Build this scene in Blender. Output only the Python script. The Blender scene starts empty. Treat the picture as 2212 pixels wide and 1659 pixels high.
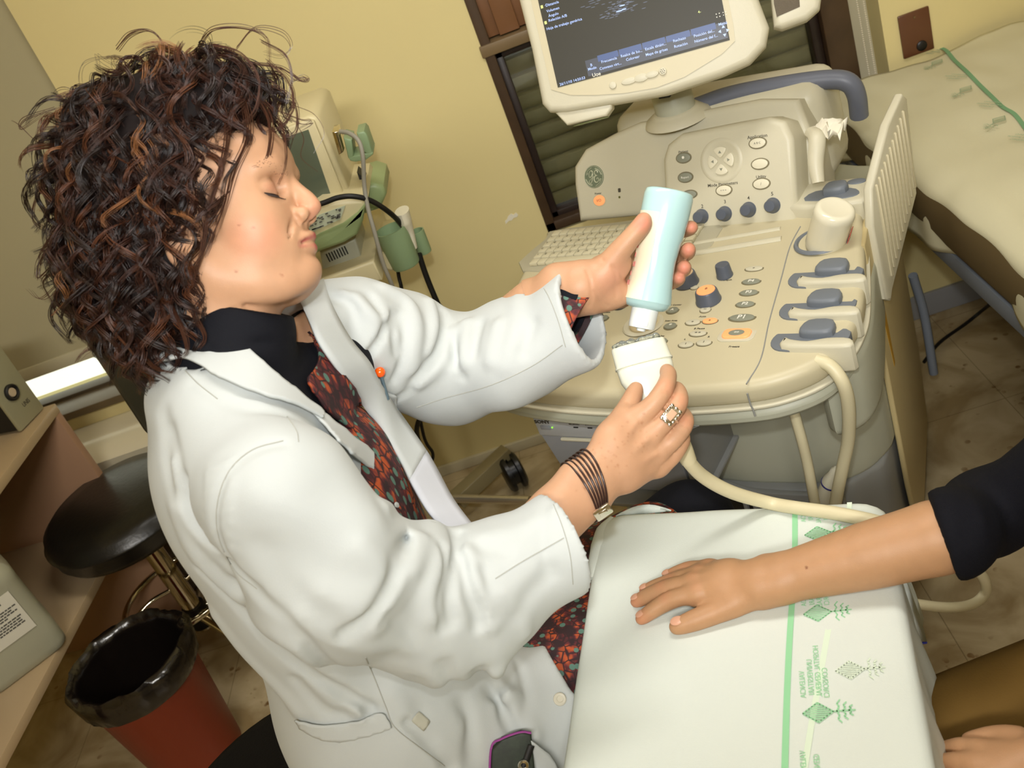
import bpy, bmesh, math, random
import numpy as np
from mathutils import Vector, Matrix, noise as mnoise
random.seed(7); RNG = np.random.default_rng(7)
S = bpy.context.scene; COL = S.collection
PI = math.pi

# ------------------------------------------------------------------ camera, sky, lights, exposure
F_PX, CX, CY, CAM_H, YAW = 2200.0, 1106.0, 829.5, 1.62, 8.0
_n = np.array([2600 - CX, -(4400 - CY), -F_PX]); _up = -_n / np.linalg.norm(_n)       # world up in camera axes
_f = np.array([0, 0, -1.0]); _fh = _f - _f.dot(_up) * _up; _fh /= np.linalg.norm(_fh)
_rt = np.cross(_fh, _up); _y = math.radians(YAW)
CW = (np.outer([math.cos(_y), math.sin(_y), 0], _rt) + np.outer([-math.sin(_y), math.cos(_y), 0], _fh) + np.outer([0, 0, 1], _up))
EYE = np.array([0, 0, CAM_H])
cam = bpy.data.cameras.new('camera'); cam.sensor_width = 36; cam.sensor_fit = 'HORIZONTAL'
cam.lens = 36 * F_PX / 2212; cam.clip_start = 0.05; cam.clip_end = 30
cam.dof.use_dof = True; cam.dof.focus_distance = 1.45; cam.dof.aperture_fstop = 9.0
co = bpy.data.objects.new('camera', cam); COL.objects.link(co)
co.matrix_world = Matrix.Translation((0, 0, CAM_H)) @ Matrix(CW.tolist()).to_4x4()
S.camera = co
S.view_settings.view_transform = 'Standard'; S.view_settings.look = 'None'
S.view_settings.gamma = 1; S.view_settings.use_curve_mapping = False
S.view_settings.exposure = -0.25
w = bpy.data.worlds.new('world'); S.world = w; w.use_nodes = True
w.node_tree.nodes['Background'].inputs[0].default_value = (0.8, 0.9, 1.0, 1)
w.node_tree.nodes['Background'].inputs[1].default_value = 0.6

def lamp(name, kind, loc, energy, color=(1, 1, 1), size=0.1, look=None, sy=None):
    l = bpy.data.lights.new(name, kind); l.energy = energy; l.color = color
    if kind == 'AREA':
        l.size = size
        if sy: l.shape = 'RECTANGLE'; l.size_y = sy
    elif kind != 'SUN': l.shadow_soft_size = size
    o = bpy.data.objects.new(name, l); COL.objects.link(o); o.location = loc
    if look is not None:
        o.rotation_euler = (Vector(look) - Vector(loc)).to_track_quat('-Z', 'Y').to_euler()
    return o

def ray(px, py): return CW @ np.array([(px - CX) / F_PX, -(py - CY) / F_PX, -1.0])
def dp(px, py, d): return EYE + ray(px, py) * d                       # point seen there, d metres along the lens axis
def at(px, py, z): r = ray(px, py); return EYE + r * ((z - CAM_H) / r[2])   # point seen there, at height z
def hit(px, py, p0, n):
    r = ray(px, py); return EYE + r * (np.dot(np.array(p0) - EYE, n) / np.dot(r, n))
# the photographer's flash, mounted above the lens on the tilted camera
fl = EYE + CW @ np.array([-0.03, 0.12, 0.02])
FLASH = lamp('camera_flash', 'SPOT', fl.tolist(), 46.0, (0.95, 0.98, 1.0), 0.022, dp(1250, 480, 1.6).tolist())
FLASH.data.spot_size = math.radians(68); FLASH.data.spot_blend = 1.0
# two ceiling luminaires
lamp('ceiling_luminaire', 'AREA', (0.2, 1.2, 2.55), 22, (1.0, 0.96, 0.90), 1.2, (0.2, 1.2, 0), 0.3)
lamp('ceiling_luminaire', 'AREA', (-0.2, -1.3, 2.50), 60, (1.0, 0.97, 0.92), 1.2, (0.1, 2.0, 0.6), 0.3)

# ------------------------------------------------------------------ materials
def rgb(r, g, b):   # sRGB 0-255 to linear
    f = lambda c: (c / 12.92 if c <= 0.04045 else ((c + 0.055) / 1.055) ** 2.4)
    return (f(r / 255), f(g / 255), f(b / 255), 1.0)
MATS = {}
def mat(name, col, rough=0.5, metal=0.0, spec=0.5, bump=0.0, bscale=200, var=0.0, vscale=8, emit=None, es=1.0, coat=0.0, trans=0.0, sss=0.0, attr=None, alpha=1.0, sheen=0.0):
    if name in MATS: return MATS[name]
    m = bpy.data.materials.new(name); m.use_nodes = True; nt = m.node_tree; N = nt.nodes; L = nt.links
    b = N['Principled BSDF']; b.inputs['Base Color'].default_value = col
    b.inputs['Roughness'].default_value = rough; b.inputs['Metallic'].default_value = metal
    b.inputs['Specular IOR Level'].default_value = spec; b.inputs['Coat Weight'].default_value = coat
    b.inputs['Transmission Weight'].default_value = trans
    b.inputs['Alpha'].default_value = alpha
    if sheen: b.inputs['Sheen Weight'].default_value = sheen
    if sss:
        b.inputs['Subsurface Weight'].default_value = sss; b.inputs['Subsurface Radius'].default_value = (0.012, 0.005, 0.003); b.inputs['Subsurface Scale'].default_value = 0.4
    tc = N.new('ShaderNodeTexCoord')
    if attr:
        a = N.new('ShaderNodeAttribute'); a.attribute_name = attr; L.new(a.outputs['Color'], b.inputs['Base Color'])
    if var:
        n = N.new('ShaderNodeTexNoise'); n.inputs['Scale'].default_value = vscale; n.inputs['Detail'].default_value = 5
        L.new(tc.outputs['Object'], n.inputs['Vector'])
        mx = N.new('ShaderNodeMix'); mx.data_type = 'RGBA'; mx.blend_type = 'MULTIPLY'; mx.inputs['Factor'].default_value = 1
        cr = N.new('ShaderNodeValToRGB'); cr.color_ramp.elements[0].position = 0.3; cr.color_ramp.elements[1].position = 0.7
        cr.color_ramp.elements[0].color = (1 - var, 1 - var, 1 - var, 1); cr.color_ramp.elements[1].color = (1, 1, 1, 1)
        L.new(n.outputs['Fac'], cr.inputs['Fac']); L.new(cr.outputs['Color'], mx.inputs['B'])
        if attr: L.new(a.outputs['Color'], mx.inputs['A'])
        else: mx.inputs['A'].default_value = col
        L.new(mx.outputs['Result'], b.inputs['Base Color'])
    if bump:
        n2 = N.new('ShaderNodeTexNoise'); n2.inputs['Scale'].default_value = bscale; n2.inputs['Detail'].default_value = 4
        L.new(tc.outputs['Object'], n2.inputs['Vector'])
        bp = N.new('ShaderNodeBump'); bp.inputs['Strength'].default_value = bump; bp.inputs['Distance'].default_value = 0.002
        L.new(n2.outputs['Fac'], bp.inputs['Height']); L.new(bp.outputs['Normal'], b.inputs['Normal'])
    if emit:
        b.inputs['Emission Color'].default_value = emit; b.inputs['Emission Strength'].default_value = es
    MATS[name] = m; return m

# ------------------------------------------------------------------ object helpers
def tag(o, label=None, cat=None, group=None, kind=None):
    if label: o['label'] = label
    if cat: o['category'] = cat
    if group: o['group'] = group
    if kind: o['kind'] = kind
    return o
def thing(name, label, cat, M=None, group=None):
    o = bpy.data.objects.new(name, None); COL.objects.link(o); o.empty_display_size = 0.05
    if M is not None: o.matrix_world = M
    return tag(o, label, cat, group)
def link(name, me, m=None, parent=None):
    o = bpy.data.objects.new(name, me); COL.objects.link(o)
    if m: me.materials.append(m)
    if parent: o.parent = parent
    return o
def spline(pts, per=6, closed=False):
    P = [np.array(p, float) for p in pts]; n = len(P); out = []
    if n < 3: return P
    R = range(n if closed else n - 1)
    for i in R:
        p1, p2 = P[i], P[(i + 1) % n]
        p0 = P[i - 1] if (i > 0 or closed) else 2 * p1 - p2
        p3 = P[(i + 2) % n] if (i + 2 < n or closed) else 2 * p2 - p1
        for k in range(per):
            t = k / per
            out.append(0.5 * ((2 * p1) + (-p0 + p2) * t + (2 * p0 - 5 * p1 + 4 * p2 - p3) * t * t + (-p0 + 3 * p1 - 3 * p2 + p3) * t ** 3))
    if not closed: out.append(P[-1])
    return out
def frame(x, y=None, o=(0, 0, 0), z=None):   # matrix with given local x (and y or z) axes
    x = Vector(x).normalized()
    if z is not None:
        z = Vector(z); z = (z - z.dot(x) * x).normalized(); y = z.cross(x)
    else:
        y = Vector(y); y = (y - y.dot(x) * x).normalized(); z = x.cross(y)
    return Matrix.Translation(Vector(o)) @ Matrix((x, y, z)).transposed().to_4x4()
class B:
    def __init__(s): s.bm = bmesh.new()
    def _t(s, vs, M):
        if M is not None: bmesh.ops.transform(s.bm, matrix=M, verts=vs)
        return s
    def box(s, c, size, bev=0.0, M=None, seg=2):
        r = bmesh.ops.create_cube(s.bm, size=1.0); vs = r['verts']
        for v in vs: v.co = Vector((v.co.x * size[0] + c[0], v.co.y * size[1] + c[1], v.co.z * size[2] + c[2]))
        if bev:
            es = list({e for v in vs for e in v.link_edges})
            q = bmesh.ops.bevel(s.bm, geom=es, offset=bev, segments=seg, affect='EDGES', profile=0.5)
            vs = list({v for f in q['faces'] for v in f.verts} | {v for v in vs if v.is_valid})
        return s._t(vs, M)
    def prism(s, poly, z0, z1, bev=0.0, M=None, seg=3, fz=None, bot=True):
        """2D outline extruded from z0 to z1, rim rounded; fz(x,y) adds a height"""
        n = len(poly); c = np.mean(np.array(poly), axis=0); rings = []
        A = np.array(poly, float)
        def inset(d):
            out = []
            for i in range(n):
                a, b, cc = A[i - 1], A[i], A[(i + 1) % n]
                e1 = b - a; e2 = cc - b; e1 = e1 / (np.linalg.norm(e1) + 1e-9); e2 = e2 / (np.linalg.norm(e2) + 1e-9)
                n1 = np.array([-e1[1], e1[0]]); n2 = np.array([-e2[1], e2[0]]); m = n1 + n2; m = m / max(np.dot(m, n1), 0.4) / 1.0
                out.append(b + m * d)
            return out
        area = sum(A[i - 1][0] * A[i][1] - A[i][0] * A[i - 1][1] for i in range(n))
        sg = 1 if area > 0 else -1
        lv = []
        if bev:
            if bot:
                for k in range(seg + 1): a = PI / 2 * k / seg; lv.append((bev * (1 - math.sin(a)), z0 + bev * (1 - math.cos(a))))
            else: lv.append((0, z0))
            for k in range(seg + 1): a = PI / 2 * k / seg; lv.append((bev * (1 - math.cos(a)), z1 - bev * (1 - math.sin(a))))
        else: lv = [(0, z0), (0, z1)]
        allv = []
        for d, z in lv:
            P = inset(sg * d) if d else list(A)
            ring = [s.bm.verts.new((p[0], p[1], z + (fz(p[0], p[1]) if fz else 0))) for p in P]; rings.append(ring); allv += ring
        for a, b in zip(rings, rings[1:]):
            for i in range(n):
                q = [a[i - 1], a[i], b[i], b[i - 1]]
                s.bm.faces.new(q if sg > 0 else q[::-1])
        s.bm.faces.new(rings[-1] if sg > 0 else rings[-1][::-1]); s.bm.faces.new(rings[0][::-1] if sg > 0 else rings[0])
        return s._t(allv, M)
    def tube(s, pts, r, n=10, per=6, closed=False, cap=True, sm=True, flat=1.0):
        P = spline(pts, per, closed) if sm else [np.array(p, float) for p in pts]
        m = len(P)
        if callable(r): rs = [r(i / (m - 1)) for i in range(m)]
        elif isinstance(r, (list, tuple)): rs = list(np.interp(np.linspace(0, len(r) - 1, m), range(len(r)), r))
        else: rs = [r] * m
        rings = []; nrm = None
        for i in range(m):
            a = P[i - 1] if (i > 0 or closed) else P[i]; b = P[(i + 1) % m] if (i < m - 1 or closed) else P[i]
            t = b - a; t = t / (np.linalg.norm(t) + 1e-12)
            if nrm is None:
                h = np.array([0, 0, 1.0]) if abs(t[2]) < 0.9 else np.array([1.0, 0, 0]); nrm = np.cross(t, h)
            nrm = nrm - np.dot(nrm, t) * t; nrm = nrm / np.linalg.norm(nrm); bi = np.cross(t, nrm)
            rings.append([s.bm.verts.new(P[i] + rs[i] * (math.cos(2 * PI * k / n) * nrm + flat * math.sin(2 * PI * k / n) * bi)) for k in range(n)])
        pr = list(zip(rings, rings[1:])) + ([(rings[-1], rings[0])] if closed else [])
        for a, b in pr:
            for k in range(n): s.bm.faces.new((a[k], a[(k + 1) % n], b[(k + 1) % n], b[k]))
        if cap and not closed: s.bm.faces.new(rings[0][::-1]); s.bm.faces.new(rings[-1])
        return s
    def lathe(s, prof, M=None, n=32, sx=1.0, sy=1.0):
        rings = []; allv = []
        for r, z in prof:
            if r <= 1e-6: ring = [s.bm.verts.new((0, 0, z))]
            else: ring = [s.bm.verts.new((r * sx * math.cos(2 * PI * k / n), r * sy * math.sin(2 * PI * k / n), z)) for k in range(n)]
            rings.append(ring); allv += ring
        for a, b in zip(rings, rings[1:]):
            for k in range(n):
                q = [a[k % len(a)], a[(k + 1) % len(a)], b[(k + 1) % len(b)], b[k % len(b)]]
                u = []
                for v in q:
                    if v not in u: u.append(v)
                if len(u) > 2: s.bm.faces.new(u)
        return s._t(allv, M)
    def ell(s, c, r, M=None, n=20):
        q = bmesh.ops.create_uvsphere(s.bm, u_segments=n, v_segments=n // 2 + 2, radius=1.0); vs = q['verts']
        for v in vs: v.co = Vector((v.co.x * r[0] + c[0], v.co.y * r[1] + c[1], v.co.z * r[2] + c[2]))
        return s._t(vs, M)
    def poly(s, pts, M=None):
        vs = [s.bm.verts.new(tuple(p)) for p in pts]; s.bm.faces.new(vs); return s._t(vs, M)
    def sheet(s, grid, thick=0.0):
        g = [[s.bm.verts.new(tuple(p)) for p in row] for row in grid]
        for i in range(len(g) - 1):
            for j in range(len(g[0]) - 1): s.bm.faces.new((g[i][j], g[i][j + 1], g[i + 1][j + 1], g[i + 1][j]))
        return s
    def done(s, name, m=None, parent=None, sharp=38, smooth=True):
        bm = s.bm; bmesh.ops.recalc_face_normals(bm, faces=bm.faces)
        if smooth:
            for f in bm.faces: f.smooth = True
            ca = math.radians(sharp)
            for e in bm.edges:
                if len(e.link_faces) == 2 and e.calc_face_angle(0) > ca: e.smooth = False
        me = bpy.data.meshes.new(name); bm.to_mesh(me); bm.free()
        return link(name, me, m, parent)
def text(name, body, size, M, m, parent=None, ext=0.0003, flip=False, align='CENTER', sx=1.0, bold=0.0):
    cu = bpy.data.curves.new(name, 'FONT'); cu.body = body; cu.size = size; cu.align_x = align; cu.align_y = 'CENTER'; cu.extrude = ext; cu.offset = bold
    cu.resolution_u = 3
    o = bpy.data.objects.new(name, cu); COL.objects.link(o)
    me = bpy.data.meshes.new_from_object(o); bpy.data.objects.remove(o)
    me.name = name
    me.transform(M @ Matrix.Diagonal((-sx if flip else sx, 1, 1, 1)))
    return link(name, me, m, parent)
def join_meshes(objs):   # several temporary mesh objects into the first one, in parent space
    bm = bmesh.new()
    for o in objs: bm.from_mesh(o.data)
    bm.to_mesh(objs[0].data); bm.free()
    for o in objs[1:]: bpy.data.objects.remove(o)
    return objs[0]
def copy_tree(o, parent=None):
    c = o.copy(); COL.objects.link(c); c.parent = parent
    for ch in list(o.children): copy_tree(ch, c)
    return c
def ellipse(cx, cy, rx, ry, n=20, a0=0): return [(cx + rx * math.cos(2 * PI * k / n + a0), cy + ry * math.sin(2 * PI * k / n + a0)) for k in range(n)]
def rrect(x0, y0, x1, y1, r, n=5):
    out = []
    for cx, cy, a in ((x1 - r, y1 - r, 0), (x0 + r, y1 - r, PI / 2), (x0 + r, y0 + r, PI), (x1 - r, y0 + r, 1.5 * PI)):
        for k in range(n + 1): out.append((cx + r * math.cos(a + PI / 2 * k / n), cy + r * math.sin(a + PI / 2 * k / n)))
    return out
# ------------------------------------------------------------------ the room
WY = 2.45; WX = 0.965; XL = -2.5; ZC = 2.6; YF = -2.4
m_wall = mat('cream_paint', rgb(224, 208, 150), 0.75, spec=0.25, bump=0.12, bscale=60, var=0.04, vscale=2)
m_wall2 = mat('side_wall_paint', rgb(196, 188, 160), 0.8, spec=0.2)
m_ceil = mat('ceiling_paint', rgb(225, 220, 205), 0.9)
def floor_mat():
    m = bpy.data.materials.new('terrazzo'); m.use_nodes = True; nt = m.node_tree; N = nt.nodes; L = nt.links
    b = N['Principled BSDF']; b.inputs['Roughness'].default_value = 0.38
    tc = N.new('ShaderNodeTexCoord')
    n1 = N.new('ShaderNodeTexNoise'); n1.inputs['Scale'].default_value = 5; n1.inputs['Detail'].default_value = 7; n1.inputs['Distortion'].default_value = 1.2
    cr = N.new('ShaderNodeValToRGB'); e = cr.color_ramp.elements; e[0].position = 0.35; e[0].color = rgb(150, 128, 88); e[1].position = 0.62; e[1].color = rgb(196, 178, 140)
    n2 = N.new('ShaderNodeTexVoronoi'); n2.inputs['Scale'].default_value = 46; n2.feature = 'F1'; n2.inputs['Randomness'].default_value = 1
    n3 = N.new('ShaderNodeTexNoise'); n3.inputs['Scale'].default_value = 14; n3.inputs['Detail'].default_value = 2
    cc = N.new('ShaderNodeValToRGB'); cc.color_ramp.elements[0].position = 0.58; cc.color_ramp.elements[1].position = 0.7
    c2 = N.new('ShaderNodeValToRGB'); c2.color_ramp.elements[0].position = 0.28; c2.color_ramp.elements[0].color = (1, 1, 1, 1); c2.color_ramp.elements[1].position = 0.34; c2.color_ramp.elements[1].color = (0, 0, 0, 1)
    mul = N.new('ShaderNodeMath'); mul.operation = 'MULTIPLY'
    mx = N.new('ShaderNodeMix'); mx.data_type = 'RGBA'; mx.inputs['B'].default_value = rgb(122, 92, 52)
    for a in (n1, n2, n3): L.new(tc.outputs['Object'], a.inputs['Vector'])
    L.new(n1.outputs['Fac'], cr.inputs['Fac']); L.new(n3.outputs['Fac'], cc.inputs['Fac']); L.new(n2.outputs['Distance'], c2.inputs['Fac'])
    L.new(cc.outputs['Color'], mul.inputs[0]); L.new(c2.outputs['Color'], mul.inputs[1])
    L.new(mul.outputs[0], mx.inputs['Factor']); L.new(cr.outputs['Color'], mx.inputs['A'])
    br = N.new('ShaderNodeTexBrick'); br.inputs['Scale'].default_value = 1.0; br.offset = 0.0
    br.inputs['Brick Width'].default_value = 0.4; br.inputs['Row Height'].default_value = 0.4; br.inputs['Mortar Size'].default_value = 0.0012
    br.inputs['Color1'].default_value = (1, 1, 1, 1); br.inputs['Color2'].default_value = (0.95, 0.95, 0.95, 1); br.inputs['Mortar'].default_value = (0.62, 0.6, 0.55, 1)
    L.new(tc.outputs['Object'], br.inputs['Vector'])
    m2 = N.new('ShaderNodeMix'); m2.data_type = 'RGBA'; m2.blend_type = 'MULTIPLY'; m2.inputs['Factor'].default_value = 1
    L.new(mx.outputs['Result'], m2.inputs['A']); L.new(br.outputs['Color'], m2.inputs['B']); L.new(m2.outputs['Result'], b.inputs['Base Color'])
    return m
def struct(name, b, m, parent=None, sharp=38):
    o = b.done(name, m, parent, sharp)
    if parent is None: o['kind'] = 'structure'
    return o
struct('floor', B().box((-0.5, (WY + YF) / 2, -0.05), (4.6, WY - YF + 0.6, 0.1)), floor_mat())
struct('ceiling', B().box((-0.5, (WY + YF) / 2, ZC + 0.05), (4.6, WY - YF + 0.6, 0.1)), m_ceil)
WT = 0.24
def wall_with_holes(name, holes):
    b = B(); xs = sorted({XL - 0.2, 1.7} | {h[0] for h in holes} | {h[1] for h in holes})
    for x0, x1 in zip(xs, xs[1:]):
        hs = [h for h in holes if h[0] <= x0 + 1e-6 and h[1] >= x1 - 1e-6]
        segs = [(0, ZC)] if not hs else [(0, hs[0][2]), (hs[0][3], ZC)]
        for z0, z1 in segs: b.box(((x0 + x1) / 2, WY + WT / 2, (z0 + z1) / 2), (x1 - x0, WT, z1 - z0))
    return struct(name, b, m_wall)
W1 = (-0.105, 0.802, 0.600, 1.95); W2 = (-2.3, -1.065, 0.575, 2.1)
wall_with_holes('wall_back', [W1, W2])
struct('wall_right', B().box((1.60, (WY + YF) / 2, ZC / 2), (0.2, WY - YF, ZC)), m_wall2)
struct('wall_left', B().box((XL - 0.1, (WY + YF) / 2, ZC / 2), (0.2, WY - YF, ZC)), m_wall)
struct('wall_front', B().box((-0.45, YF - 0.1, ZC / 2), (4.5, 0.2, ZC)), m_wall)
# plaster chip missing from the paint
m_plaster = mat('bare_plaster', rgb(232, 226, 204), 0.9)
cp = hit(1107, 472, (0, WY, 0), np.array([0, 1.0, 0]))
bb = B(); pl = [(-.021, -.008), (-.010, -.002), (-.004, -.004), (.004, .001), (.012, .000), (.017, .004), (.014, .012), (.006, .009), (.001, .014), (-.008, .010), (-.014, .003), (-.020, .001)]
bb.prism(pl, 0, 0.0012, M=frame((1, 0, 0), z=(0, -1, 0), o=(cp[0], WY, cp[2])))
tag(bb.done('plaster_patch', m_plaster), 'small torn white patch where the cream paint has chipped off the wall', 'wall damage')
# skirting of the back wall and of the right wall
m_skirt = mat('skirting_pale', rgb(205, 196, 165), 0.5); m_skirt2 = mat('skirting_grey', rgb(150, 150, 150), 0.5)
struct('baseboard_back', B().box((-0.65, WY - 0.006, 0.016), (1.7, 0.012, 0.032), 0.003), m_skirt)
struct('trim_1', B().box((0.60, WY - 0.006, 0.035), (0.71, 0.012, 0.07), 0.003), m_skirt2)

# ---- window 1: dark frame, transom, rolling shutter outside the glass
m_dark = mat('dark_brown_metal', rgb(78, 58, 38), 0.45, var=0.35, vscale=14)
m_darker = mat('frame_black', rgb(40, 28, 22), 0.4)
m_wood = mat('reddish_brown_lacquer', rgb(128, 88, 56), 0.4, var=0.15, vscale=9)
m_shut = mat('shutter_slat', rgb(170, 158, 118), 0.5, var=0.08, vscale=5)
m_glass = mat('window_glass', (0.9, 0.95, 0.9, 1), 0.03, trans=1.0)
fx0, fx1, fz0 = -0.105, 0.736, 0.606
fr = B()
fr.box((fx0 + 0.012, WY + 0.03, 1.3), (0.024, 0.07, 1.4), 0.002)
fr.box(((fx0 + fx1) / 2, WY + 0.03, fz0 + 0.012), (fx1 - fx0, 0.07, 0.024), 0.002)
fr.box((0.700, WY + 0.03, 1.3), (0.066, 0.07, 1.4), 0.003)
win = struct('window_1', fr, m_dark)
struct('window_sash', B().box((fx0 + 0.032, WY + 0.045, 0.84), (0.018, 0.045, 0.46), 0.002).box((0.29, WY + 0.045, 1.064), (0.76, 0.045, 0.018), 0.002).box((0.29, WY + 0.045, 0.635), (0.76, 0.045, 0.02), 0.002).box((0.655, WY + 0.045, 0.84), (0.022, 0.045, 0.46), 0.002), m_darker, win)
struct('transom', B().box(((fx0 + fx1) / 2, WY + 0.028, 1.088), (fx1 - fx0 + 0.01, 0.075, 0.028), 0.003), mat('transom_bronze', rgb(120, 100, 70), 0.4), win)
struct('upper_panel', B().box((0.3, WY + 0.05, 1.17), (0.78, 0.03, 0.13), 0.002).box((-0.03, WY + 0.04, 1.27), (0.05, 0.05, 0.33), 0.003), m_wood, win)
struct('upper_frame', B().box((0.3, WY + 0.045, 1.235), (0.74, 0.045, 0.012), 0.002), m_darker, win)
struct('glass_pane', B().box((0.28, WY + 0.05, 0.85), (0.74, 0.004, 0.43)), m_glass, win)
sh = B(); zz = 0.60
while zz < 1.9:
    sh.prism([(0, 0), (0.010, 0.006), (0.012, 0.022), (0.008, 0.040), (0, 0.046), (-0.004, 0.046), (-0.004, 0)], -0.42, 0.36, M=Matrix.Translation((0.31, WY + 0.15, zz)) @ frame((0, -1, 0), z=(1, 0, 0)))
    zz += 0.047
struct('window_shutter', sh, m_shut, win, 50)
struct('trim_2', B().box((0.769, WY + 0.10, 1.28), (0.066, 0.02, 1.36)), m_wall2)
# ---- window 2: roller blind, daylight under it, dark sill
m_blind = mat('roller_blind', rgb(176, 168, 136), 0.32, spec=0.5)
m_day = mat('bright_daylight', rgb(240, 235, 215), 0.5, emit=(1.0, 0.95, 0.82, 1), es=1.6)
w2 = struct('window_2', B().box((-1.7, WY + 0.085, 0.588), (1.2, 0.05, 0.03), 0.003).box((-1.7, WY + 0.085, 2.07), (1.2, 0.05, 0.05), 0.003).box((-1.085, WY + 0.085, 1.3), (0.03, 0.05, 1.4), 0.003), mat('dark_sill', rgb(70, 58, 40), 0.4))
struct('sill_track', B().box((-1.68, WY + 0.015, 0.583), (1.21, 0.10, 0.022), 0.003), mat('bronze_sill', rgb(95, 80, 55), 0.35), w2)
struct('daylight_pane', B().box((-1.7, WY + 0.14, 1.3), (1.2, 0.004, 1.4)), m_day, w2)
struct('glass_pane', B().box((-1.7, WY + 0.10, 1.3), (1.2, 0.004, 1.4)), m_glass, w2)
bl = thing('roller_blind', 'plain olive-grey roller blind lowered almost to the sill in the left window', 'blind', Matrix.Translation((-1.667, WY + 0.02, 0.7)))
B().box((0, 0, 0.68), (1.20, 0.002, 1.32)).done('blind_fabric', m_blind, bl)
B().box((0, 0, 0.018), (1.20, 0.012, 0.036), 0.004).done('bottom_bar', mat('blind_bar', rgb(188, 180, 150), 0.35), bl)
# low boxed duct under window 2
struct('trim_3', B().box((-1.75, WY - 0.09, 0.235), (1.30, 0.18, 0.47), 0.004), mat('low_wall_paint', rgb(140, 122, 98), 0.7))
struct('trim_4', B().prism([(0, 0), (0.19, 0), (0.195, 0.03), (0.17, 0.05), (0, 0.055)], -0.65, 0.65, 0, M=Matrix.Translation((-1.75, WY - 0.0, 0.470)) @ frame((0, -1, 0), z=(-1, 0, 0))), mat('glossy_cover', rgb(215, 205, 175), 0.18, spec=0.7))
# blind cord (ball chain) beside window 1
m_bead = mat('bead_white', rgb(225, 215, 190), 0.35)
ch = B()
for xo, ph in ((0.7625, 0), (0.7775, 0.002)):
    z = 0.62 + ph
    while z < 1.3: ch.ell((xo, WY + 0.028, z), (0.0021, 0.0021, 0.0021), n=6); z += 0.0052
tag(ch.done('ball_chain', m_bead), 'double white beaded pull cord hanging beside the dark window frame', 'blind cord')
# brown wall plate
m_plate = mat('brown_bakelite', rgb(96, 58, 34), 0.3, spec=0.6)
wp = thing('wall_plate', 'dark brown square socket plate on the wall above the made bed', 'wall plate', Matrix.Translation((0.875, WY, 0.772)))
B().box((0, -0.004, 0), (0.074, 0.008, 0.104), 0.003).done('plate', m_plate, wp)
B().lathe([(0.0, 0.002), (0.009, 0.002), (0.012, 0), (0.013, -0.004)], frame((1, 0, 0), z=(0, -1, 0), o=(0.008, -0.010, -0.034))).done('socket_hole', mat('socket_black', rgb(18, 14, 12), 0.4), wp)
for z in (0.038,): B().lathe([(0.0, 0.0012), (0.0025, 0.001), (0.003, 0)], frame((1, 0, 0), z=(0, -1, 0), o=(0, -0.008, z)), 12).done('screw', mat('screw_steel', rgb(150, 130, 105), 0.3, 1), wp)

# ------------------------------------------------------------------ desk at the left with its open shelf
m_lam = mat('pink_laminate', rgb(164, 128, 100), 0.4, spec=0.4, var=0.06, vscale=3)
m_lamtop = mat('cream_laminate', rgb(186, 162, 126), 0.35, spec=0.4)
DX, DY1 = -1.354, 2.168
# far right corner of the upper board, seen at (105,875)
dk = thing('desk', 'pinkish laminate desk with an open shelf under its top at the far left', 'desk', Matrix.Translation((DX, DY1, 0)) @ Matrix.Rotation(math.radians(-5), 4, 'Z'))
zt = 0.735
B().box((-0.24, -0.55, zt - 0.012), (0.48, 1.10, 0.024), 0.002).done('desk_top', m_lamtop, dk)
B().box((-0.24, -0.55, 0.38 - 0.012), (0.478, 1.06, 0.024), 0.002).done('shelf', m_lamtop, dk)
B().box((-0.24, -0.012, (zt - 0.024) / 2), (0.476, 0.024, zt - 0.024), 0.001).done('side_panel', m_lam, dk)
B().box((-0.24, -1.085, (zt - 0.024) / 2), (0.476, 0.024, zt - 0.024), 0.001).done('side_panel', m_lam, dk)
B().box((-0.470, -0.55, 0.6), (0.012, 1.06, 0.3), 0.001).done('back_panel', m_lam, dk)
# grey equipment box standing on the desk
m_eq = mat('grey_green_enamel', rgb(150, 146, 116), 0.38); m_blk = mat('matt_black', rgb(16, 14, 12), 0.5)
eA, eB = at(94, 884, zt), at(46, 934, zt); eL = float(np.linalg.norm(eA - eB))
eq = thing('computer_speaker', 'grey desktop speaker box with a ringed knob at the upper left edge', 'speaker', frame(eA - eB, z=(0, 0, 1), o=eB))
# local x runs along the front from near to far, local y into the desk, z up
ex_ = -1.0 if False else 1.0
B().box((eL / 2, 0.075, 0.105), (eL, 0.14, 0.20), 0.006).done('cabinet', m_blk, eq)
B().box((eL / 2, 0.001, 0.108), (eL + 0.004, 0.012, 0.212), 0.005).done('front_panel', m_eq, eq)
EFr = lambda x, z: frame((1, 0, 0), z=(0, -1, 0), o=(x, -0.0052, z))
kx_, kz_ = eL * 0.42, 0.088
B().lathe([(0.020, 0), (0.020, 0.006), (0.017, 0.008), (0.013, 0.006), (0.012, 0.003)], EFr(kx_, kz_)).done('knob_ring', m_blk, eq)
B().lathe([(0.0, 0.006), (0.010, 0.006), (0.012, 0.002)], EFr(kx_, kz_)).done('knob', mat('knob_beige', rgb(190, 170, 140), 0.4), eq)
text('lettering', 'UNIS', 0.016, frame((1, 0, 0), z=(0, -1, 0), o=(eL * 0.62, -0.0054, 0.045)), mat('ink_brown', rgb(70, 62, 48), 0.6), eq, sx=0.7)
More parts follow.
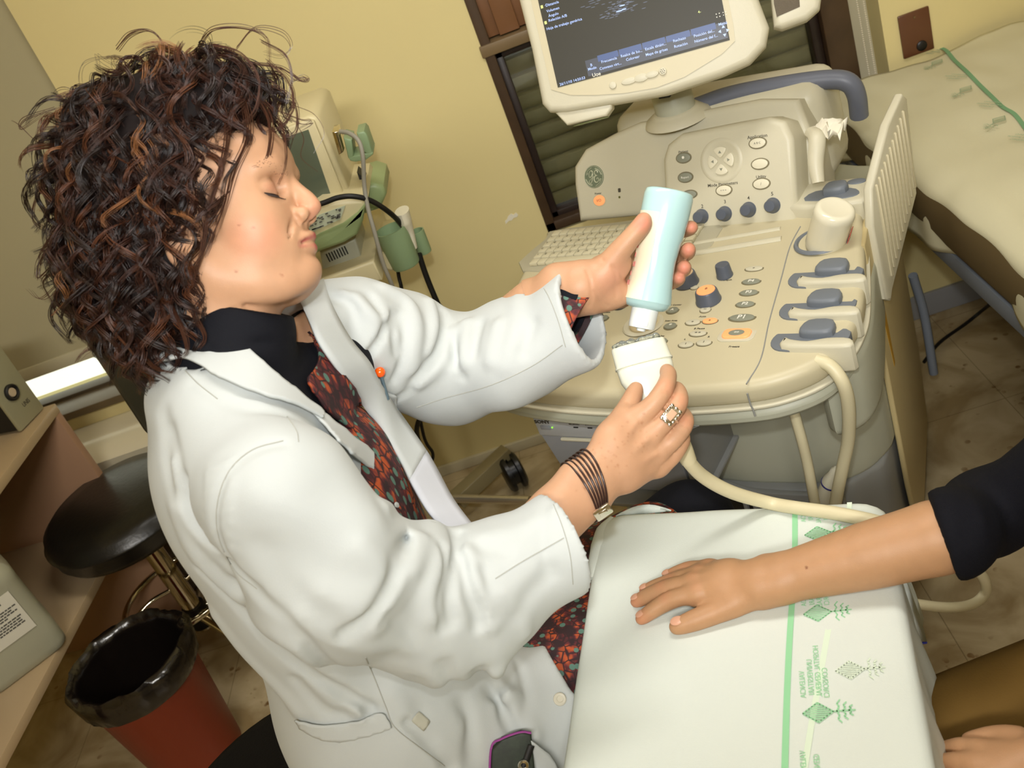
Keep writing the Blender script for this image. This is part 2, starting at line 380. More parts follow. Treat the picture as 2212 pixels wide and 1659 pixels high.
# gel jug on the lower shelf
m_jug = mat('translucent_plastic', rgb(186, 184, 158), 0.3, spec=0.5, trans=0.25)
m_label = mat('paper_label', rgb(218, 214, 196), 0.6); m_ink = mat('label_ink', rgb(90, 88, 80), 0.7)
jc = at(60, 1440, 0.38)
jg = thing('gel_jug', 'large cloudy plastic jug of gel with a printed label on the lower desk shelf', 'jug', Matrix.Translation((jc[0] - 0.02, jc[1] + 0.03, 0.38)) @ Matrix.Rotation(math.radians(38), 4, 'Z'))
b = B(); Rr = rrect(-0.095, -0.065, 0.095, 0.065, 0.03)
rings = []
for s_, z in ((0.90, 0), (0.98, 0.006), (1, 0.02), (1, 0.075), (0.985, 0.08), (0.985, 0.20), (1.0, 0.205), (0.98, 0.225), (0.86, 0.245), (0.6, 0.262), (0.32, 0.270), (0.30, 0.285)):
    rings.append([b.bm.verts.new((p[0] * s_, p[1] * s_, z)) for p in Rr])
for a_, c_ in zip(rings, rings[1:]):
    for k in range(len(Rr)): b.bm.faces.new((a_[k - 1], a_[k], c_[k], c_[k - 1]))
b.bm.faces.new(rings[0][::-1]); b.bm.faces.new(rings[-1])
b.done('jug_body', m_jug, jg, 60)
B().lathe([(0.0, 0.31), (0.026, 0.31), (0.028, 0.305), (0.028, 0.283), (0.0, 0.283)]).done('cap', mat('jug_cap', rgb(210, 205, 190), 0.4), jg)
lb = B().box((0, -0.0665, 0.138), (0.125, 0.0015, 0.105), 0).done('label', m_label, jg)
ls = B()
for i, (x0, x1, z) in enumerate([(-.05, .035, .176), (-.05, .0, .168), (-.05, .05, .157), (-.05, .045, .151), (-.05, .05, .145), (-.05, .03, .139), (-.05, .05, .130), (-.05, .05, .124), (-.05, .048, .118), (-.05, .05, .112), (-.05, -.02, .098)]):
    x = x0
    while x < x1:
        wd = random.uniform(.004, .010); ls.box((x + wd / 2, -0.0676, z), (wd, 0.0006, 0.0032 if i else 0.006)); x += wd + 0.0016
ls.done('label_print', m_ink, lb)
# ------------------------------------------------------------------ round stool
m_leath = mat('black_leatherette', rgb(24, 22, 18), 0.32, spec=0.6, bump=0.25, bscale=90)
m_chrome = mat('chrome', rgb(214, 204, 180), 0.10, 1.0); m_bplast = mat('black_plastic', rgb(14, 14, 13), 0.35)
sc_ = at(425, 1322, 0.11)
st = thing('round_stool', 'round black padded stool on a chrome column beside the desk', 'stool', Matrix.Translation((sc_[0], sc_[1], 0)))
B().lathe([(0, 0.42), (0.15, 0.42), (0.185, 0.425), (0.195, 0.44), (0.198, 0.465), (0.203, 0.47), (0.203, 0.476), (0.198, 0.481), (0.192, 0.498), (0.172, 0.512), (0.12, 0.520), (0, 0.523)], n=48).done('seat', m_leath, st, 60)
B().lathe([(0, 0.42), (0.05, 0.42), (0.05, 0.40), (0.0, 0.40)]).done('seat_plate', m_bplast, st)
B().lathe([(0.0, 0.40), (0.013, 0.40), (0.013, 0.355), (0.0, 0.355)]).lathe([(0.0, 0.365), (0.025, 0.365), (0.025, 0.16), (0.023, 0.16), (0.023, 0.06), (0, 0.06)]).done('column', m_chrome, st)
B().lathe([(0.022, 0.382), (0.027, 0.378), (0.027, 0.362), (0.022, 0.360)]).done('collar', m_bplast, st)
B().lathe([(0.0, 0.135), (0.030, 0.135), (0.034, 0.12), (0.034, 0.085), (0.030, 0.07), (0, 0.07)]).done('hub', m_bplast, st)
ring = B().tube([(0.155 * math.cos(a), 0.155 * math.sin(a), 0.19) for a in np.linspace(0, 2 * PI, 28, endpoint=False)], 0.008, closed=True, per=2)
for a in (0.6, 0.6 + PI): ring.tube([(0.022 * math.cos(a), 0.022 * math.sin(a), 0.21), (0.08 * math.cos(a), 0.08 * math.sin(a), 0.215), (0.155 * math.cos(a), 0.155 * math.sin(a), 0.19)], 0.006)
ring.done('foot_ring', m_chrome, st)
for k in range(5):
    a = -0.75 + 2 * PI * k / 5; ca, sa = math.cos(a), math.sin(a)
    lg = B().tube([(0.02 * ca, 0.02 * sa, 0.115), (0.13 * ca, 0.13 * sa, 0.095), (0.235 * ca, 0.235 * sa, 0.065), (0.24 * ca, 0.24 * sa, 0.055)], [0.017, 0.015, 0.011, 0.010], flat=0.8).done('leg', m_chrome, st)
    B().lathe([(0.0, -0.010), (0.02, -0.010), (0.024, -0.004), (0.024, 0.004), (0.02, 0.010), (0, 0.010)], frame((ca, sa, 0), z=(-sa, ca, 0), o=(0.24 * ca, 0.24 * sa, 0.0245))).done('caster', m_bplast, lg)
# ------------------------------------------------------------------ red bin with a black liner
m_red = mat('red_plastic', rgb(134, 48, 22), 0.42, spec=0.4)
m_bag = mat('black_bin_bag', rgb(20, 15, 12), 0.22, spec=0.8, bump=1.0, bscale=35)
bc = at(280, 1428, 0.33)
bn = thing('waste_bin', 'round red plastic waste bin under the desk end with a black liner', 'bin', Matrix.Translation((bc[0], bc[1], 0)))
B().lathe([(0, 0), (0.095, 0), (0.098, 0.006), (0.128, 0.325), (0.132, 0.33), (0.128, 0.333), (0.124, 0.325), (0.094, 0.01), (0, 0.01)], n=48).done('bin_body', m_red, bn)
bg = B(); nn = 72; prof = [(0.02, 0.03), (0.08, 0.035), (0.104, 0.06), (0.118, 0.15), (0.128, 0.25), (0.131, 0.325), (0.134, 0.345), (0.146, 0.350), (0.156, 0.335), (0.153, 0.305), (0.147, 0.283), (0.144, 0.280)]
rings = []
for i, (r, z) in enumerate([(q[0] * .9, q[1]) for q in prof]):
    amp = 0.0035 if i < 6 else 0.003; ring_ = []
    for k in range(nn):
        a = 2 * PI * k / nn; nz = mnoise.noise(Vector((math.cos(a) * 3.2, math.sin(a) * 3.2, z * 9 + i * .3))) + 0.6 * mnoise.noise(Vector((math.cos(a) * 9, math.sin(a) * 9, z * 22)))
        rr = min(r + nz * amp * 2, 0.139 if i < 6 and z > .3 else 9) if i < 6 else r + nz * amp * 3.2 + 0.003
        if i < 6: rr = min(rr, 0.093 + (z / 0.33) * 0.030 - 0.001)
        ring_.append(bg.bm.verts.new((rr * math.cos(a), rr * math.sin(a), z + (nz * 0.006 if i > 8 else 0))))
    rings.append(ring_)
for a_, c_ in zip(rings, rings[1:]):
    for k in range(nn): bg.bm.faces.new((a_[k - 1], a_[k], c_[k], c_[k - 1]))
bg.bm.faces.new(rings[0][::-1])
bg.done('liner', m_bag, bn, 80)
# ------------------------------------------------------------------ dark backrest of a chair behind the woman
m_seat = mat('dark_grey_green_vinyl', rgb(52, 52, 42), 0.28, spec=0.6)
ob = dp(268, 760, 1.95)
och = thing('office_chair', 'dark chair with a rounded glossy backrest standing behind the woman near the blind', 'chair', Matrix.Translation((ob[0], ob[1], 0)) @ Matrix.Rotation(math.radians(-10), 4, 'Z'))
zb = ob[2]
B().box((0.02, 0, zb - 0.03), (0.15, 0.045, 0.32), 0.022, seg=5).done('backrest', m_seat, och, 60)
B().tube([(0.03, 0.02, zb - 0.15), (0.03, 0.02, zb - 0.25), (0.03, 0.04, 0.43), (0.05, 0.1, 0.40)], 0.012).done('back_support', m_bplast, och)
B().box((0.05, 0.20, 0.45), (0.38, 0.38, 0.06), 0.025, seg=4).done('seat', m_seat, och, 60)
B().lathe([(0, 0.42), (0.025, 0.42), (0.025, 0.1), (0, 0.1)], Matrix.Translation((0.05, 0.2, 0))).done('column', m_chrome, och)
for k in range(5):
    a = 0.3 + 2 * PI * k / 5; ca, sa = math.cos(a), math.sin(a)
    lg = B().tube([(0.05, 0.2, 0.10), (0.05 + 0.2 * ca, 0.2 + 0.2 * sa, 0.055)], [0.016, 0.011], sm=False).done('leg', m_bplast, och)
    B().lathe([(0, -0.01), (0.022, -0.01), (0.024, 0), (0.022, 0.01), (0, 0.01)], frame((ca, sa, 0), z=(-sa, ca, 0), o=(0.05 + 0.2 * ca, 0.2 + 0.2 * sa, 0.0245)), 16).done('caster', m_bplast, lg)
# ------------------------------------------------------------------ the woman's stool
ws = thing('padded_stool', 'wide matt black padded stool the woman in the white coat sits on', 'stool', Matrix.Translation((-0.635, 0.94, 0)))
m_fab = mat('black_fabric', rgb(20, 18, 17), 0.85, spec=0.15, bump=0.3, bscale=400)
B().lathe([(0, 0.50), (0.19, 0.50), (0.222, 0.51), (0.235, 0.535), (0.235, 0.565), (0.225, 0.588), (0.195, 0.60), (0, 0.605)], Matrix.Translation((0, 0, -0.055)), n=56).done('seat', m_fab, ws, 60)
B().lathe([(0, 0.45), (0.028, 0.45), (0.028, 0.12), (0, 0.12)]).done('column', m_chrome, ws)
B().lathe([(0, 0.13), (0.04, 0.13), (0.045, 0.07), (0, 0.07)]).done('hub', m_bplast, ws)
fr_ = B().tube([(0.245 * math.cos(a), 0.245 * math.sin(a), 0.20) for a in np.linspace(0, 2 * PI, 28, endpoint=False)], 0.010, closed=True, per=2)
for a in (0.2, 2.3, 4.4): fr_.tube([(0.02 * math.cos(a), 0.02 * math.sin(a), 0.22), (0.245 * math.cos(a), 0.245 * math.sin(a), 0.20)], 0.007, sm=False)
fr_.done('foot_ring', m_chrome, ws)
for k in range(5):
    a = 0.25 + 2 * PI * k / 5; ca, sa = math.cos(a), math.sin(a)
    lg = B().tube([(0.03 * ca, 0.03 * sa, 0.10), (0.15 * ca, 0.15 * sa, 0.085), (0.27 * ca, 0.27 * sa, 0.06)], [0.02, 0.017, 0.012], flat=0.7).done('leg', m_bplast, ws)
    B().lathe([(0, -0.011), (0.022, -0.011), (0.025, 0), (0.022, 0.011), (0, 0.011)], frame((ca, sa, 0), z=(-sa, ca, 0), o=(0.27 * ca, 0.27 * sa, 0.0255)), 18).done('caster', m_bplast, lg)
# ------------------------------------------------------------------ ultrasound machine
MA = math.radians(-33); MO = np.array([0.05, 1.40, 0.0])
MXA = np.array([math.cos(MA), math.sin(MA), 0]); MYA = np.array([-math.sin(MA), math.cos(MA), 0])
def ML(p): q = np.array(p) - MO; return np.array([q @ MXA, q @ MYA, q[2]])      # world to machine
def MW(l): return MO + MXA * l[0] + MYA * l[1] + np.array([0, 0, 1.0]) * l[2]
def ml(px, py, z): return ML(at(px, py, z))
m_shell = mat('warm_grey_shell', rgb(204, 198, 174), 0.42, spec=0.4, bump=0.08, bscale=500)
m_shell2 = mat('beige_shell', rgb(198, 188, 156), 0.42, spec=0.4)
m_low = mat('pale_grey_shell', rgb(176, 176, 156), 0.45)
m_trim = mat('mid_grey_trim', rgb(142, 142, 138), 0.45)
m_rub = mat('slate_rubber', rgb(112, 118, 126), 0.5); m_knob = mat('slate_knob', rgb(88, 94, 106), 0.4)
m_white = mat('ivory_button', rgb(226, 220, 196), 0.4); m_gbtn = mat('grey_button', rgb(138, 140, 124), 0.4)
m_lit = mat('orange_lit_button', rgb(240, 165, 110), 0.4, emit=rgb(255, 150, 90), es=0.55)
m_txt = mat('dark_print', rgb(70, 66, 54), 0.6); m_wtxt = mat('white_print', rgb(235, 232, 220), 0.6)
m_key = mat('key_beige', rgb(206, 198, 168), 0.5); m_dkb = mat('black_gap', rgb(22, 22, 20), 0.5)
um = thing('ultrasound_machine', 'large beige ultrasound scanner on a trolley with screen, keyboard and control knobs', 'medical machine', frame(MXA, MYA, MO))
def zc(x, y): return 0.016 * (y + 0.1) / 0.5 * 2.5      # console top rises towards the back
ZT = 0.775                                              # top of the console at its front
def onc(px, py):                                        # a point on the console top (local)
    z = ZT
    for _ in range(6): l = ml(px, py, z); z = ZT + zc(l[0], l[1])
    return np.array([l[0], l[1], z])
top_out = [(-0.415, 0.37), (-0.405, 0.24), (-0.375, 0.10), (-0.352, 0.02), (-0.336, -0.03), (-0.305, -0.068), (-0.22, -0.088), (-0.10, -0.098), (0.02, -0.095), (0.155, -0.078), (0.215, -0.055), (0.255, -0.02), (0.274, 0.03), (0.281, 0.08), (0.277, 0.14), (0.250, 0.264), (0.220, 0.38), (0.190, 0.44), (0.12, 0.455), (0.0, 0.43), (-0.38, 0.40)]
def soft(poly, per=4): return [tuple(p) for p in spline(poly, per, True)]
def grow(poly, d, c=(-0.07, 0.15)): return [(x + d * (x - c[0]) / math.hypot(x - c[0], y - c[1]), y + d * (y - c[1]) / math.hypot(x - c[0], y - c[1])) for x, y in poly]
to = soft(top_out)
B().prism(to, ZT - 0.040, ZT, 0.014, fz=zc, seg=4).done('console', m_shell2, um, 60)
B().prism(grow(to, 0.004), ZT - 0.046, ZT - 0.040, 0.002, fz=zc).done('console_lip', m_shell, um, 60)
B().prism(grow(to, 0.001), ZT - 0.080, ZT - 0.047, 0.020, fz=zc, seg=5).done('console_tray', m_low, um, 60)
cm = [c for c in spline([(0.158, -0.077), (0.163, -0.02), (0.150, 0.07), (0.138, 0.18), (0.128, 0.27), (0.130, 0.33)], 6)]
B().tube([(c[0], c[1], ZT + zc(*c) + 0.0002) for c in cm] , 0.0011, n=6).tube([(0.1575, -0.081, ZT - 0.012), (0.158, -0.0815, ZT - 0.03), (0.160, -0.082, ZT - 0.042), (0.161, -0.083, ZT - 0.052)], 0.0014, n=6).done('console_seam', m_trim, um)
fl_ = ML(at(1458, 868, 0.70))
B().prism([(-0.03, 0), (0.03, 0), (0.012, -0.009), (-0.012, -0.009)], 0, 0.0012, M=frame((1, 0, 0), z=(0, -1, 0), o=(0.045, -0.097, ZT - 0.062))).done('tray_latch', m_trim, um)
# keyboard
KX0, KY0, PX, PY = -0.392, 0.262, 0.0186, 0.0196
kb = B().prism(soft([(-0.402, 0.250), (-0.06, 0.250), (-0.05, 0.385), (-0.375, 0.392), (-0.402, 0.36)], 3), ZT - 0.01, ZT + 0.0015, 0.001, fz=zc).done('keyboard', mat('keyboard_bed', rgb(176, 170, 146), 0.5), um)
rows = ['  ABC   ', '<ZXCVBNM,.-', 'CASDFGHJKLN', 'TQWERTYUIOP+', '\u00ba1234567890', 'EFFFFFFFFFF']
kbase = B().prism([(-.0083, -.0085), (.0083, -.0085), (.0083, .0085), (-.0083, .0085)], 0, 0.0075, 0.0018, seg=2).done('key', m_key, kb)
kme = kbase.data; bpy.data.objects.remove(kbase)
kt = []
for r in range(6):
    off = [0, 0.0, 0.004, 0.008, 0.012, 0.016][r]
    c = 0; x = KX0 + off * 0.25 + PX / 2
    while x < -0.062:
        y = KY0 + PY * (r + 0.5); z = ZT + zc(x, y) + 0.001
        if r == 0 and 3 <= c <= 8:
            if c == 3:
                xx = x + 2.5 * PX
                o = B().prism([(-.0555, -.0085), (.0555, -.0085), (.0555, .0085), (-.0555, .0085)], 0, 0.0075, 0.0018, seg=2).done('space_bar', m_key, kb); o.location = (xx, y, z)
            x += PX; c += 1; continue
        o = bpy.data.objects.new('key', kme); COL.objects.link(o); o.parent = kb; o.location = (x, y, z)
        if 0 < r < 5 and c < len(rows[r]) and rows[r][c] != ' ': kt.append(text('legend', rows[r][c], 0.007, Matrix.Translation((x - 0.003, y + 0.002, z + 0.0077)), m_txt, kb, ext=0.0001))
        x += PX; c += 1
join_meshes(kt)['kind'] = 'stuff'; kt[0].name = 'key_legends'; del kt[0]['kind']
# ridge / wrist slot in the middle, between panel and knobs
def bar(name, p, q, r, m, flat=0.5, z=0.0):
    a, b = onc(*p), onc(*q); return B().tube([a + [0, 0, z], (a + b) / 2 + [0, 0, z], b + [0, 0, z]], r, flat=flat).done(name, m, um)
s0 = [onc(*p)[:2] for p in ((1478, 548), (1690, 508), (1697, 488), (1500, 520))]
bar('ridge', (1500, 548), (1688, 516), 0.0075, m_shell, 0.6)
bar('ridge', (1500, 527), (1686, 494), 0.0055, m_shell, 0.6)
# upper panel: left slanted face with emblem, right raised face with keys
LB = ml(1247, 477, ZT + 0.038); RB1 = ml(1499, 505, ZT + 0.033); RB2 = ml(1700, 474, ZT + 0.033)
lean = math.radians(24)
def panel_frame(o): return frame((1, 0, 0), (0, math.sin(lean), math.cos(lean)), o)     # local x along, y up the slant, z = outward normal?
# left face
pL = Vector((LB[0], LB[1] + 0.004, ZT + 0.034)); FL = frame((1, 0, 0), (0, math.sin(lean), math.cos(lean)), pL)
nL = np.array([0, -math.cos(lean), math.sin(lean)])
def onp(px, py, p0, n):      # local point of a panel plane seen at px,py
    n_w = MXA * n[0] + MYA * n[1] + np.array([0, 0, 1.0]) * n[2]
    return ML(hit(px, py, MW(p0), n_w))
def uvp(px, py, Fm, p0): q = Fm.inverted() @ Vector(onp(px, py, p0, nL)); return q.x, q.y
for tag_, (px_, py_) in {}.items(): pass
WL = 0.49
oL = []
for px, py in ((1243, 470), (1236, 400), (1238, 360), (1262, 322), (1330, 285)): oL.append(uvp(px, py, FL, pL))
poly = [(0.0, 0.0), (oL[1][0] * 0.5, oL[1][1]), (oL[2][0], oL[2][1]), (oL[3][0], oL[3][1]), (oL[4][0], oL[4][1]), (oL[4][0] + 0.05, oL[4][1] + 0.012), (0.40, oL[4][1] + 0.02), (0.47, oL[4][1] + 0.01), (WL, oL[2][1]), (WL, 0)]
B().prism(poly, -0.13, 0.0, 0.012, M=FL, seg=4).done('upper_panel', m_shell, um, 50)
topy = oL[4][1] + 0.02
# right raised face
pR = Vector((RB2[0] - 0.262, (RB1[1] + RB2[1]) / 2, ZT + 0.029)); FR = frame((1, 0, 0), (0, math.sin(lean), math.cos(lean)), pR)
q = [uvp(px, py, FR, pR) for px, py in ((1436, 480), (1430, 345), (1440, 312), (1470, 288), (1600, 262), (1660, 252), (1694, 262), (1712, 300), (1722, 470))]
poly = [(q[0][0], 0.0)] + q[1:8] + [(q[8][0], 0.0)]
B().prism(poly, -0.16, 0.0, 0.012, M=FR, seg=4).done('key_panel', m_shell, um, 50)
PRW = q[8][0]
# machine head behind, neck, lids
nk = dp(1462, 245, 1.93); nl = ML(nk)
hy0 = max(nl[1] - 0.05, pL[1] + 0.10); hz1 = nl[2] + 0.002
B().box((-0.075, (hy0 + 0.68) / 2, (0.78 + hz1) / 2), (0.42, 0.68 - hy0, hz1 - 0.78), 0.035, seg=4).done('head_housing', m_shell, um, 50)
B().lathe([(0.064, -0.02), (0.060, -0.012), (0.050, -0.006), (0.044, -0.002), (0.042, 0.0), (0.0, 0.0)], Matrix.Translation((nl[0], nl[1], nl[2] + 0.01)), 40).done('neck_collar', m_shell, um, 60)
B().lathe([(0.0, 0.0), (0.038, 0.0), (0.038, 0.035), (0.036, 0.037), (0.036, 0.10), (0.0, 0.10)], Matrix.Translation((nl[0], nl[1], nl[2] + 0.01)), 40).done('monitor_neck', m_low, um, 60)
B().box((nl[0] + 0.004, nl[1] - 0.036, nl[2] + 0.052), (0.022, 0.010, 0.009), 0.001).done('neck_slot', m_dkb, um)
# lid lines + small latches on top of the head
# ---- buttons
def pbtn(name, px, py, rx, ry, m, F, p0, h=0.003, rim=None, nlab=None, lab=None, labm=None, labs=0.006):
    u, v = uvp(px, py, F, p0)
    if rim: B().prism(ellipse(u, v, rx * 1.16, ry * 1.2, 28), -0.002, 0.0006, 0, M=F).done(name + '_surround', rim, um)
    o = B().prism(ellipse(u, v, rx, ry, 28), -0.002, h, 0.0012, M=F, seg=2).done(name, m, um)
    if lab: text('symbol', lab, labs, F @ Matrix.Translation((u, v, h + 0.0001)), labm or m_txt, o, ext=0.0001)
    return o
def ptext(s_, px, py, size, F, p0, m=None): u, v = uvp(px, py, F, p0); return text('legend', s_, size, F @ Matrix.Translation((u, v, 0.0002)), m or m_txt, um, ext=0.0001, bold=0.00008)
R_ = (FR, pR); L_ = (FL, pL)
m_rim = mat('button_rim', rgb(120, 112, 86), 0.5)
pbtn('button', 1477, 341, .0135, .0085, m_gbtn, *R_, rim=m_rim, lab='\u2022', labm=m_wtxt, labs=0.02)
pbtn('button', 1481, 383, .0135, .0085, m_gbtn, *R_, rim=m_rim, lab='Report', labm=m_wtxt, labs=0.0055)
pbtn('button', 1490, 420, .0135, .0070, m_gbtn, *R_, rim=m_rim)
pbtn('button', 1637, 309, .0145, .0085, m_white, *R_, rim=m_rim, lab='A B C', labs=0.005)
pbtn('button', 1642, 354, .0145, .0085, m_white, *R_, rim=m_rim)
pbtn('button', 1645, 397, .0145, .0085, m_white, *R_, rim=m_rim, lab='/', labs=0.007)
pbtn('button', 1564, 411, .0140, .0085, m_white, *R_, rim=m_rim, lab='= = =', labs=0.005)
for s_, px, py, sz in (('Patient', 1476, 328, .0068), ('Application', 1636, 295, .0080), ('Utility', 1644, 382, .0075), ('Mode Parameters', 1561, 398, .0080), ('2', 1517, 446, .009), ('3', 1566, 436, .009), ('4', 1617, 428, .009), ('5', 1668, 419, .009)): ptext(s_, px, py, sz, *R_)
# four way pad
u, v = uvp(1558, 347, *R_)
B().lathe([(0.0, 0.0004), (0.030, 0.0004), (0.033, 0.0018), (0.037, 0.0018), (0.040, 0.0)], FR @ Matrix.Translation((u, v, 0)), 48).done('pad_ring', m_shell, um)
for k in range(4):
    a = k * PI / 2; F4 = FR @ Matrix.Translation((u, v, 0)) @ Matrix.Rotation(a, 4, 'Z')
    o = B().prism(soft([(0.007, -0.003), (0.007, 0.003), (0.020, 0.012), (0.025, 0.0), (0.020, -0.012)], 3), 0, 0.004, 0.0012, M=F4, seg=2).done('arrow_key', m_white, um)
    B().prism([(0.013, -0.003), (0.013, 0.003), (0.018, 0)], 0.004, 0.0042, M=F4).done('arrow_mark', m_gbtn, o)
for px, py in ((1515, 463), (1565, 457), (1617, 448), (1669, 439)):
    u, v = uvp(px, py, *R_)
    o = B().lathe([(0.014, 0), (0.0125, 0.002), (0.0115, 0.004), (0.0105, 0.016), (0.009, 0.018), (0.0, 0.0185)], FR @ Matrix.Translation((u, v - 0.004, 0)), 24).done('rotary_knob', m_knob, um, 50)
# left face: emblem, power button, indicator
u, v = uvp(1283, 382, *L_)
F_e = FL @ Matrix.Translation((u, v, 0))
em = B().lathe([(0.0, 0.0012), (0.0215, 0.0012), (0.0225, 0.0)], F_e, 48).done('emblem', mat('emblem_green', rgb(112, 122, 100), 0.4), um)
m_emw = mat('emblem_line', rgb(214, 214, 186), 0.4)
eb = B()
def e_t(pts, r=0.0009, per=5): eb.tube([(F_e @ Vector((p[0] * .0215, p[1] * .0215, 0.0015)))[:] for p in pts], r, n=6, per=per, flat=0.5)
e_t([(0.98 * math.cos(a), 0.98 * math.sin(a)) for a in np.linspace(0, 2 * PI, 33)], 0.0007, 1)
for k in range(4):
    a0 = k * PI / 2 + 0.15; e_t([(.86 * math.cos(a0), .86 * math.sin(a0)), (.83 * math.cos(a0 + .6), .83 * math.sin(a0 + .6)), (.80 * math.cos(a0 + 1.1), .80 * math.sin(a0 + 1.1)), (.70 * math.cos(a0 + 1.0), .70 * math.sin(a0 + 1.0)), (.74 * math.cos(a0 + .8), .74 * math.sin(a0 + .8))], 0.0007)
e_t([(-.05, .42), (-.18, .60), (-.38, .48), (-.48, .2), (-.40, -.02), (-.2, .1), (-.05, .35), (-.12, -.1), (-.28, -.50), (-.48, -.52), (-.50, -.35), (-.25, -.15), (.02, .0)], 0.001)
e_t([(.48, .35), (.42, .56), (.20, .52), (.12, .30), (.28, .12), (.38, .10), (.16, .05), (.04, -.2), (.14, -.48), (.38, -.50), (.52, -.28), (.42, -.12), (.30, -.22)], 0.001)
eb.done('emblem_lettering', m_emw, em)
pbtn('power_button', 1295, 433, .0130, .0105, m_lit, *L_, rim=m_shell2, lab='I/O', labs=0.008, h=0.002)
ptext('Power', 1292, 418, 0.0058, *L_)
u, v = uvp(1338, 411, *L_); B().prism(rrect(u - .003, v - .004, u + .003, v + .004, .0015), 0, 0.0003, M=FL).done('disk_symbol', m_txt, um)
u, v = uvp(1338, 426, *L_); B().lathe([(0, .001), (.002, .0008), (.0024, 0)], FL @ Matrix.Translation((u, v, 0)), 12).done('indicator_light', mat('amber_led', rgb(90, 90, 30), 0.3), um)
# ---- console controls
def cbtn(name, px, py, rx, ry, m, lab=None, labm=None, labs=0.006, h=0.003, rim=True):
    c = onc(px, py); T = Matrix.Translation((c[0], c[1], c[2] - 0.0006))
    if rim: B().prism(ellipse(0, 0, rx * 1.15, ry * 1.2, 28), -0.002, 0.0009, 0, M=T).done(name + '_surround', m_rim, um)
    o = B().prism(ellipse(0, 0, rx, ry, 28), -0.002, h, 0.0012, M=T, seg=2).done(name, m, um)
    if lab: text('symbol', lab, labs, T @ Matrix.Translation((0, 0, h + 0.0001)), labm or m_wtxt, o, ext=0.0001, bold=0.0002)
    return o
def knob(px, py, r, h, cap=None, capm=None):
    c = onc(px, py); T = Matrix.Translation((c[0], c[1], c[2] - 0.0004))
    o = B().lathe([(r * 1.05, 0), (r * 1.05, 0.003), (r, 0.005), (r * 0.9, h - 0.002), (r * 0.84, h), (0, h)], T, 36).done('rotary_knob', m_knob, um, 50)
    if cap: B().lathe([(r * 0.76, 0), (r * 0.74, 0.0012), (0, 0.0014)], T @ Matrix.Translation((0, 0, h)), 32).done('knob_cap', capm, o); text('symbol', cap, 0.008, T @ Matrix.Translation((0, 0.003, h + 0.0016)), m_txt, o, ext=0.0001)
    return o
m_peach = mat('peach_cap', rgb(226, 196, 158), 0.45)
knob(1484, 612, 0.0205, 0.021, 'M', m_peach); knob(1531, 650, 0.0205, 0.021, 'B', m_lit); knob(1566, 596, 0.0135, 0.023)
knob(1340, 660, 0.0135, 0.022)
for s_, px, py in (('P4', 1623, 609), ('P3', 1618, 633), ('P2', 1610, 658)): cbtn('button', px, py, .0150, .0078, m_gbtn, s_, labs=0.0105)
cbtn('button', 1603, 687, .0205, .0092, m_gbtn, 'P1', labs=0.015)
cbtn('button', 1629, 581, .0148, .0070, m_shell, 'o', m_txt, 0.006)
cbtn('button', 1453, 671, .0105, .0088, m_gbtn, 'A', labs=0.008); cbtn('button', 1448, 705, .0105, .0088, m_gbtn, '*', labs=0.012); cbtn('button', 1430, 738, .0090, .0082, m_gbtn)
cbtn('button', 1303, 688, .0100, .0085, m_gbtn, 'o', labs=0.008)
cbtn('button', 1500, 622, .0070, .0055, m_shell); cbtn('button', 1524, 670, .0090, .0075, m_shell, '~', m_txt, 0.008)
cbtn('button', 1497, 697, .0125, .0075, m_shell, 'o', m_txt); cbtn('button', 1534, 694, .0125, .0075, m_lit, 'o', m_txt)
cbtn('button', 1508, 721, .0140, .0075, m_shell, '= =', m_txt, 0.007); cbtn('button', 1482, 745, .0122, .0078, m_shell, 'l', m_txt); cbtn('button', 1521, 741, .0122, .0078, m_shell, 'l', m_txt)
c = onc(1592, 723); T = Matrix.Translation((c[0], c[1], c[2]))
B().prism(soft(rrect(-.030, -.018, .030, .018, .012), 1), -0.002, 0.0008, 0.0006, M=T).done('button_surround', m_shell, um)
o = B().prism(rrect(-.023, -.0125, .023, .0125, .009), -0.002, 0.004, 0.0015, M=T).done('freeze_button', m_lit, um)
B().prism(ellipse(0, 0, .013, .008, 24), 0.004, 0.0044, M=T).done('button_centre', m_gbtn, o); text('symbol', '**', 0.010, T @ Matrix.Translation((0, -.001, 0.0045)), m_wtxt, o, ext=0.0001)
for s_, px, py, sz in (('Depth', 1572, 605, .006), ('M/D Cursor', 1456, 659, .0055), ('Scan Area', 1450, 693, .0055), ('Comment', 1306, 675, .0055), ('Auto', 1518, 684, .006), ('B Pause', 1511, 710, .006), ('L', 1480, 733, .006), ('R', 1531, 728, .006), ('Set', 1431, 726, .0055), ('Freeze', 1586, 749, .0065)):
    c = onc(px, py); text('legend', s_, sz, Matrix.Translation((c[0], c[1], c[2] + 0.0003)), m_txt, um, ext=0.0001, bold=0.00008)
# trackball
c = onc(1390, 700); T = Matrix.Translation((c[0], c[1], c[2]))
B().lathe([(0.036, 0.0), (0.034, 0.002), (0.030, 0.002), (0.026, 0.0)], T, 48).done('trackball_ring', m_shell, um)
B().ell((0, 0, 0), (0.024, 0.024, 0.016), T, 28).done('trackball', mat('trackball_cream', rgb(222, 205, 165), 0.25), um)
for px, py in ((1288, 715), (1435, 740)):
    c = onc(px, py)
c = onc(1165, 808); B().lathe([(0, .0006), (.011, .0006), (.012, 0)], Matrix.Translation(tuple(c))).done('round_recess', m_shell, um)
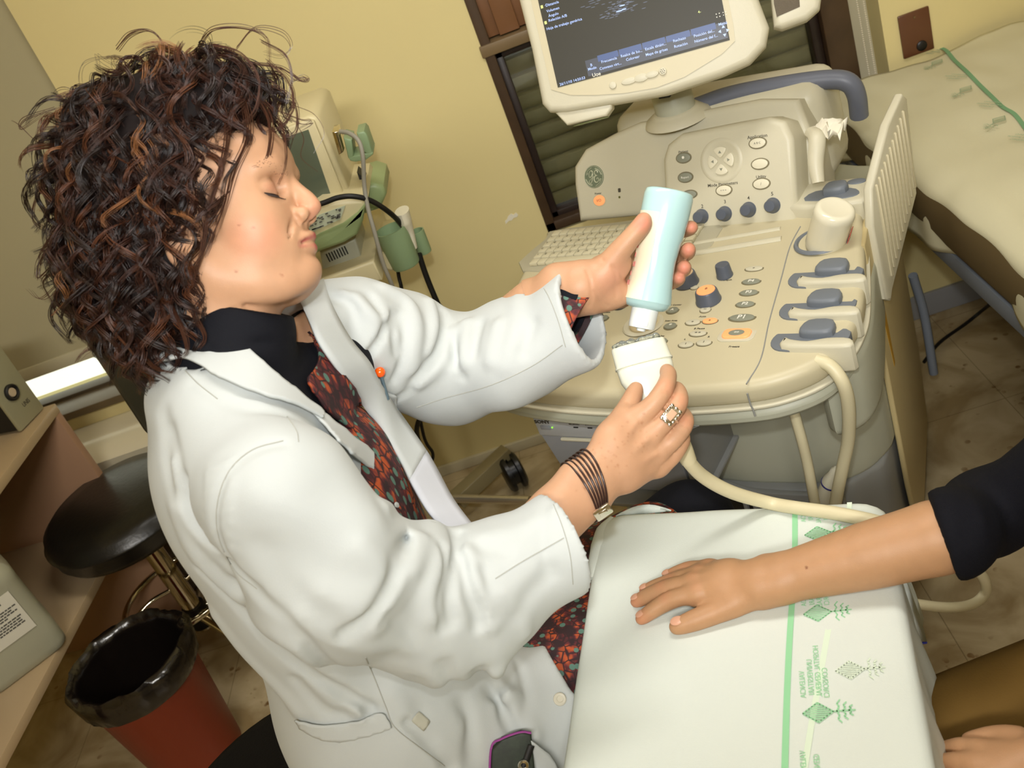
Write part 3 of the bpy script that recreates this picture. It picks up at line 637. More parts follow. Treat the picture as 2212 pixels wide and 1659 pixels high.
# ---- probe holders along the right side
hx = [onc(1752, 603), onc(1738, 668), onc(1722, 738)]
hp = B()
for i, (cx, cy) in enumerate(((1775, 600), (1758, 668), (1742, 735))):
    c = onc(cx, cy); T = Matrix.Translation((c[0], c[1], c[2])) @ Matrix.Diagonal((1.16, 1.22, 1.1, 1))
    cup = B().prism(soft([(-.046, 0), (-.040, .017), (-.02, .025), (.045, .022), (.052, 0), (.045, -.022), (-.02, -.022), (-.040, -.015)], 3), -0.012, 0.0012, 0.001, M=T)
    o = cup.done('probe_cup', m_rub, um)
    B().prism(soft([(-.010, .006), (-.004, .030), (.028, .030), (.032, .006), (.012, .001)], 3), -0.01, 0.013, 0.005, M=T).done('cup_insert', m_rub, o)
    B().prism(soft([(-.026, -.020), (-.026, -.002), (-.016, -.006), (.006, -.010), (.030, -.004), (.058, -.006), (.062, -.022), (.020, -.024)], 3), -0.035, 0.009, 0.005, M=T).done('cup_lip', m_shell, o)
# bottle well and rear holder
c = onc(1775, 520)
B().lathe([(0.046, 0.0), (0.044, 0.0035), (0.040, 0.004), (0.038, 0.001), (0.036, -0.03), (0, -0.03)], Matrix.Translation((c[0] - .0, c[1], c[2])), 40).done('bottle_well', m_rub, um)
c = onc(1800, 440); T = Matrix.Translation((c[0], c[1], c[2] + 0.01))
o = B().prism(soft([(-.075, -.03), (-.07, .045), (.03, .055), (.06, .03), (.06, -.035)], 3), -0.04, 0.01, 0.008, M=T).done('holder_block', m_shell, um)
B().prism(soft([(-.04, -.02), (-.03, .012), (.03, .012), (.05, -.01), (.03, -.024)], 3), 0.0, 0.0115, 0.001, M=T).done('holder_recess', m_rub, o)
B().prism(soft([(-.01, -.01), (-.008, .020), (.022, .022), (.026, -.006)], 3), 0.0, 0.024, 0.006, M=T).done('holder_insert', m_rub, o)
B().prism(ellipse(.035, .035, .016, .010, 20), 0.0, 0.0118, 0.001, M=T).done('holder_recess', m_rub, o)
# side skirt under the holders
B().prism(soft([(0.225, 0.02), (0.276, 0.04), (0.284, 0.12), (0.256, 0.27), (0.226, 0.39), (0.19, 0.40), (0.19, 0.2)], 4), ZT - 0.17, ZT - 0.03, 0.02, seg=4).done('holder_skirt', m_low, um)
# ---- trolley body
bxL, bxR, byF, byB = -0.12, 0.262, 0.135, 0.86
body = B().prism(soft([(bxL, byF + 0.02), (bxL + 0.03, byF), (0.0, byF - 0.012), (0.15, byF + 0.0), (0.205, byF + 0.03), (0.232, byF + 0.08), (0.240, 0.28), (0.215, 0.50), (0.165, 0.72), (0.11, 0.77), (bxL, 0.78)], 3), 0.395, 0.71, 0.012, seg=3)
body.done('trolley_body', m_low, um, 45)
B().prism(soft([(bxL - 0.03, byF + 0.0), (0.0, byF - 0.03), (0.16, byF - 0.01), (0.215, byF + 0.04), (0.235, 0.24), (0.19, 0.55), (0.13, 0.77), (bxL - 0.03, 0.77)], 3), 0.10, 0.40, 0.01, seg=3).done('trolley_base', m_trim, um, 45)
# brown side cover with louvres
A_, B_ = Vector((0.241, 0.265, 0)), Vector((0.176, 0.70, 0)); sd = (B_ - A_).normalized(); so = Vector((sd.y, -sd.x, 0))
SF = lambda d, off=0.0: frame(sd, (0, 0, 1), A_ + so * off)
B().prism([(0, 0.29), (0.02, 0.14), (0.05, 0.12), (0.38, 0.14), (0.43, 0.30), (0.43, 0.80), (0.0, 0.80)], 0.0, 0.010, 0.004, M=SF(0)).done('side_cover', mat('tan_side_cover', rgb(196, 178, 130), 0.45), um)
A2 = Vector((0.246, 0.325, 0)); B2 = Vector((0.276, 0.53, 0)); sd2 = (B2 - A2).normalized(); F2 = frame(sd2, (0, 0, 1), A2)
grl = B().prism([(0.0, 0.66), (0.018, 0.645), (0.03, 0.66), (0.19, 0.76), (0.21, 0.93), (0.195, 0.945), (0.12, 0.925), (0.02, 0.86), (0.0, 0.80)], -0.010, 0.006, 0.005, M=F2).done('louvre_frame', m_shell, um)
v0 = B()
for k in range(11):
    x = 0.035 + 0.0145 * k; z0 = 0.685 + (x - 0.035) * 0.62; z1 = 0.86 + (x - 0.035) * 0.42; v0.box((x, (z0 + z1) / 2, 0.007), (0.006, z1 - z0, 0.006), 0.002, seg=1, M=F2)
v0.done('louvre_slats', m_shell2, grl)
B().prism([(0, 0), (0.02, -.11), (0.035, -.11), (0.03, 0.01)], 0, 0.0006, M=SF(0, 0.0101) @ Matrix.Translation((0.05, 0.62, 0))).done('side_sticker', mat('label_amber', rgb(196, 150, 50), 0.5), um)
# grey rail bar at the right foot, feet/casters
B().tube([(0.170, 0.80, 0.42), (0.175, 0.82, 0.30), (0.175, 0.82, 0.14)], 0.010).done('side_rail', m_rub, um)
for x, y in ((-0.12, 0.16), (0.17, 0.19), (-0.12, 0.74), (0.12, 0.74)):
    o = B().lathe([(0, -0.022), (0.045, -0.022), (0.052, -0.015), (0.052, 0.015), (0.045, 0.022), (0, 0.022)], frame((0, 1, 0), z=(1, 0, 0), o=(x, y, 0.0525))).done('caster', m_rub, um)
    B().box((x, y, 0.09), (0.06, 0.06, 0.04), 0.01).done('caster_fork', m_trim, o)
# front trim with drive bays
tr = B().prism(soft([(-0.13, 0.385), (-0.09, 0.412), (-0.03, 0.418), (0.03, 0.402), (0.17, 0.402), (0.19, 0.38), (0.19, 0.12), (-0.13, 0.12)], 3), 0, 0.012, 0.003, M=frame((1, 0, 0), z=(0, -1, 0), o=(0, byF - 0.026, 0))).done('front_trim', m_trim, um)
B().prism(rrect(-0.065, 0.13, 0.115, 0.385, 0.01), 0.006, 0.0135, 0.001, M=frame((1, 0, 0), z=(0, -1, 0), o=(0, byF - 0.026, 0))).done('drive_bay', m_dkb, tr)
for x in (-0.060, 0.008, 0.026, 0.108): B().box((x, byF - 0.042, 0.257), (0.008, 0.010, 0.25), 0.002).done('bay_divider', m_trim, tr)
B().prism(ellipse(-0.090, 0.388, .018, .012), 0.010, 0.014, 0.002, M=frame((1, 0, 0), z=(0, -1, 0), o=(0, byF - 0.026, 0))).done('lock_button', m_low, tr)
text('legend', 'LOCK', 0.008, frame((1, 0, 0), z=(0, -1, 0), o=(-0.075, byF - 0.0385, 0.407)), m_txt, tr, ext=0.0001)
# small side box left of the bays
bx = B().box((-0.215, byF + 0.16, 0.27), (0.16, 0.3, 0.24), 0.012).done('side_box', m_low, um)
# rear push handle
hpnt = [ML(dp(1500, 232, 1.95)), ML(dp(1580, 205, 1.91)), ML(dp(1700, 183, 1.86)), ML(dp(1790, 172, 1.83)), ML(dp(1832, 178, 1.82)), ML(dp(1850, 205, 1.83)), ML(dp(1856, 250, 1.86))]
B().tube(hpnt, [0.017, 0.017, 0.0175, 0.0175, 0.018, 0.017, 0.017], 14).done('push_handle', mat('slate_blue_handle', rgb(100, 104, 116), 0.45), um)
# raised white tray edge and recess beside the key panel
B().tube([ML(dp(1752, 285, 1.72)), ML(dp(1765, 300, 1.70)), ML(dp(1762, 350, 1.70)), ML(dp(1768, 395, 1.70))], [0.012, 0.014, 0.013, 0.010], flat=0.8).done('tray_edge', m_shell, um)
# black cable leaving behind
# ---- printer under the console
pz1 = 0.681; pO = ML(at(1148, 900, pz1)); m_prn = mat('printer_grey', rgb(172, 174, 176), 0.42); m_prn2 = mat('printer_grey_dark', rgb(140, 142, 146), 0.45)
PF = frame(MXA, MYA, MW((pO[0], pO[1], 0)))
pr = thing('thermal_printer', 'grey video printer slung under the left end of the beige console', 'printer', PF)
B().box((0.13, 0.16, pz1 - 0.022), (0.26, 0.32, 0.044), 0.004).done('upper_case', m_prn, pr)
B().prism([(0.0, pz1 - 0.044), (0.26, pz1 - 0.044), (0.26, pz1 - 0.16), (0.028, pz1 - 0.16), (0.012, pz1 - 0.10)], -0.32, -0.004, 0.003, M=frame((1, 0, 0), z=(0, -1, 0))).done('lower_case', m_prn2, pr)
B().box((0.15, -0.001, pz1 - 0.047), (0.21, 0.006, 0.005), 0.001).done('paper_slot', m_white, pr)
B().box((0.021, -0.001, pz1 - 0.023), (0.020, 0.003, 0.008), 0.001).done('power_switch', m_prn2, pr)
B().ell((0.0355, -0.0015, pz1 - 0.022), (.0015, .0015, .0015), n=10).done('green_led', mat('green_led', rgb(120, 220, 40), 0.3, emit=(0.3, 1, 0.05, 1), es=1.2), pr)
PT = lambda x, z: frame((1, 0, 0), z=(0, -1, 0), o=(x, -0.0012, z))
text('brand_lettering', 'SONY', 0.0095, PT(0.0185, pz1 - 0.0105), m_txt, pr, sx=1.25, bold=0.0003)
text('legend', 'RECEIVING', 0.0042, PT(0.083, pz1 - 0.013), m_txt, pr); text('legend', 'EMPTY', 0.0042, PT(0.111, pz1 - 0.013), m_txt, pr)
for x in (0.084, 0.112): B().box((x, -0.001, pz1 - 0.020), (0.009, 0.001, 0.002)).done('indicator_slot', m_dkb, pr)
B().box((0.14, 0.14, pz1 - 0.172), (0.29, 0.33, 0.008), 0.002).box((-0.002, 0.14, pz1 - 0.158), (0.008, 0.33, 0.03), 0.002).done('support_tray', m_trim, pr)
B().box((0.27, 0.16, pz1 - 0.085), (0.012, 0.31, 0.17), 0.002).done('bracket', m_trim, pr)
# ---- monitor
sBL, sBR = dp(1208, 190, 1.74), dp(1577, 88, 1.66)
mx = sBR - sBL; SW = float(np.linalg.norm(mx)); mx = mx / SW
sTL = None
# screen up direction: find u so that the left edge runs through (1165,0)
upv = np.array([0, 0, 1.0]); best = None
for tl in np.linspace(-25, 35, 121):
    zax = np.cross(mx, upv); zax /= np.linalg.norm(zax)          # horizontal, away from / towards viewer
    if np.dot(zax, -sBL) < 0: zax = -zax
    u_ = upv * math.cos(math.radians(tl)) - zax * math.sin(math.radians(tl)); u_ = u_ - u_.dot(mx) * mx; u_ /= np.linalg.norm(u_)
    p = CW.T @ (sBL + 0.12 * u_ - EYE); qx, qy = CX + F_PX * p[0] / -p[2], CY - F_PX * p[1] / -p[2]
    q0 = np.array([1208, 190.]); dd = np.array([qx, qy]) - q0; want = np.array([1165 - 1208, -190.]); e = abs(dd[0] * want[1] - dd[1] * want[0]) / np.linalg.norm(dd) / 190
    if best is None or e < best[0]: best = (e, u_, tl)
MU = best[1]; MN = np.cross(mx, MU)
FM = frame(mx, MU, sBL)
mo = thing('monitor', 'x', 'x', FM); bpy.data.objects.remove(mo)
def mp(px, py):
    h_ = hit(px, py, sBL, MN); v_ = FM.inverted() @ Vector(h_); return v_.x, v_.y
FMl = um.matrix_world.inverted() @ FM
SH = SW * 0.77
mc = thing('monitor_tmp', 'x', 'x'); bpy.data.objects.remove(mc)
def mdone(b, name, m, parent=None, sharp=38):
    o = b.done(name, m, parent if parent else um, sharp)
    return o
oL_ = [mp(*p) for p in ((1122, 0), (1150, 110), (1172, 225), (1188, 243), (1225, 243), (1330, 225), (1440, 205), (1560, 165), (1620, 138), (1655, 100), (1662, 60))]
out = oL_ + [(SW + 0.045, SH * 0.5), (SW + 0.035, SH + 0.03), (SW - 0.02, SH + 0.05), (0.02, SH + 0.05), (-0.035, SH + 0.02)]
mon = mdone(B().prism(out, -0.045, 0.010, 0.012, M=FMl, seg=4), 'monitor_housing', m_shell, sharp=50)
mi = FMl.inverted()
# bright inner bezel with curved lower edge
inn = [(-0.012, SH), (-0.012, 0.0)] + [mp(*p) for p in ((1200, 196), (1235, 206), (1290, 206), (1350, 202), (1420, 190), (1480, 167), (1560, 118), (1588, 90))] + [(SW + 0.010, 0.02), (SW + 0.010, SH)]
B().prism(inn, 0.0, 0.0115, 0.0, M=FMl).done('bezel', m_shell2, mon)
m_scr = mat('screen_dark', rgb(52, 49, 38), 0.42, spec=0.25, emit=rgb(60, 60, 58), es=0.22)
scr = B().box((SW / 2, SH / 2, 0.011), (SW, SH, 0.003)).done('screen', m_scr, mon); scr.data.transform(FMl)
def on(z): return FMl @ Matrix.Translation((0, 0, z))
m_blue = mat('screen_blue', rgb(46, 66, 110), 0.4, emit=rgb(56, 80, 135), es=0.45); m_navy = mat('screen_navy', rgb(44, 48, 60), 0.4, emit=rgb(44, 50, 66), es=0.4)
m_sct = mat('screen_text', rgb(150, 170, 215), 0.4, emit=rgb(150, 175, 230), es=0.8); m_ico = mat('screen_icon', rgb(190, 200, 120), 0.4, emit=rgb(190, 205, 120), es=0.5)
x0, y0_ = mp(1270, 150); x1, _ = mp(1550, 75)
B().prism([(x0, 0.004), (SW - 0.002, 0.004), (SW - 0.002, 0.030), (x0, 0.030)], 0.0126, 0.0128, M=FMl).done('menu_panel', m_navy, scr)
cells = [1294, 1340, 1390, 1441, 1494, 1549]
bar_ = B(); ya = 0.0225; yb = 0.0325
for k in range(5):
    xa, xb = mp(cells[k], 135 - (cells[k] - 1294) * 0.28)[0], mp(cells[k + 1], 135 - (cells[k + 1] - 1294) * 0.28)[0]
    bar_.prism([(xa + .0008, ya), (xb - .0008, ya), (xb - .0008, yb), (xa + .0008, yb)], 0.0129, 0.0131, M=FMl)
bar_.done('menu_bar', m_blue, scr)
stx = []
def st_(s_, px, py, size, m=m_sct, al='CENTER'):
    x, y = mp(px, py); stx.append(text('screen_lettering', s_, size, on(0.0133) @ Matrix.Translation((x, y, 0)), m, scr, ext=0.00008, align=al, bold=0.00005))
for s_, px, py in (('Frecuencia', 1318, 131), ('Realce de bo...', 1366, 117), ('Escala din\u00e1m...', 1418, 102), ('Rechazo', 1469, 87), ('Posici\u00f3n del...', 1522, 74), ('Convexo virt...', 1321, 144), ('Colorear', 1369, 127), ('Mapa de grises', 1420, 114), ('Rotaci\u00f3n', 1472, 99), ('N\u00famero del f...', 1526, 85), ('B', 1280, 142), ('Modo', 1282, 149), ('Men\u00fa', 1562, 53)): st_(s_, px, py, 0.0062)
for s_, px, py in (('\u00b7Distancia', 1180, 15), ('Volumen', 1184, 27), ('\u00c1ngulo', 1188, 37), ('Relaci\u00f3n A/B', 1188, 47), ('Hoja de trabajo gen\u00e9rica', 1184, 65), ('26/11/10 14:50:53', 1212, 184)): st_(s_, px, py, 0.0062, al='LEFT')
st_('Uoe', 1291, 162, 0.0085, m_wtxt); st_('4-', 1512, 28, 0.006, m_ico); st_('\u2237', 1552, 36, 0.014, m_wtxt); st_('\u2237', 1566, 32, 0.012, m_wtxt)
for px, py in ((1174, 17), (1182, 51)):
    x, y = mp(px, py); B().box((x, y, 0), (0.004, 0.005, 0.0003)).done('screen_icon', m_ico, scr).data.transform(on(0.0132))
for (px, py, a) in ((1563, 60, 90), (1556, 70, 180), (1572, 67, 0), (1566, 77, 270)):
    x, y = mp(px, py); B().prism([(0.003 * math.cos(math.radians(a + t)), 0.003 * math.sin(math.radians(a + t))) for t in (0, 120, 240)], 0, 0.0002, M=on(0.0131) @ Matrix.Translation((x, y, 0))).done('screen_arrow', m_sct, scr)
# faint grey echo image near the top of the screen
ech = B(); cxp, cyp = mp(1335, 20)
for k in range(150):
    ex = random.gauss(0, 0.020); ey = random.uniform(-0.012, 0.05); wdt = random.uniform(0.002, 0.006)
    ech.prism(ellipse(cxp + ex, cyp + ey, wdt, 0.0006, 6), 0.0126, 0.0127, M=FMl)
o = ech.done('echo_image', mat('echo_grey', rgb(84, 92, 110), 0.5, emit=rgb(90, 98, 120), es=0.3), scr)
ech = B()
for (px, py, rx) in ((1346, 14, .005), (1340, 26, .006), (1350, 22, .004)):
    x, y = mp(px, py); ech.prism(ellipse(x, y, rx, 0.001, 12, 0), 0.0127, 0.0128, M=FMl)
ech.done('echo_highlight', m_sct, scr)
# bezel buttons
def mb(px, py, rx, ry, name='bezel_button', m=m_shell, z=0.0115, h=0.003):
    x, y = mp(px, py); return B().prism(ellipse(x, y, rx, ry, 24), z - 0.001, z + h, 0.0012, M=FMl, seg=2).done(name, m, mon)
mb(1326, 185, .0062, .0062); mb(1433, 155, .0066, .0066)
for k, (px, py, rx, ry) in enumerate(((1361, 176, .0135, .0055), (1387, 169, .0125, .0068), (1410, 162, .0115, .0055))): mb(px, py, rx, ry, h=0.0022 + 0.0003 * k)
x, y = mp(1433, 155); spk = B()
for k in range(7): a = 2 * PI * k / 6; r = 0.0032 if k < 6 else 0; spk.prism(ellipse(x + r * math.cos(a), y + r * math.sin(a), .0008, .0008, 8), 0.0145, 0.0148, M=FMl)
spk.done('button_holes', m_txt, mon)
# lamp housing under the monitor and speaker wing at its right
a0 = mp(1205, 243)[0]; lx, ly = mp(1270, 245)
tk = B().prism([(lx - 0.055, ly + 0.015), (lx - 0.04, ly - 0.010), (lx + 0.03, ly - 0.012), (lx + 0.042, ly - 0.002), (lx + 0.045, ly + 0.02)], -0.035, 0.0, 0.004, M=FMl).done('task_light', m_shell, um)
B().prism(ellipse(0, 0, 0.032, 0.010, 24), 0, 0.002, 0.001, M=FMl @ Matrix.Translation((lx - 0.0, ly - 0.0125, -0.018)) @ Matrix.Rotation(PI / 2, 4, 'X')).done('light_lens', mat('lens_green', rgb(120, 128, 84), 0.15), tk)
wg = [mp(*p) for p in ((1660, -60), (1668, 20), (1672, 58), (1690, 62), (1745, 42), (1772, 18), (1780, -40))]
wing = B().prism(wg, -0.055, -0.004, 0.010, M=FMl).done('speaker_wing', m_shell, mon)
gr = [mp(*p) for p in ((1672, 8), (1678, 36), (1728, 14), (1726, -20), (1670, -20))]
go_ = B().prism(gr, -0.005, -0.0032, 0, M=FMl).done('speaker_grille', mat('speaker_mesh', rgb(110, 100, 84), 0.6, bump=1.0, bscale=900), wing)
# ---- cables of the machine
m_cab = mat('ivory_cable', rgb(214, 204, 168), 0.42, spec=0.4)
def cable(name, label, pts, r, m=m_cab, cat='cable', grp=None, parent=None):
    o = B().tube(pts, r, 12, per=8).done(name, m, parent)
    return tag(o, label, cat, grp or ('cables of the older scanner' if name == 'scanner_cable' else 'ivory probe cables'))
cable('probe_cable', 'thick ivory probe cable looping down from the right front corner of the console', [dp(1762, 778, 1.47), dp(1795, 792, 1.46), dp(1822, 830, 1.46), dp(1833, 880, 1.49), dp(1832, 950, 1.55), dp(1820, 1010, 1.60), dp(1806, 1080, 1.66), dp(1790, 1180, 1.75)], 0.0100)
cable('probe_cable', 'straight ivory probe cable hanging steeply under the console beside the looping one', [dp(1704, 850, 1.56), dp(1718, 900, 1.58), dp(1732, 950, 1.60), dp(1744, 1000, 1.63), dp(1757, 1070, 1.67), dp(1775, 1160, 1.74)], 0.0085)
# small probe parked low on the trolley
pc = dp(1775, 1010, 1.73)
sp = thing('parked_probe', 'small ivory probe with a blue ring parked low on the trolley front', 'probe', frame((CW @ np.array([1, 0, 0])), z=(dp(1752, 958, 1.66) - dp(1785, 1060, 1.76)), o=dp(1783, 1070, 1.72)))
B().lathe([(0, -0.02), (0.014, -0.02), (0.016, 0.0), (0.015, 0.035), (0.011, 0.036)], n=24, sx=1.0, sy=0.8).done('probe_body', m_white, sp)
B().lathe([(0.0155, 0.034), (0.0155, 0.037), (0.0, 0.037)], n=24).done('blue_ring', mat('blue_ring', rgb(50, 50, 130), 0.4), sp)
B().lathe([(0.0148, 0.036), (0.014, 0.045), (0.009, 0.062), (0.008, 0.072), (0.004, 0.078), (0, 0.079)], n=24).done('probe_head', m_white, sp)
# tissue stuffed behind the tray edge
ti = B(); tp = ML(dp(1790, 285, 1.72)); g = []
for i in range(9):
    row = []
    for j in range(9):
        p_ = np.array([(i - 4) * 0.007, (j - 4) * 0.007, 0.0]); nz = mnoise.noise(Vector((i * .55, j * .55, 3))) * 0.03 + mnoise.noise(Vector((i * .9, j * .9, 9))) * .012
        p_[2] = nz; row.append(MW(tp + np.array([p_[0] + nz * .3, p_[1], nz + 0.004])))
    g.append(row)
to_ = ti.sheet(g).done('tissue', mat('tissue_white', rgb(226, 220, 200), 0.9), None, 30); md = to_.modifiers.new('s', 'SOLIDIFY'); md.thickness = 0.0012
tag(to_, 'crumpled white paper tissue tucked into the recess right of the key panel', 'tissue')
# white gel bottle upside down in the well
wb_ = onc(1775, 528); wbz = MW(wb_)
axd = dp(1757, 465, 1.66) - dp(1783, 545, 1.72)
bt = thing('gel_bottle', 'white gel bottle standing upside down in the console holder, red print on its side', 'bottle', frame(CW @ np.array([1, 0, 0]), z=axd, o=wbz - 0.012 * axd / np.linalg.norm(axd)))
B().lathe([(0, -0.02), (0.012, -0.02), (0.014, -0.005), (0.030, 0.004), (0.0320, 0.012), (0.0325, 0.072), (0.033, 0.076), (0.031, 0.084), (0.027, 0.0875), (0.0225, 0.0875), (0.020, 0.0868), (0.0, 0.0866)], n=40).done('bottle_body', mat('glossy_white_plastic', rgb(228, 222, 198), 0.18, spec=0.6), bt, 70)
rp = B()
for k in range(6): rp.box((0.0337, 0.0, 0.014 + k * 0.0085), (0.0012, 0.008, 0.0065), 0.0003, M=Matrix.Rotation(math.radians(-28), 4, 'Z'))
rp.done('red_print', mat('red_print', rgb(196, 92, 78), 0.5), bt)
# ------------------------------------------------------------------ smooth implicit shapes turned into meshes
def smin(a, b, k):
    h = np.clip(0.5 + 0.5 * (b - a) / k, 0, 1); return b * (1 - h) + a * h - k * h * (1 - h)
class Field:
    def __init__(s, lo, hi, h):
        s.lo = np.array(lo, float); s.h = h; s.n = np.maximum(4, np.ceil((np.array(hi) - s.lo) / h).astype(int) + 1)
        s.ax = [(s.lo[i] + h * np.arange(s.n[i])).astype(np.float32) for i in range(3)]
        s.D = np.full(tuple(s.n), 1.0, np.float32)
    def blank(s):
        o = object.__new__(Field); o.lo = s.lo; o.h = s.h; o.n = s.n; o.ax = s.ax; o.D = np.full(tuple(s.n), 1.0, np.float32); return o
    def box(s, lo, hi):
        i0 = np.clip(np.floor((np.array(lo) - s.lo) / s.h).astype(int), 0, s.n); i1 = np.clip(np.ceil((np.array(hi) - s.lo) / s.h).astype(int) + 1, 0, s.n)
        sl = tuple(slice(a, b) for a, b in zip(i0, i1)); return sl, s.ax[0][sl[0]][:, None, None], s.ax[1][sl[1]][None, :, None], s.ax[2][sl[2]][None, None, :]
    def comb(s, sl, d, k, op):
        if op == 'add': s.D[sl] = smin(s.D[sl], d, k)
        else: s.D[sl] = -smin(-s.D[sl], d, k)
    def cap(s, a, b, ra, rb=None, k=0.01, op='add'):
        rb = ra if rb is None else rb; a = np.array(a, float); b = np.array(b, float); m = max(ra, rb) + k * 1.5 + 3 * s.h
        sl, X, Y, Z = s.box(np.minimum(a, b) - m, np.maximum(a, b) + m)
        if any(q.stop <= q.start for q in sl): return s
        ab = b - a; L2 = max(float(ab @ ab), 1e-12)
        t = np.clip(((X - a[0]) * ab[0] + (Y - a[1]) * ab[1] + (Z - a[2]) * ab[2]) / L2, 0, 1)
        d = np.sqrt((X - a[0] - t * ab[0]) ** 2 + (Y - a[1] - t * ab[1]) ** 2 + (Z - a[2] - t * ab[2]) ** 2) - (ra + t * (rb - ra))
        s.comb(sl, d, k, op); return s
    def chain(s, pts, rs, k=0.01, op='add', per=1):
        if per > 1:
            P = spline(pts, per); R = np.interp(np.linspace(0, len(rs) - 1, len(P)), range(len(rs)), rs)
        else: P, R = pts, rs
        for i in range(len(P) - 1): s.cap(P[i], P[i + 1], R[i], R[i + 1], k, op)
        return s
    def ell(s, c, r, M=None, k=0.01, op='add'):
        """ellipsoid; rows of M are its axes"""
        c = np.array(c, float); r = np.array(r, float); M = np.eye(3) if M is None else np.array(M); m = max(r) + k * 1.5 + 3 * s.h
        sl, X, Y, Z = s.box(c - m, c + m)
        if any(q.stop <= q.start for q in sl): return s
        x, y, z = X - c[0], Y - c[1], Z - c[2]
        q = [x * M[i][0] + y * M[i][1] + z * M[i][2] for i in range(3)]
        k0 = np.sqrt(sum((q[i] / r[i]) ** 2 for i in range(3))); k1 = np.sqrt(sum((q[i] / r[i] ** 2) ** 2 for i in range(3))) + 1e-9
        s.comb(sl, k0 * (k0 - 1) / k1, k, op); return s
    def bulge(s, pts, amp, w):
        """raise (amp>0) or groove (amp<0) the surface along a polyline"""
        pts = [np.array(p, float) for p in pts]; P = spline(pts, 4) if len(pts) > 2 else pts
        A = np.min(P, axis=0) - 3 * w; C = np.max(P, axis=0) + 3 * w
        sl, X, Y, Z = s.box(A, C)
        if any(q.stop <= q.start for q in sl): return s
        best = None
        for a, b in zip(P, P[1:]):
            ab = b - a; L2 = max(float(ab @ ab), 1e-12)
            t = np.clip(((X - a[0]) * ab[0] + (Y - a[1]) * ab[1] + (Z - a[2]) * ab[2]) / L2, 0, 1)
            d = (X - a[0] - t * ab[0]) ** 2 + (Y - a[1] - t * ab[1]) ** 2 + (Z - a[2] - t * ab[2]) ** 2
            best = d if best is None else np.minimum(best, d)
        s.D[sl] -= (amp * np.exp(-best / w ** 2)).astype(np.float32); return s
    def at(s, p):
        q = (np.asarray(p) - s.lo) / s.h; q = np.clip(q, 0, s.n - 1.001); i = np.floor(q).astype(int); f = q - i; D = s.D; v = 0
        for dx in (0, 1):
            for dy in (0, 1):
                for dz in (0, 1):
                    w_ = (f[..., 0] if dx else 1 - f[..., 0]) * (f[..., 1] if dy else 1 - f[..., 1]) * (f[..., 2] if dz else 1 - f[..., 2])
                    v = v + w_ * D[i[..., 0] + dx, i[..., 1] + dy, i[..., 2] + dz]
        return v
    def grad(s, p):
        e = s.h; g = np.array([s.at(np.asarray(p) + np.eye(3)[i] * e) - s.at(np.asarray(p) - np.eye(3)[i] * e) for i in range(3)]); return g / (np.linalg.norm(g) + 1e-9)
    def see(s, px, py, d0=0.6, d1=2.2, n=500):
        """first surface point met by the line of sight through a pixel"""
        r = ray(px, py); ds = np.linspace(d0, d1, n); P = EYE + ds[:, None] * r
        inside = np.all((P > s.lo) & (P < s.lo + s.h * (s.n - 1)), axis=1); v = np.where(inside, s.at(P), 1.0)
        i = np.argmax(v < 0)
        if v[i] >= 0: return None
        a, b = v[i - 1], v[i]; t = a / (a - b) if i and a < 0.9 else 1.0
        return EYE + r * (ds[i - 1] + t * (ds[i] - ds[i - 1]) if i else ds[i])
    def net(s, iso=0.0):
        D = s.D - iso; neg = D < 0
        c = np.zeros(tuple(s.n - 1), np.int8)
        for dx in (0, 1):
            for dy in (0, 1):
                for dz in (0, 1): c += neg[dx:s.n[0] - 1 + dx, dy:s.n[1] - 1 + dy, dz:s.n[2] - 1 + dz]
        cells = np.argwhere((c > 0) & (c < 8)); idx = np.full(c.shape, -1, np.int32); idx[tuple(cells.T)] = np.arange(len(cells))
        acc = np.zeros((len(cells), 3)); cnt = np.zeros(len(cells))
        cor = [(a, b, e) for a in (0, 1) for b in (0, 1) for e in (0, 1)]
        for p in cor:
            for ax_ in range(3):
                if p[ax_]: continue
                q = list(p); q[ax_] = 1
                va = D[cells[:, 0] + p[0], cells[:, 1] + p[1], cells[:, 2] + p[2]]; vb = D[cells[:, 0] + q[0], cells[:, 1] + q[1], cells[:, 2] + q[2]]
                m = (va < 0) != (vb < 0); t = np.where(m, va / np.where(m, va - vb, 1), 0)
                pt = np.tile(np.array(p, float), (len(cells), 1)); pt[:, ax_] += t
                acc[m] += pt[m]; cnt[m] += 1
        V = s.lo + s.h * (cells + acc / cnt[:, None]); F = []
        for ax_ in range(3):
            b_, c_ = (ax_ + 1) % 3, (ax_ + 2) % 3
            lo = [slice(None)] * 3; hi = [slice(None)] * 3; lo[ax_] = slice(0, -1); hi[ax_] = slice(1, None)
            A_, B_ = neg[tuple(lo)], neg[tuple(hi)]
            for flip, mk in ((False, A_ & ~B_), (True, ~A_ & B_)):
                e = np.argwhere(mk); e = e[(e[:, b_] > 0) & (e[:, c_] > 0) & (e[:, b_] < s.n[b_] - 1) & (e[:, c_] < s.n[c_] - 1)]
                def ix(db, dc): q = e.copy(); q[:, b_] -= db; q[:, c_] -= dc; return idx[q[:, 0], q[:, 1], q[:, 2]]
                Q = np.stack([ix(1, 1), ix(0, 1), ix(0, 0), ix(1, 0)], 1)
                if flip: Q = Q[:, ::-1]
                F.append(Q)
        return V, np.concatenate(F)
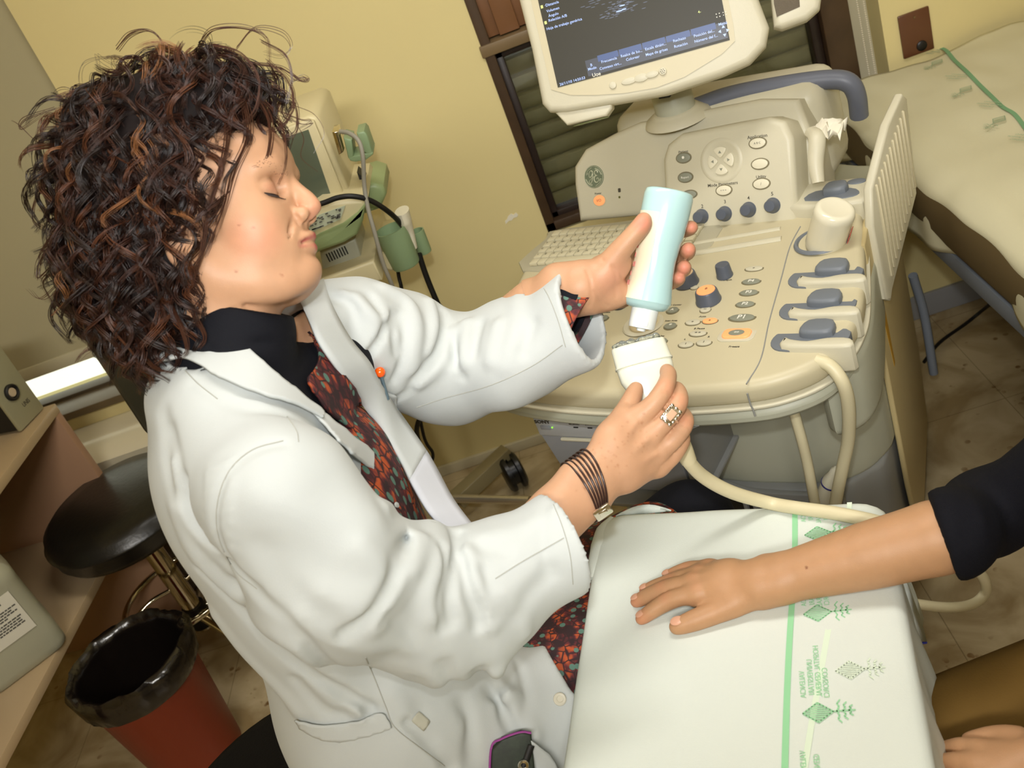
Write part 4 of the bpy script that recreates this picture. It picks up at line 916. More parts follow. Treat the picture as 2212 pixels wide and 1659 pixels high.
def np_mesh(name, V, F, cols=None, smooth=True):
    me = bpy.data.meshes.new(name); n = len(V); k = F.shape[1]
    me.vertices.add(n); me.vertices.foreach_set('co', np.asarray(V, np.float32).ravel())
    me.loops.add(F.size); me.loops.foreach_set('vertex_index', F.astype(np.int32).ravel())
    me.polygons.add(len(F)); me.polygons.foreach_set('loop_start', np.arange(0, F.size, k, dtype=np.int32)); me.polygons.foreach_set('loop_total', np.full(len(F), k, np.int32))
    me.polygons.foreach_set('use_smooth', np.full(len(F), smooth))
    me.update(calc_edges=True); me.validate()
    if cols is not None:
        a = me.color_attributes.new('Col', 'FLOAT_COLOR', 'POINT'); C4 = np.ones((n, 4), np.float32); C4[:, :3] = cols; a.data.foreach_set('color', C4.ravel())
    return me
def smooth_net(V, F, it=2, lam=0.5):
    n = len(V); e = np.concatenate([F[:, [0, 1]], F[:, [1, 2]], F[:, [2, 3]], F[:, [3, 0]]]); 
    for _ in range(it):
        for l in (lam, -lam * 1.02):
            acc = np.zeros_like(V); cnt = np.zeros(n)
            np.add.at(acc, e[:, 0], V[e[:, 1]]); np.add.at(cnt, e[:, 0], 1); np.add.at(acc, e[:, 1], V[e[:, 0]]); np.add.at(cnt, e[:, 1], 1)
            V = V + l * (acc / np.maximum(cnt, 1)[:, None] - V)
    return V
def merge_np(parts):
    Vs, Fs, o = [], [], 0
    for V, F in parts: Vs.append(V); Fs.append(F + o); o += len(V)
    return np.concatenate(Vs), np.concatenate(Fs)
# ------------------------------------------------------------------ examination table and its sheet
m_sheet = mat('white_sheet', rgb(214, 220, 212), 0.75, spec=0.2, bump=0.15, bscale=700)
m_green = mat('green_print', rgb(150, 208, 160), 0.8, spec=0.1); m_faint = mat('faint_green_print', rgb(216, 230, 208), 0.8, spec=0.1)
m_bedsheet = mat('bed_sheet', rgb(206, 200, 168), 0.75, spec=0.2, bump=0.15, bscale=500); m_green2 = mat('green_print_dull', rgb(120, 160, 120), 0.8, spec=0.1); m_green3 = mat('green_print_pale', rgb(160, 180, 148), 0.8, spec=0.1)
TZ = 0.72
BL, BR = np.array([-0.117, 1.140]), np.array([0.238, 0.996]); FRc, FLc = np.array([0.045, 0.24]), np.array([-0.318, 0.334])
def loop_pts(inset, nseg=26, rad=0.035):
    c = (BL + BR + FRc + FLc) / 4; P = [BL, BR, FRc, FLc]; out = []
    e = lambda a, b: (b - a) / np.linalg.norm(b - a)
    for i in range(4):
        a, b, d = P[i - 1], P[i], P[(i + 1) % 4]; u, v = e(b, a), e(b, d); bis = (u + v); k = inset / math.sin(math.acos(np.clip(u @ v, -1, 1)) / 2) / np.linalg.norm(bis)
        cen = b + bis * k; p1 = cen + u * rad; p2 = cen + v * rad
        for t in np.linspace(0, 1, 7): out.append((1 - t) ** 2 * p1 + 2 * t * (1 - t) * cen + t * t * p2)
    # resample evenly
    Q = out + [out[0]]; L = np.cumsum([0] + [np.linalg.norm(Q[i + 1] - Q[i]) for i in range(len(Q) - 1)])
    T = np.linspace(0, L[-1], 4 * nseg + 1)[:-1]
    return np.stack([np.interp(T, L, [q[0] for q in Q]), np.interp(T, L, [q[1] for q in Q])], 1)
N_L = 200
b = B(); rings = []
for ins, z in ((0.13, 0), (0.08, 0), (0.04, 0.0), (0.02, 0.0), (0.010, -0.001), (0.004, -0.004), (0.0, -0.010), (-0.001, -0.02), (-0.003, -0.05), (-0.006, -0.09), (-0.010, -0.14), (-0.012, -0.18)):
    P = loop_pts(max(ins, -0.02), 50)
    c0 = P.mean(0); r = []
    for k, p in enumerate(P):
        fold = 0.0
        dpt = max(0, -z - 0.01)
        fold = dpt * 0.05 * math.sin(k * 0.55) + dpt * 0.03 * math.sin(k * 1.3 + 1)
        dirn = (p - c0) / np.linalg.norm(p - c0); q = p + dirn * fold
        zz = TZ + z + 0.0012 * mnoise.noise(Vector((p[0] * 14, p[1] * 14, 1)))
        r.append(b.bm.verts.new((q[0], q[1], zz)))
    rings.append(r)
for a_, c_ in zip(rings, rings[1:]):
    n = len(a_)
    for k in range(n): b.bm.faces.new((a_[k], a_[(k + 1) % n], c_[(k + 1) % n], c_[k]))
b.bm.faces.new(rings[0])
sheet = b.done('draped_sheet', m_sheet, None, 60)
md = sheet.modifiers.new('thickness', 'SOLIDIFY'); md.thickness = 0.0012; md.offset = 1
tag(sheet, 'white hospital sheet with a green stripe and emblems draped over the small table', 'sheet')
# gathered corner of the sheet at the back left
cg = B()
def cz(px, py, z): return at(px, py, z)
cg.tube([cz(1322, 1118, .716), cz(1306, 1145, .713), cz(1297, 1180, .712), cz(1286, 1215, .713), cz(1280, 1250, .714)], [0.004, 0.012, 0.014, 0.010, 0.004], 14, flat=0.7)
cg.tube([cz(1340, 1122, .717), cz(1336, 1150, .714), cz(1322, 1195, .714), cz(1304, 1235, .716)], [0.003, 0.008, 0.009, 0.004], 14, flat=0.7)
cg.done('corner_fold', m_sheet, sheet)
fl2 = B(); g = []
for (y0, dz) in ((0, 0), (1, .006), (2, .012)):
    g.append([cz(px, 1116 - (px - 1330) * .10 - 10 * y0 * math.sin((px - 1325) / 130 * PI), .708 + dz + .003 * math.sin(px * .09 + y0)) for px in range(1330, 1456, 12)])
o = fl2.sheet(g).done('corner_flap', m_sheet, sheet); md = o.modifiers.new('t', 'SOLIDIFY'); md.thickness = 0.001
def onsheet(px, py, z=TZ + 0.0016): return at(px, py, z)
def decal_strip(pts, wdt, z):  # flat ribbon through pixel points lying on the cloth
    P = [onsheet(px, py, z) for px, py in pts]; P = spline(P, 6); b = B(); prev = None
    for i, p in enumerate(P):
        t = P[min(i + 1, len(P) - 1)] - P[max(i - 1, 0)]; t /= np.linalg.norm(t); n_ = np.array([t[1], -t[0], 0]); a_ = b.bm.verts.new(tuple(p - n_ * wdt / 2)); c_ = b.bm.verts.new(tuple(p + n_ * wdt / 2))
        if prev: b.bm.faces.new((prev[0], prev[1], c_, a_))
        prev = (a_, c_)
    return b
decal_strip([(1717, 1084), (1717, 1180), (1714, 1260), (1708, 1340), (1703, 1430), (1699, 1530), (1694, 1700)], 0.0068, TZ + 0.0022).done('green_stripe', m_green, sheet)
e2 = (FRc - BR) / np.linalg.norm(FRc - BR); e1 = np.array([-e2[1], e2[0]])    # e1 to the right across, e2 towards the viewer
if e1[0] < 0: e1 = -e1
def emblem(px, py, s, m, z=TZ + 0.0022, parent=None, X=None, stripes=True):
    c = onsheet(px, py, z); X = np.array([e1[0], e1[1], 0]) if X is None else X; Yv = np.array([-X[1], X[0], 0]); F = frame(X, Yv, c)
    b = B(); h = 0.0001
    # outlined, hatched diamond
    def ln(p, q, w_=0.0006):
        p, q = np.array(p), np.array(q); t = (q - p) / np.linalg.norm(q - p); n_ = np.array([-t[1], t[0]]) * w_
        b.poly([(p + n_)[0:1][0:1].tolist() + [(p + n_)[1]] + [0], [(q + n_)[0], (q + n_)[1], 0], [(q - n_)[0], (q - n_)[1], 0], [(p - n_)[0], (p - n_)[1], 0]], F)
    dm = [(-1.25, 0), (0, 1), (1.25, 0), (0, -1)]; dm = [(x * s, y * s) for x, y in dm]
    for i in range(4): ln(dm[i], dm[(i + 1) % 4], 0.0007)
    for k in range(-4, 5):
        y = k * 0.2 * s; w_ = 1.25 * s * (1 - abs(y) / s); 
        if w_ > 0.001: ln((-w_, y), (w_, y), 0.0006)
    # stylised palm to the right of the diamond
    ln((1.25 * s, 0), (3.0 * s, 0), 0.0008)
    for (x0, d, l) in ((1.5, 1, 1.0), (1.5, -1, 1.0), (2.0, 1, .75), (2.0, -1, .75), (2.45, 1, .45), (2.45, -1, .45)):
        ln((x0 * s, 0), ((x0 + .22) * s, d * .45 * l * s), 0.0008); ln(((x0 + .22) * s, d * .45 * l * s), ((x0 + .05) * s, d * .75 * l * s), 0.0008); ln(((x0 + .05) * s, d * .75 * l * s), ((x0 + .35) * s, d * 1.15 * l * s), 0.0007)
    return b.done('green_emblem', m, parent or sheet, smooth=False)
for px, py in ((1766, 1152), (1766, 1324), (1767, 1539)): emblem(px, py, 0.0125, m_green)
for px, py in ((1836, 1447),): emblem(px, py, 0.012, m_faint)
def words(y0s, zz=TZ + 0.0022, m=m_green, parent=None):
    for s_, px, py in y0s:
        c = onsheet(px, py, zz); Xd = np.array([-e2[0], -e2[1], 0]); F = frame(Xd, (-Xd[1], Xd[0], 0), c)
        text('printed_words', s_, 0.0085, F, m, parent or sheet, ext=0.00005, flip=True, sx=0.9)
words([('VALENCIA', 1734, 1478), ('UNIVERSITARI', 1751, 1462), ('HOSPITAL GENERAL', 1766, 1448), ('CONSORCI', 1784, 1474)])
words([('VALENCIA', 1735, 1285), ('UNIVERSITARI', 1752, 1274), ('HOSPITAL GENERAL', 1767, 1262), ('CONSORCI', 1784, 1280)])
words([('LENCIA', 1735, 1112), ('SITARI', 1751, 1111), ('GENERAL', 1767, 1111), ('SORCI', 1783, 1110)])
words([('VALENCIA', 1736, 1655), ('GENERAL', 1766, 1660)])
decal_strip([(1835, 1085), (1833, 1130)], 0.006, TZ + 0.0016).done('faint_stripe', m_faint, sheet)
decal_strip([(1792, 1345), (1782, 1400), (1768, 1480), (1752, 1570), (1738, 1659)], 0.0065, TZ + 0.0016).done('faint_stripe', m_faint, sheet)
# the table itself
m_tbl = mat('table_upholstery', rgb(150, 160, 165), 0.5); m_legw = mat('white_steel', rgb(200, 200, 195), 0.35)
tb = thing('exam_table', 'small examination table under the striped white sheet, only its edge shows', 'table', Matrix.Translation((-0.03, 0.68, 0)))
off = Vector((-0.03, 0.68, 0))
P = [(BL + (FRc - BL) * 0.02), BR + (FLc - BR) * 0.02, FRc + (BL - FRc) * 0.02, FLc + (BR - FLc) * 0.02]
B().prism([(p[0] + 0.03, p[1] - 0.68) for p in P][::-1], TZ - 0.06, TZ - 0.002, 0.008).done('tabletop', m_tbl, tb)
B().tube([(-0.11, -0.10, TZ - 0.06), (-0.11, -0.10, 0.04)], 0.03, sm=False).done('column', m_legw, tb)
B().box((-0.11, -0.10, 0.02), (0.34, 0.44, 0.04), 0.008).done('base_plate', m_legw, tb)
# side flap of paper with a blue edge behind the table's right side
b = B(); g = [[at(1948, 1240, .69), at(1952, 1310, .66), at(1960, 1388, .63)], [at(1962, 1266, .64), at(1985, 1330, .60), at(2001, 1386, .58)]]
b.sheet(g); fl3 = b.done('side_flap', m_sheet, sheet); md = fl3.modifiers.new('t', 'SOLIDIFY'); md.thickness = 0.001
B().tube([at(1962, 1392, .625), at(2000, 1388, .575)], 0.0018, sm=False).done('blue_edge', mat('blue_tape', rgb(30, 50, 170), 0.5), sheet)

# ------------------------------------------------------------------ bed under the window
bx0, bx1, by0, by1, bz = 0.635, 1.28, 1.18, 2.40, 0.715
bed = thing('hospital_bed', 'bed standing in the right corner, hidden under a pale printed sheet', 'bed', Matrix.Translation((0.93, 1.8, 0)))
B().box((0, 0, bz - 0.075), (bx1 - bx0 - 0.03, by1 - by0 - 0.03, 0.12), 0.03).done('mattress', mat('mattress_brown', rgb(96, 80, 50), 0.6), bed)
B().box((0, 0, bz - 0.16), (bx1 - bx0 - 0.05, by1 - by0 - 0.05, 0.04), 0.004).done('bed_frame', m_rub, bed)
for sx_ in (-1, 1):
    for sy_ in (-1, 1): B().tube([(sx_ * 0.30, sy_ * 0.55, bz - 0.16), (sx_ * 0.30, sy_ * 0.55, 0)], 0.016, sm=False).done('leg', m_legw, bed)
b = B(); NX, NY = 60, 90; g = []
for i in range(NX + 1):
    row = []
    u = -0.16 + (bx1 - bx0 + 0.16) * i / NX       # negative u hangs down the left side
    for j in range(NY + 1):
        v = (by1 - by0 + 0.02) * j / NY
        y = by0 + v; nz = mnoise.noise(Vector((u * 6, v * 5, 2))) * 0.012 + mnoise.noise(Vector((u * 16, v * 9, 7))) * 0.005
        if u >= 0:
            x = bx0 + u; r_ = max(0, 1 - u / 0.05); z = bz - 0.018 * r_ * r_ + nz * min(1, u / 0.15 + .3)
        else:
            wv = 0.012 * math.sin(v * 15 + 2 * math.sin(v * 5)) + 0.005 * math.sin(v * 37)
            x = bx0 - 0.008 + wv * min(1, -u / 0.1); z = bz - 0.018 + u * (0.75 + 0.18 * math.sin(v * 11)) + nz * 0.3
        row.append((x, y, z))
    g.append(row)
bs = b.sheet(g).done('bed_sheet', m_bedsheet, None, 60); md = bs.modifiers.new('t', 'SOLIDIFY'); md.thickness = 0.0012
tag(bs, 'pale wrinkled bed sheet with a thin green stripe covering the bed in the right corner', 'sheet')
def sheet_z(x, y): u = x - bx0; v = y - by0; return bz + (mnoise.noise(Vector((u * 6, v * 5, 2))) * 0.012 + mnoise.noise(Vector((u * 16, v * 9, 7))) * 0.005) * min(1, u / 0.15 + .3)
def onbed(px, py):
    z = bz
    for _ in range(8): p = at(px, py, z); z = sheet_z(p[0], p[1]) + 0.003
    return p
P = spline([onbed(*p) for p in ((2016, 104), (2040, 106), (2062, 130), (2089, 155), (2115, 182), (2140, 206), (2165, 230), (2190, 245), (2212, 272), (2240, 310))], 6); b = B(); prev = None
for i, p in enumerate(P):
    t = P[min(i + 1, len(P) - 1)] - P[max(i - 1, 0)]; t /= np.linalg.norm(t); n_ = np.array([t[1], -t[0], 0]); a_ = b.bm.verts.new(tuple(p - n_ * .0045)); c_ = b.bm.verts.new(tuple(p + n_ * .0045))
    if prev: b.bm.faces.new((prev[0], prev[1], c_, a_))
    prev = (a_, c_)
b.done('green_stripe', m_green2, bs)
Xb = onbed(2021, 135) - onbed(2036, 125); Xb[2] = 0; Xb = -Xb / np.linalg.norm(Xb)
for px, py in ((2024, 134), (2086, 192), (2158, 258)):
    o = emblem(px, py, 0.014, m_green3, z=onbed(px, py)[2] + 0.003, parent=bs, X=-Xb)
for px, py in ((2010, 114), (2066, 168), (2138, 228), (2207, 300)):
    c = onbed(px, py)
    for k, s_ in enumerate(('CONSORCI', 'HOSPITAL GENERAL', 'UNIVERSITARI')):
        Yv = np.array([-Xb[1], Xb[0], 0]); text('printed_words', s_, 0.008, frame(Yv, Xb, c + Xb * (0.010 * (k - 1)) + np.array([0, 0, 0.003])), m_green3, bs, ext=0.00005, flip=True, sx=.8)
# low boxed-in plinth below the bed with grey skirting
struct('trim_5', B().box((1.24, 1.2, 0.20), (0.53, 2.5, 0.40), 0.002), m_wall)
struct('trim_6', B().box((0.968, 1.2, 0.035), (0.014, 2.5, 0.07), 0.003), m_skirt2)
P = [at(1996, 782, 0.02), at(2030, 740, 0.012), at(2085, 700, 0.010), at(2120, 672, 0.03), at(2160, 640, 0.12), at(2200, 610, 0.22), at(2240, 590, 0.35)]
tag(B().tube(P, 0.0045, 8).done('power_cord', m_blk), 'black power cord running over the floor from the trolley up under the bed', 'cable')
# ------------------------------------------------------------------ second, older scanner on a cart behind the woman's face
m_old = mat('aged_cream_plastic', rgb(214, 202, 160), 0.4); m_sage = mat('sage_green_plastic', rgb(150, 168, 118), 0.4); m_cup = mat('green_cup_plastic', rgb(136, 158, 118), 0.45)
m_crt = mat('crt_glass', rgb(96, 106, 90), 0.08, spec=0.8)
yf = 1.93; N2 = np.array([0, 1.0, 0])
c2 = thing('scanner_cart', 'older cream and sage green ultrasound scanner on a cart behind the face of the woman', 'medical machine', Matrix.Translation((-0.55, 2.1, 0)))
iv = Vector((0.55, -2.1, 0))
def xz(px, py, y=yf): h = hit(px, py, (0, y, 0), N2); return (h[0] + 0.55, h[2])
def slab(name, pts, y0, y1, m, bev=0.004, parent=c2, seg=3):   # outline in a plane of constant y, given thickness in y
    return B().prism([xz(px, py, y0) for px, py in pts], 0, (y1 - y0), bev, M=frame((1, 0, 0), (0, 0, 1), (0, y1 - 2.1, 0)), seg=seg).done(name, m, parent, 50)
# the prism runs along -y from y1 to y0
slab('monitor_case', [(540, 470), (757, 418), (690, 258), (681, 252), (668, 250), (560, 290)], yf, yf + 0.22, m_old, 0.012)
slab('monitor_bezel', [(545, 474), (744, 424), (678, 262), (664, 258), (560, 300)], yf - 0.014, yf, m_old, 0.004)
slab('monitor_screen', [(560, 462), (714, 420), (666, 280), (560, 316)], yf - 0.0155, yf - 0.013, m_crt, 0)
slab('rear_bulge', [(770, 470), (822, 452), (835, 420), (828, 402), (806, 395), (780, 402), (760, 430)], yf + 0.05, yf + 0.20, m_sage, 0.01)
slab('power_inlet', [(771, 372), (795, 392), (792, 396), (780, 398)], yf + 0.05, yf + 0.09, m_dkb, 0)
# control deck
slab('deck', [(600, 500), (692, 437), (785, 428), (793, 440), (772, 492), (690, 530), (600, 560)], yf - 0.06, yf + 0.16, m_old, 0.01)
slab('deck_bumper', [(600, 560), (690, 508), (740, 486), (772, 462), (790, 440), (784, 478), (772, 508), (745, 525), (690, 545), (600, 590)], yf - 0.075, yf - 0.055, m_sage, 0.008)
slab('key_overlay', [(640, 512), (690, 464), (746, 444), (735, 474), (690, 494), (640, 520)], yf - 0.0625, yf - 0.059, mat('membrane_keys', rgb(190, 196, 170), 0.5), 0)
ks = B()
for k in range(34):
    px = random.uniform(662, 736); py = random.uniform(-10, 14) + 478 - (px - 690) * 0.42
    x, z = xz(px, py, yf - 0.064); ks.box((x, yf - 0.064 - 2.1, z), (random.uniform(.003, .009), 0.001, 0.0022))
ks.done('key_print', m_ink, c2)
slab('neck_block', [(690, 545), (768, 515), (785, 570), (700, 600)], yf, yf + 0.14, m_low, 0.006)
vn = B()
for k in range(8):
    px = 702 + 5.6 * k; x0, z0 = xz(px, 553 - k * 2.4, yf - 0.001); vn.box((x0 + .004, yf - 0.001 - 2.1, z0 - 0.006), (0.0022, 0.002, 0.018), M=None)
vn.done('vent_slots', m_dkb, c2)
slab('cart_tray', [(640, 622), (808, 563), (826, 606), (762, 628), (640, 668)], yf - 0.05, yf + 0.25, m_old, 0.006)
slab('side_arm', [(822, 548), (880, 528), (896, 565), (845, 587), (826, 580)], yf - 0.02, yf + 0.05, m_old, 0.006)
slab('arm_block', [(790, 545), (822, 530), (870, 515), (882, 528), (860, 560), (800, 575)], yf + 0.06, yf + 0.2, m_old, 0.006)
# green cups, clip, probe, cables
def wcup(name, px0, py0, px1, py1, r, y, m, parent=c2):
    a = hit(px0, py0, (0, y, 0), N2) + np.array([0.55, -2.1, 0]); b_ = hit(px1, py1, (0, y, 0), N2) + np.array([0.55, -2.1, 0]); ax_ = a - b_; L = np.linalg.norm(ax_)
    return B().lathe([(0, 0), (r * .85, 0), (r * .9, .004), (r, L), (r * .88, L), (r * .8, .01), (0, .01)], frame((1, 0, 0), z=ax_, o=b_), 28).done(name, m, parent, 50)
wcup('probe_cup', 850, 492, 878, 572, 0.033, yf - 0.01, m_cup); wcup('probe_cup', 896, 500, 918, 545, 0.017, yf + 0.04, m_cup)
slab('clip_body', [(742, 298), (760, 302), (764, 338), (756, 345), (752, 342)], yf - 0.03, yf + 0.03, m_cup, 0.003)
slab('clip_body', [(770, 288), (786, 284), (792, 290), (806, 330), (797, 336), (782, 326)], yf - 0.03, yf + 0.03, m_cup, 0.003)
slab('clip_base', [(752, 340), (806, 328), (806, 334), (790, 346), (768, 350), (757, 348)], yf - 0.03, yf + 0.03, m_cup, 0.002)
slab('clip_bracket', [(717, 286), (730, 284), (742, 328), (732, 336)], yf - 0.03, yf + 0.02, m_chrome, 0.002)
pb2 = thing('scanner_probe', 'glossy cream probe resting in the green cup of the older scanner', 'probe', Matrix.Translation(tuple(hit(872, 520, (0, yf, 0), N2))))
iq = np.array(hit(872, 520, (0, yf, 0), N2))
def w2(px, py, y): return hit(px, py, (0, y, 0), N2) - iq
b = B(); b.tube([w2(896, 535, yf), w2(886, 500, yf), w2(876, 478, yf), w2(868, 455, yf)], [0.010, 0.014, 0.024, 0.027], 16, flat=0.55); b.done('probe_body', m_white, pb2)
def w3(px, py, y): return hit(px, py, (0, y, 0), N2)
cable('scanner_cable', 'black cable arching from behind the nose of the woman into the green cup', [w3(650, 455, yf - .1), w3(700, 438, yf - .1), w3(730, 427, yf - .1), w3(762, 424, yf - .1), w3(800, 433, yf - .09), w3(840, 458, yf - .06), w3(868, 486, yf - .01), w3(878, 510, yf - .01)], 0.0052, m_blk)
cable('scanner_cable', 'thin grey cable hanging from the top clip of the older scanner', [w3(735, 284, yf - .04), w3(755, 288, yf - .06), w3(775, 305, yf - .08), w3(784, 340, yf - .09), w3(787, 400, yf - .09), w3(795, 450, yf - .1), w3(810, 505, yf - .11), w3(828, 570, yf - .11), w3(850, 625, yf - .1), w3(870, 700, yf - .06)], 0.0042, mat('grey_cable', rgb(150, 146, 132), 0.5))
cable('scanner_cable', 'black cable dropping from the green cup down to the arm of the white coat', [w3(905, 548, yf), w3(915, 580, yf), w3(928, 615, yf), w3(945, 655, yf), w3(965, 700, yf + .02), w3(930, 850, yf + .05), w3(900, 930, yf + .1), w3(925, 1000, yf + .12), w3(940, 1045, yf + .14)], 0.006, m_blk)
cable('scanner_cable', 'short black cable hanging under the arm block of the older scanner', [w3(858, 575, yf + .05), w3(862, 600, yf + .05), w3(870, 640, yf + .05), w3(890, 800, yf + .08), w3(915, 940, yf + .12), w3(935, 980, yf + .14), w3(928, 1010, yf + .14)], 0.004, m_blk)
# cart column, foot beam with caster, chrome rail
pcol = at(960, 1075, 0.08); q = np.array([pcol[0] + 0.55, pcol[1] - 2.1]); 
cA = w3(895, 900, 2.15); cB = at(968, 1085, 0.06)
B().box((q[0] - 0.03, q[1] - 0.02, 0.42), (0.05, 0.06, 0.72), 0.004).done('column', m_old, c2)
bA = at(985, 1080, 0.07) + np.array([0.55, -2.1, 0]); bB_ = at(1098, 975, 0.10) + np.array([0.55, -2.1, 0])
B().prism([(0, -.022), (np.linalg.norm(bB_ - bA), -.020), (np.linalg.norm(bB_ - bA), .020), (0, .022)], -0.025, 0.02, 0.004, M=frame(bB_ - bA, z=(0, 0, 1), o=bA)).done('foot_beam', mat('dull_tan_metal', rgb(140, 128, 92), 0.45), c2)
bA2 = bA + np.array([-0.55, 0.05, 0]); B().tube([bA, bA2], 0.02, sm=False).done('foot_beam', MATS['dull_tan_metal'], c2)
kc = at(1108, 1020, 0.05) + np.array([0.55, -2.1, 0]); cs = B().lathe([(0, -0.026), (0.044, -0.026), (0.052, -0.020), (0.052, -0.010), (0.036, -0.008), (0.036, 0.008), (0.052, 0.010), (0.052, 0.020), (0.044, 0.026), (0, 0.026)], frame((0, 0, 1), z=(0.95, 0.3, 0), o=(kc[0], kc[1], 0.0525)), 30).done('caster', m_bplast, c2)
B().tube([(kc[0], kc[1], 0.05), (kc[0] - .01, kc[1], 0.095)], 0.008, sm=False).done('caster_stem', m_bplast, cs)
B().tube([at(975, 1078, 0.14) + np.array([0.55, -2.1, 0]), at(985, 1077, 0.14) + np.array([0.55, -2.1, 0]), at(1060, 1079, 0.14) + np.array([0.55, -2.1, 0]), at(1145, 1081, 0.14) + np.array([0.55, -2.1, 0])], 0.0115).done('chrome_rail', mat('brushed_chrome', rgb(222, 216, 200), 0.32, 0.9), c2)
# dust and fluff on the floor by the caster is left to the terrazzo's own pattern
# ------------------------------------------------------------------ people
V3 = lambda *a: np.array(a, float)
SK = np.array(rgb(198, 152, 118)[:3]); SK_P = np.array(rgb(186, 142, 104)[:3])
def skin_mat(name, rough=0.46):
    m = mat(name, SK.tolist() + [1], rough, spec=0.35, attr='Col', sss=0.12, bump=0.12, bscale=900, var=0.06, vscale=60); return m
m_skin = skin_mat('skin'); m_skin2 = skin_mat('skin_olive')
def blend(cols, V, c, r, col, M=None, soft=0.35, amt=1.0):
    q = (V - np.array(c)); q = q @ np.array(M).T if M is not None else q
    d = np.sqrt(((q / np.array(r)) ** 2).sum(1)); w_ = np.clip((1 - d) / soft, 0, 1)[:, None] * amt
    return cols * (1 - w_) + np.array(rgb(*col)[:3]) * w_
def finger_union(P, fingers, k=0.006, kf=0.003):
    out = P.D.copy()
    for pts, rs in fingers:
        f = P.blank(); f.chain(pts, rs, kf, per=4); out = np.minimum(out, smin(P.D, f.D, k))
    P.D = out; return P
# ---------- woman: head
HD = 1.075; HS = HD / F_PX
cr_, cu_, cb_ = CW[:, 0], CW[:, 1], CW[:, 2]
psi = math.radians(7)
hf0 = 0.96 * cr_ + 0.281 * cu_; hu = -0.281 * cr_ + 0.96 * cu_; hs0 = cb_                     # forward, up, towards the lens
hf = hf0 * math.cos(psi) + hs0 * math.sin(psi); hs = hs0 * math.cos(psi) - hf0 * math.sin(psi)
HE = dp(460, 545, HD)
def H(x, y, z): return HE + (hf * x + hs * y + hu * z) * 0.001            # mm in the head's own axes
HM = [hf, hs, hu]
f = Field(HE - 0.19, HE + 0.20, 0.0022)
def he(c, r, k=8, op='add', M=HM): f.ell(H(*c), [q * 0.001 for q in r], M, k * 0.001, op)
def hc(pts, rs, k=6, op='add', per=1): f.chain([H(*p) for p in pts], [q * 0.001 for q in rs], k * 0.001, op, per)
he((14, 0, 62), (92, 74, 86)); he((58, 0, 20), (44, 60, 68), 15); he((60, 0, -22), (40, 45, 38), 14); he((82, 0, -6), (22, 24, 22), 9)
he((72, 0, 74), (34, 60, 34), 15)
for s_ in (-1, 1):
    hc([(6, s_ * 44, -8), (12, s_ * 43, -32), (48, s_ * 33, -52), (84, s_ * 12, -54)], [18, 16, 15, 13], 16, per=3)
    he((62, s_ * 37, 0), (26, 22, 26), 22)                            # cheek
    he((74, s_ * 20, -26), (21, 20, 24), 16)
    he((96, s_ * 34, 38), (13, 19, 12), 9, 'sub')                    # socket
    he((80, s_ * 33, 38), (14.5, 15, 14), 3)                           # closed lid over the eyeball
    hc([(97.5, s_ * 14, 55), (96, s_ * 30, 60), (86, s_ * 47, 55)], [5, 5.5, 4], 9, per=3)  # brow ridge
    hc([(88, s_ * 20, 29), (93.5, s_ * 30, 31), (88, s_ * 44, 33)], [1.6, 1.8, 1.4], 2.5, per=3)
    he((104.5, s_ * 12.5, 7), (11, 7, 8.5), 5)                         # wing of the nose
he((88.5, 0, -47), (19, 21, 17), 10)
he((42, 0, -54), (38, 38, 18), 16)                                   # soft underside of the chin
hc([(93, 0, 56), (101, 0, 42), (110, 0, 27), (116.5, 0, 15)], [5.5, 5.5, 6.5, 8], 7, per=3)
he((117, 0, 13), (8.5, 9.5, 8), 4); hc([(114, 0, 8), (103, 0, 0)], [5, 5], 4)
for s_ in (-1, 1):
    he((110, s_ * 7, 1.5), (5, 3, 3.4), 2, 'sub')
    hc([(100.5, s_ * 19, 8), (104, s_ * 17.5, 1), (101, s_ * 15, -2)], [1.3, 1.3, 1.0], 3, 'sub', 3)
    hc([(101, s_ * 21, 2), (94, s_ * 30, -10), (88, s_ * 35, -22)], [0.5, 0.8, 0.3], 6, 'sub', 3)      # fold beside the mouth
hc([(90, -25, -24), (101.5, -13, -16.5), (106.5, 0, -14.5), (101.5, 13, -16.5), (90, 25, -24)], [2.6, 3.8, 4.4, 3.8, 2.6], 4, per=3)
hc([(90, -24, -26), (100, -12, -26.5), (103.5, 0, -27), (100, 12, -26.5), (90, 24, -26)], [2.6, 4.2, 4.8, 4.2, 2.6], 4, per=3)
hc([(86, -31, -26), (92, -25, -24.5), (104, -13, -20.5), (111, 0, -20.5), (104, 13, -20.5), (92, 25, -24.5), (86, 31, -26)], [1.0, 1.4, 1.2, 1.1, 1.2, 1.4, 1.0], 1.8, 'sub', 3)
hc([(109, 0, 0), (109.5, 0, -8)], [1.6, 1.8], 3, 'sub')
he((111, 0, -35), (4.5, 14, 2.5), 4, 'sub')
for s_ in (-1, 1): he((46, s_ * 34, -24), (30, 21, 28), 16)
for s_ in (-1, 1):   # ears
    he((-4, s_ * 70, 4), (17, 7, 29), 3); he((0, s_ * 76, 8), (10, 5, 18), 3, 'sub')
hc([(4, 0, -25), (-10, 0, -80), (-26, 0, -135)], [52, 47, 48], 20, per=2)
for s_ in (-1, 1): f.bulge([H(20, s_ * 44, -58), H(46, s_ * 34, -80), H(62, s_ * 10, -84)], -0.0035, 0.005)
for s_ in (1,): f.bulge([H(90, s_ * 20, 31), H(96, s_ * 31, 29), H(88, s_ * 45, 32)], -0.0016, 0.0022)
f.bulge([H(22, 46, -72), H(20, 46, -78), H(42, 34, -92)], -0.002, 0.004)
Vh, Fh = f.net(); Vh = smooth_net(Vh, Fh, 3); headF = f
ch_ = np.tile(SK, (len(Vh), 1))
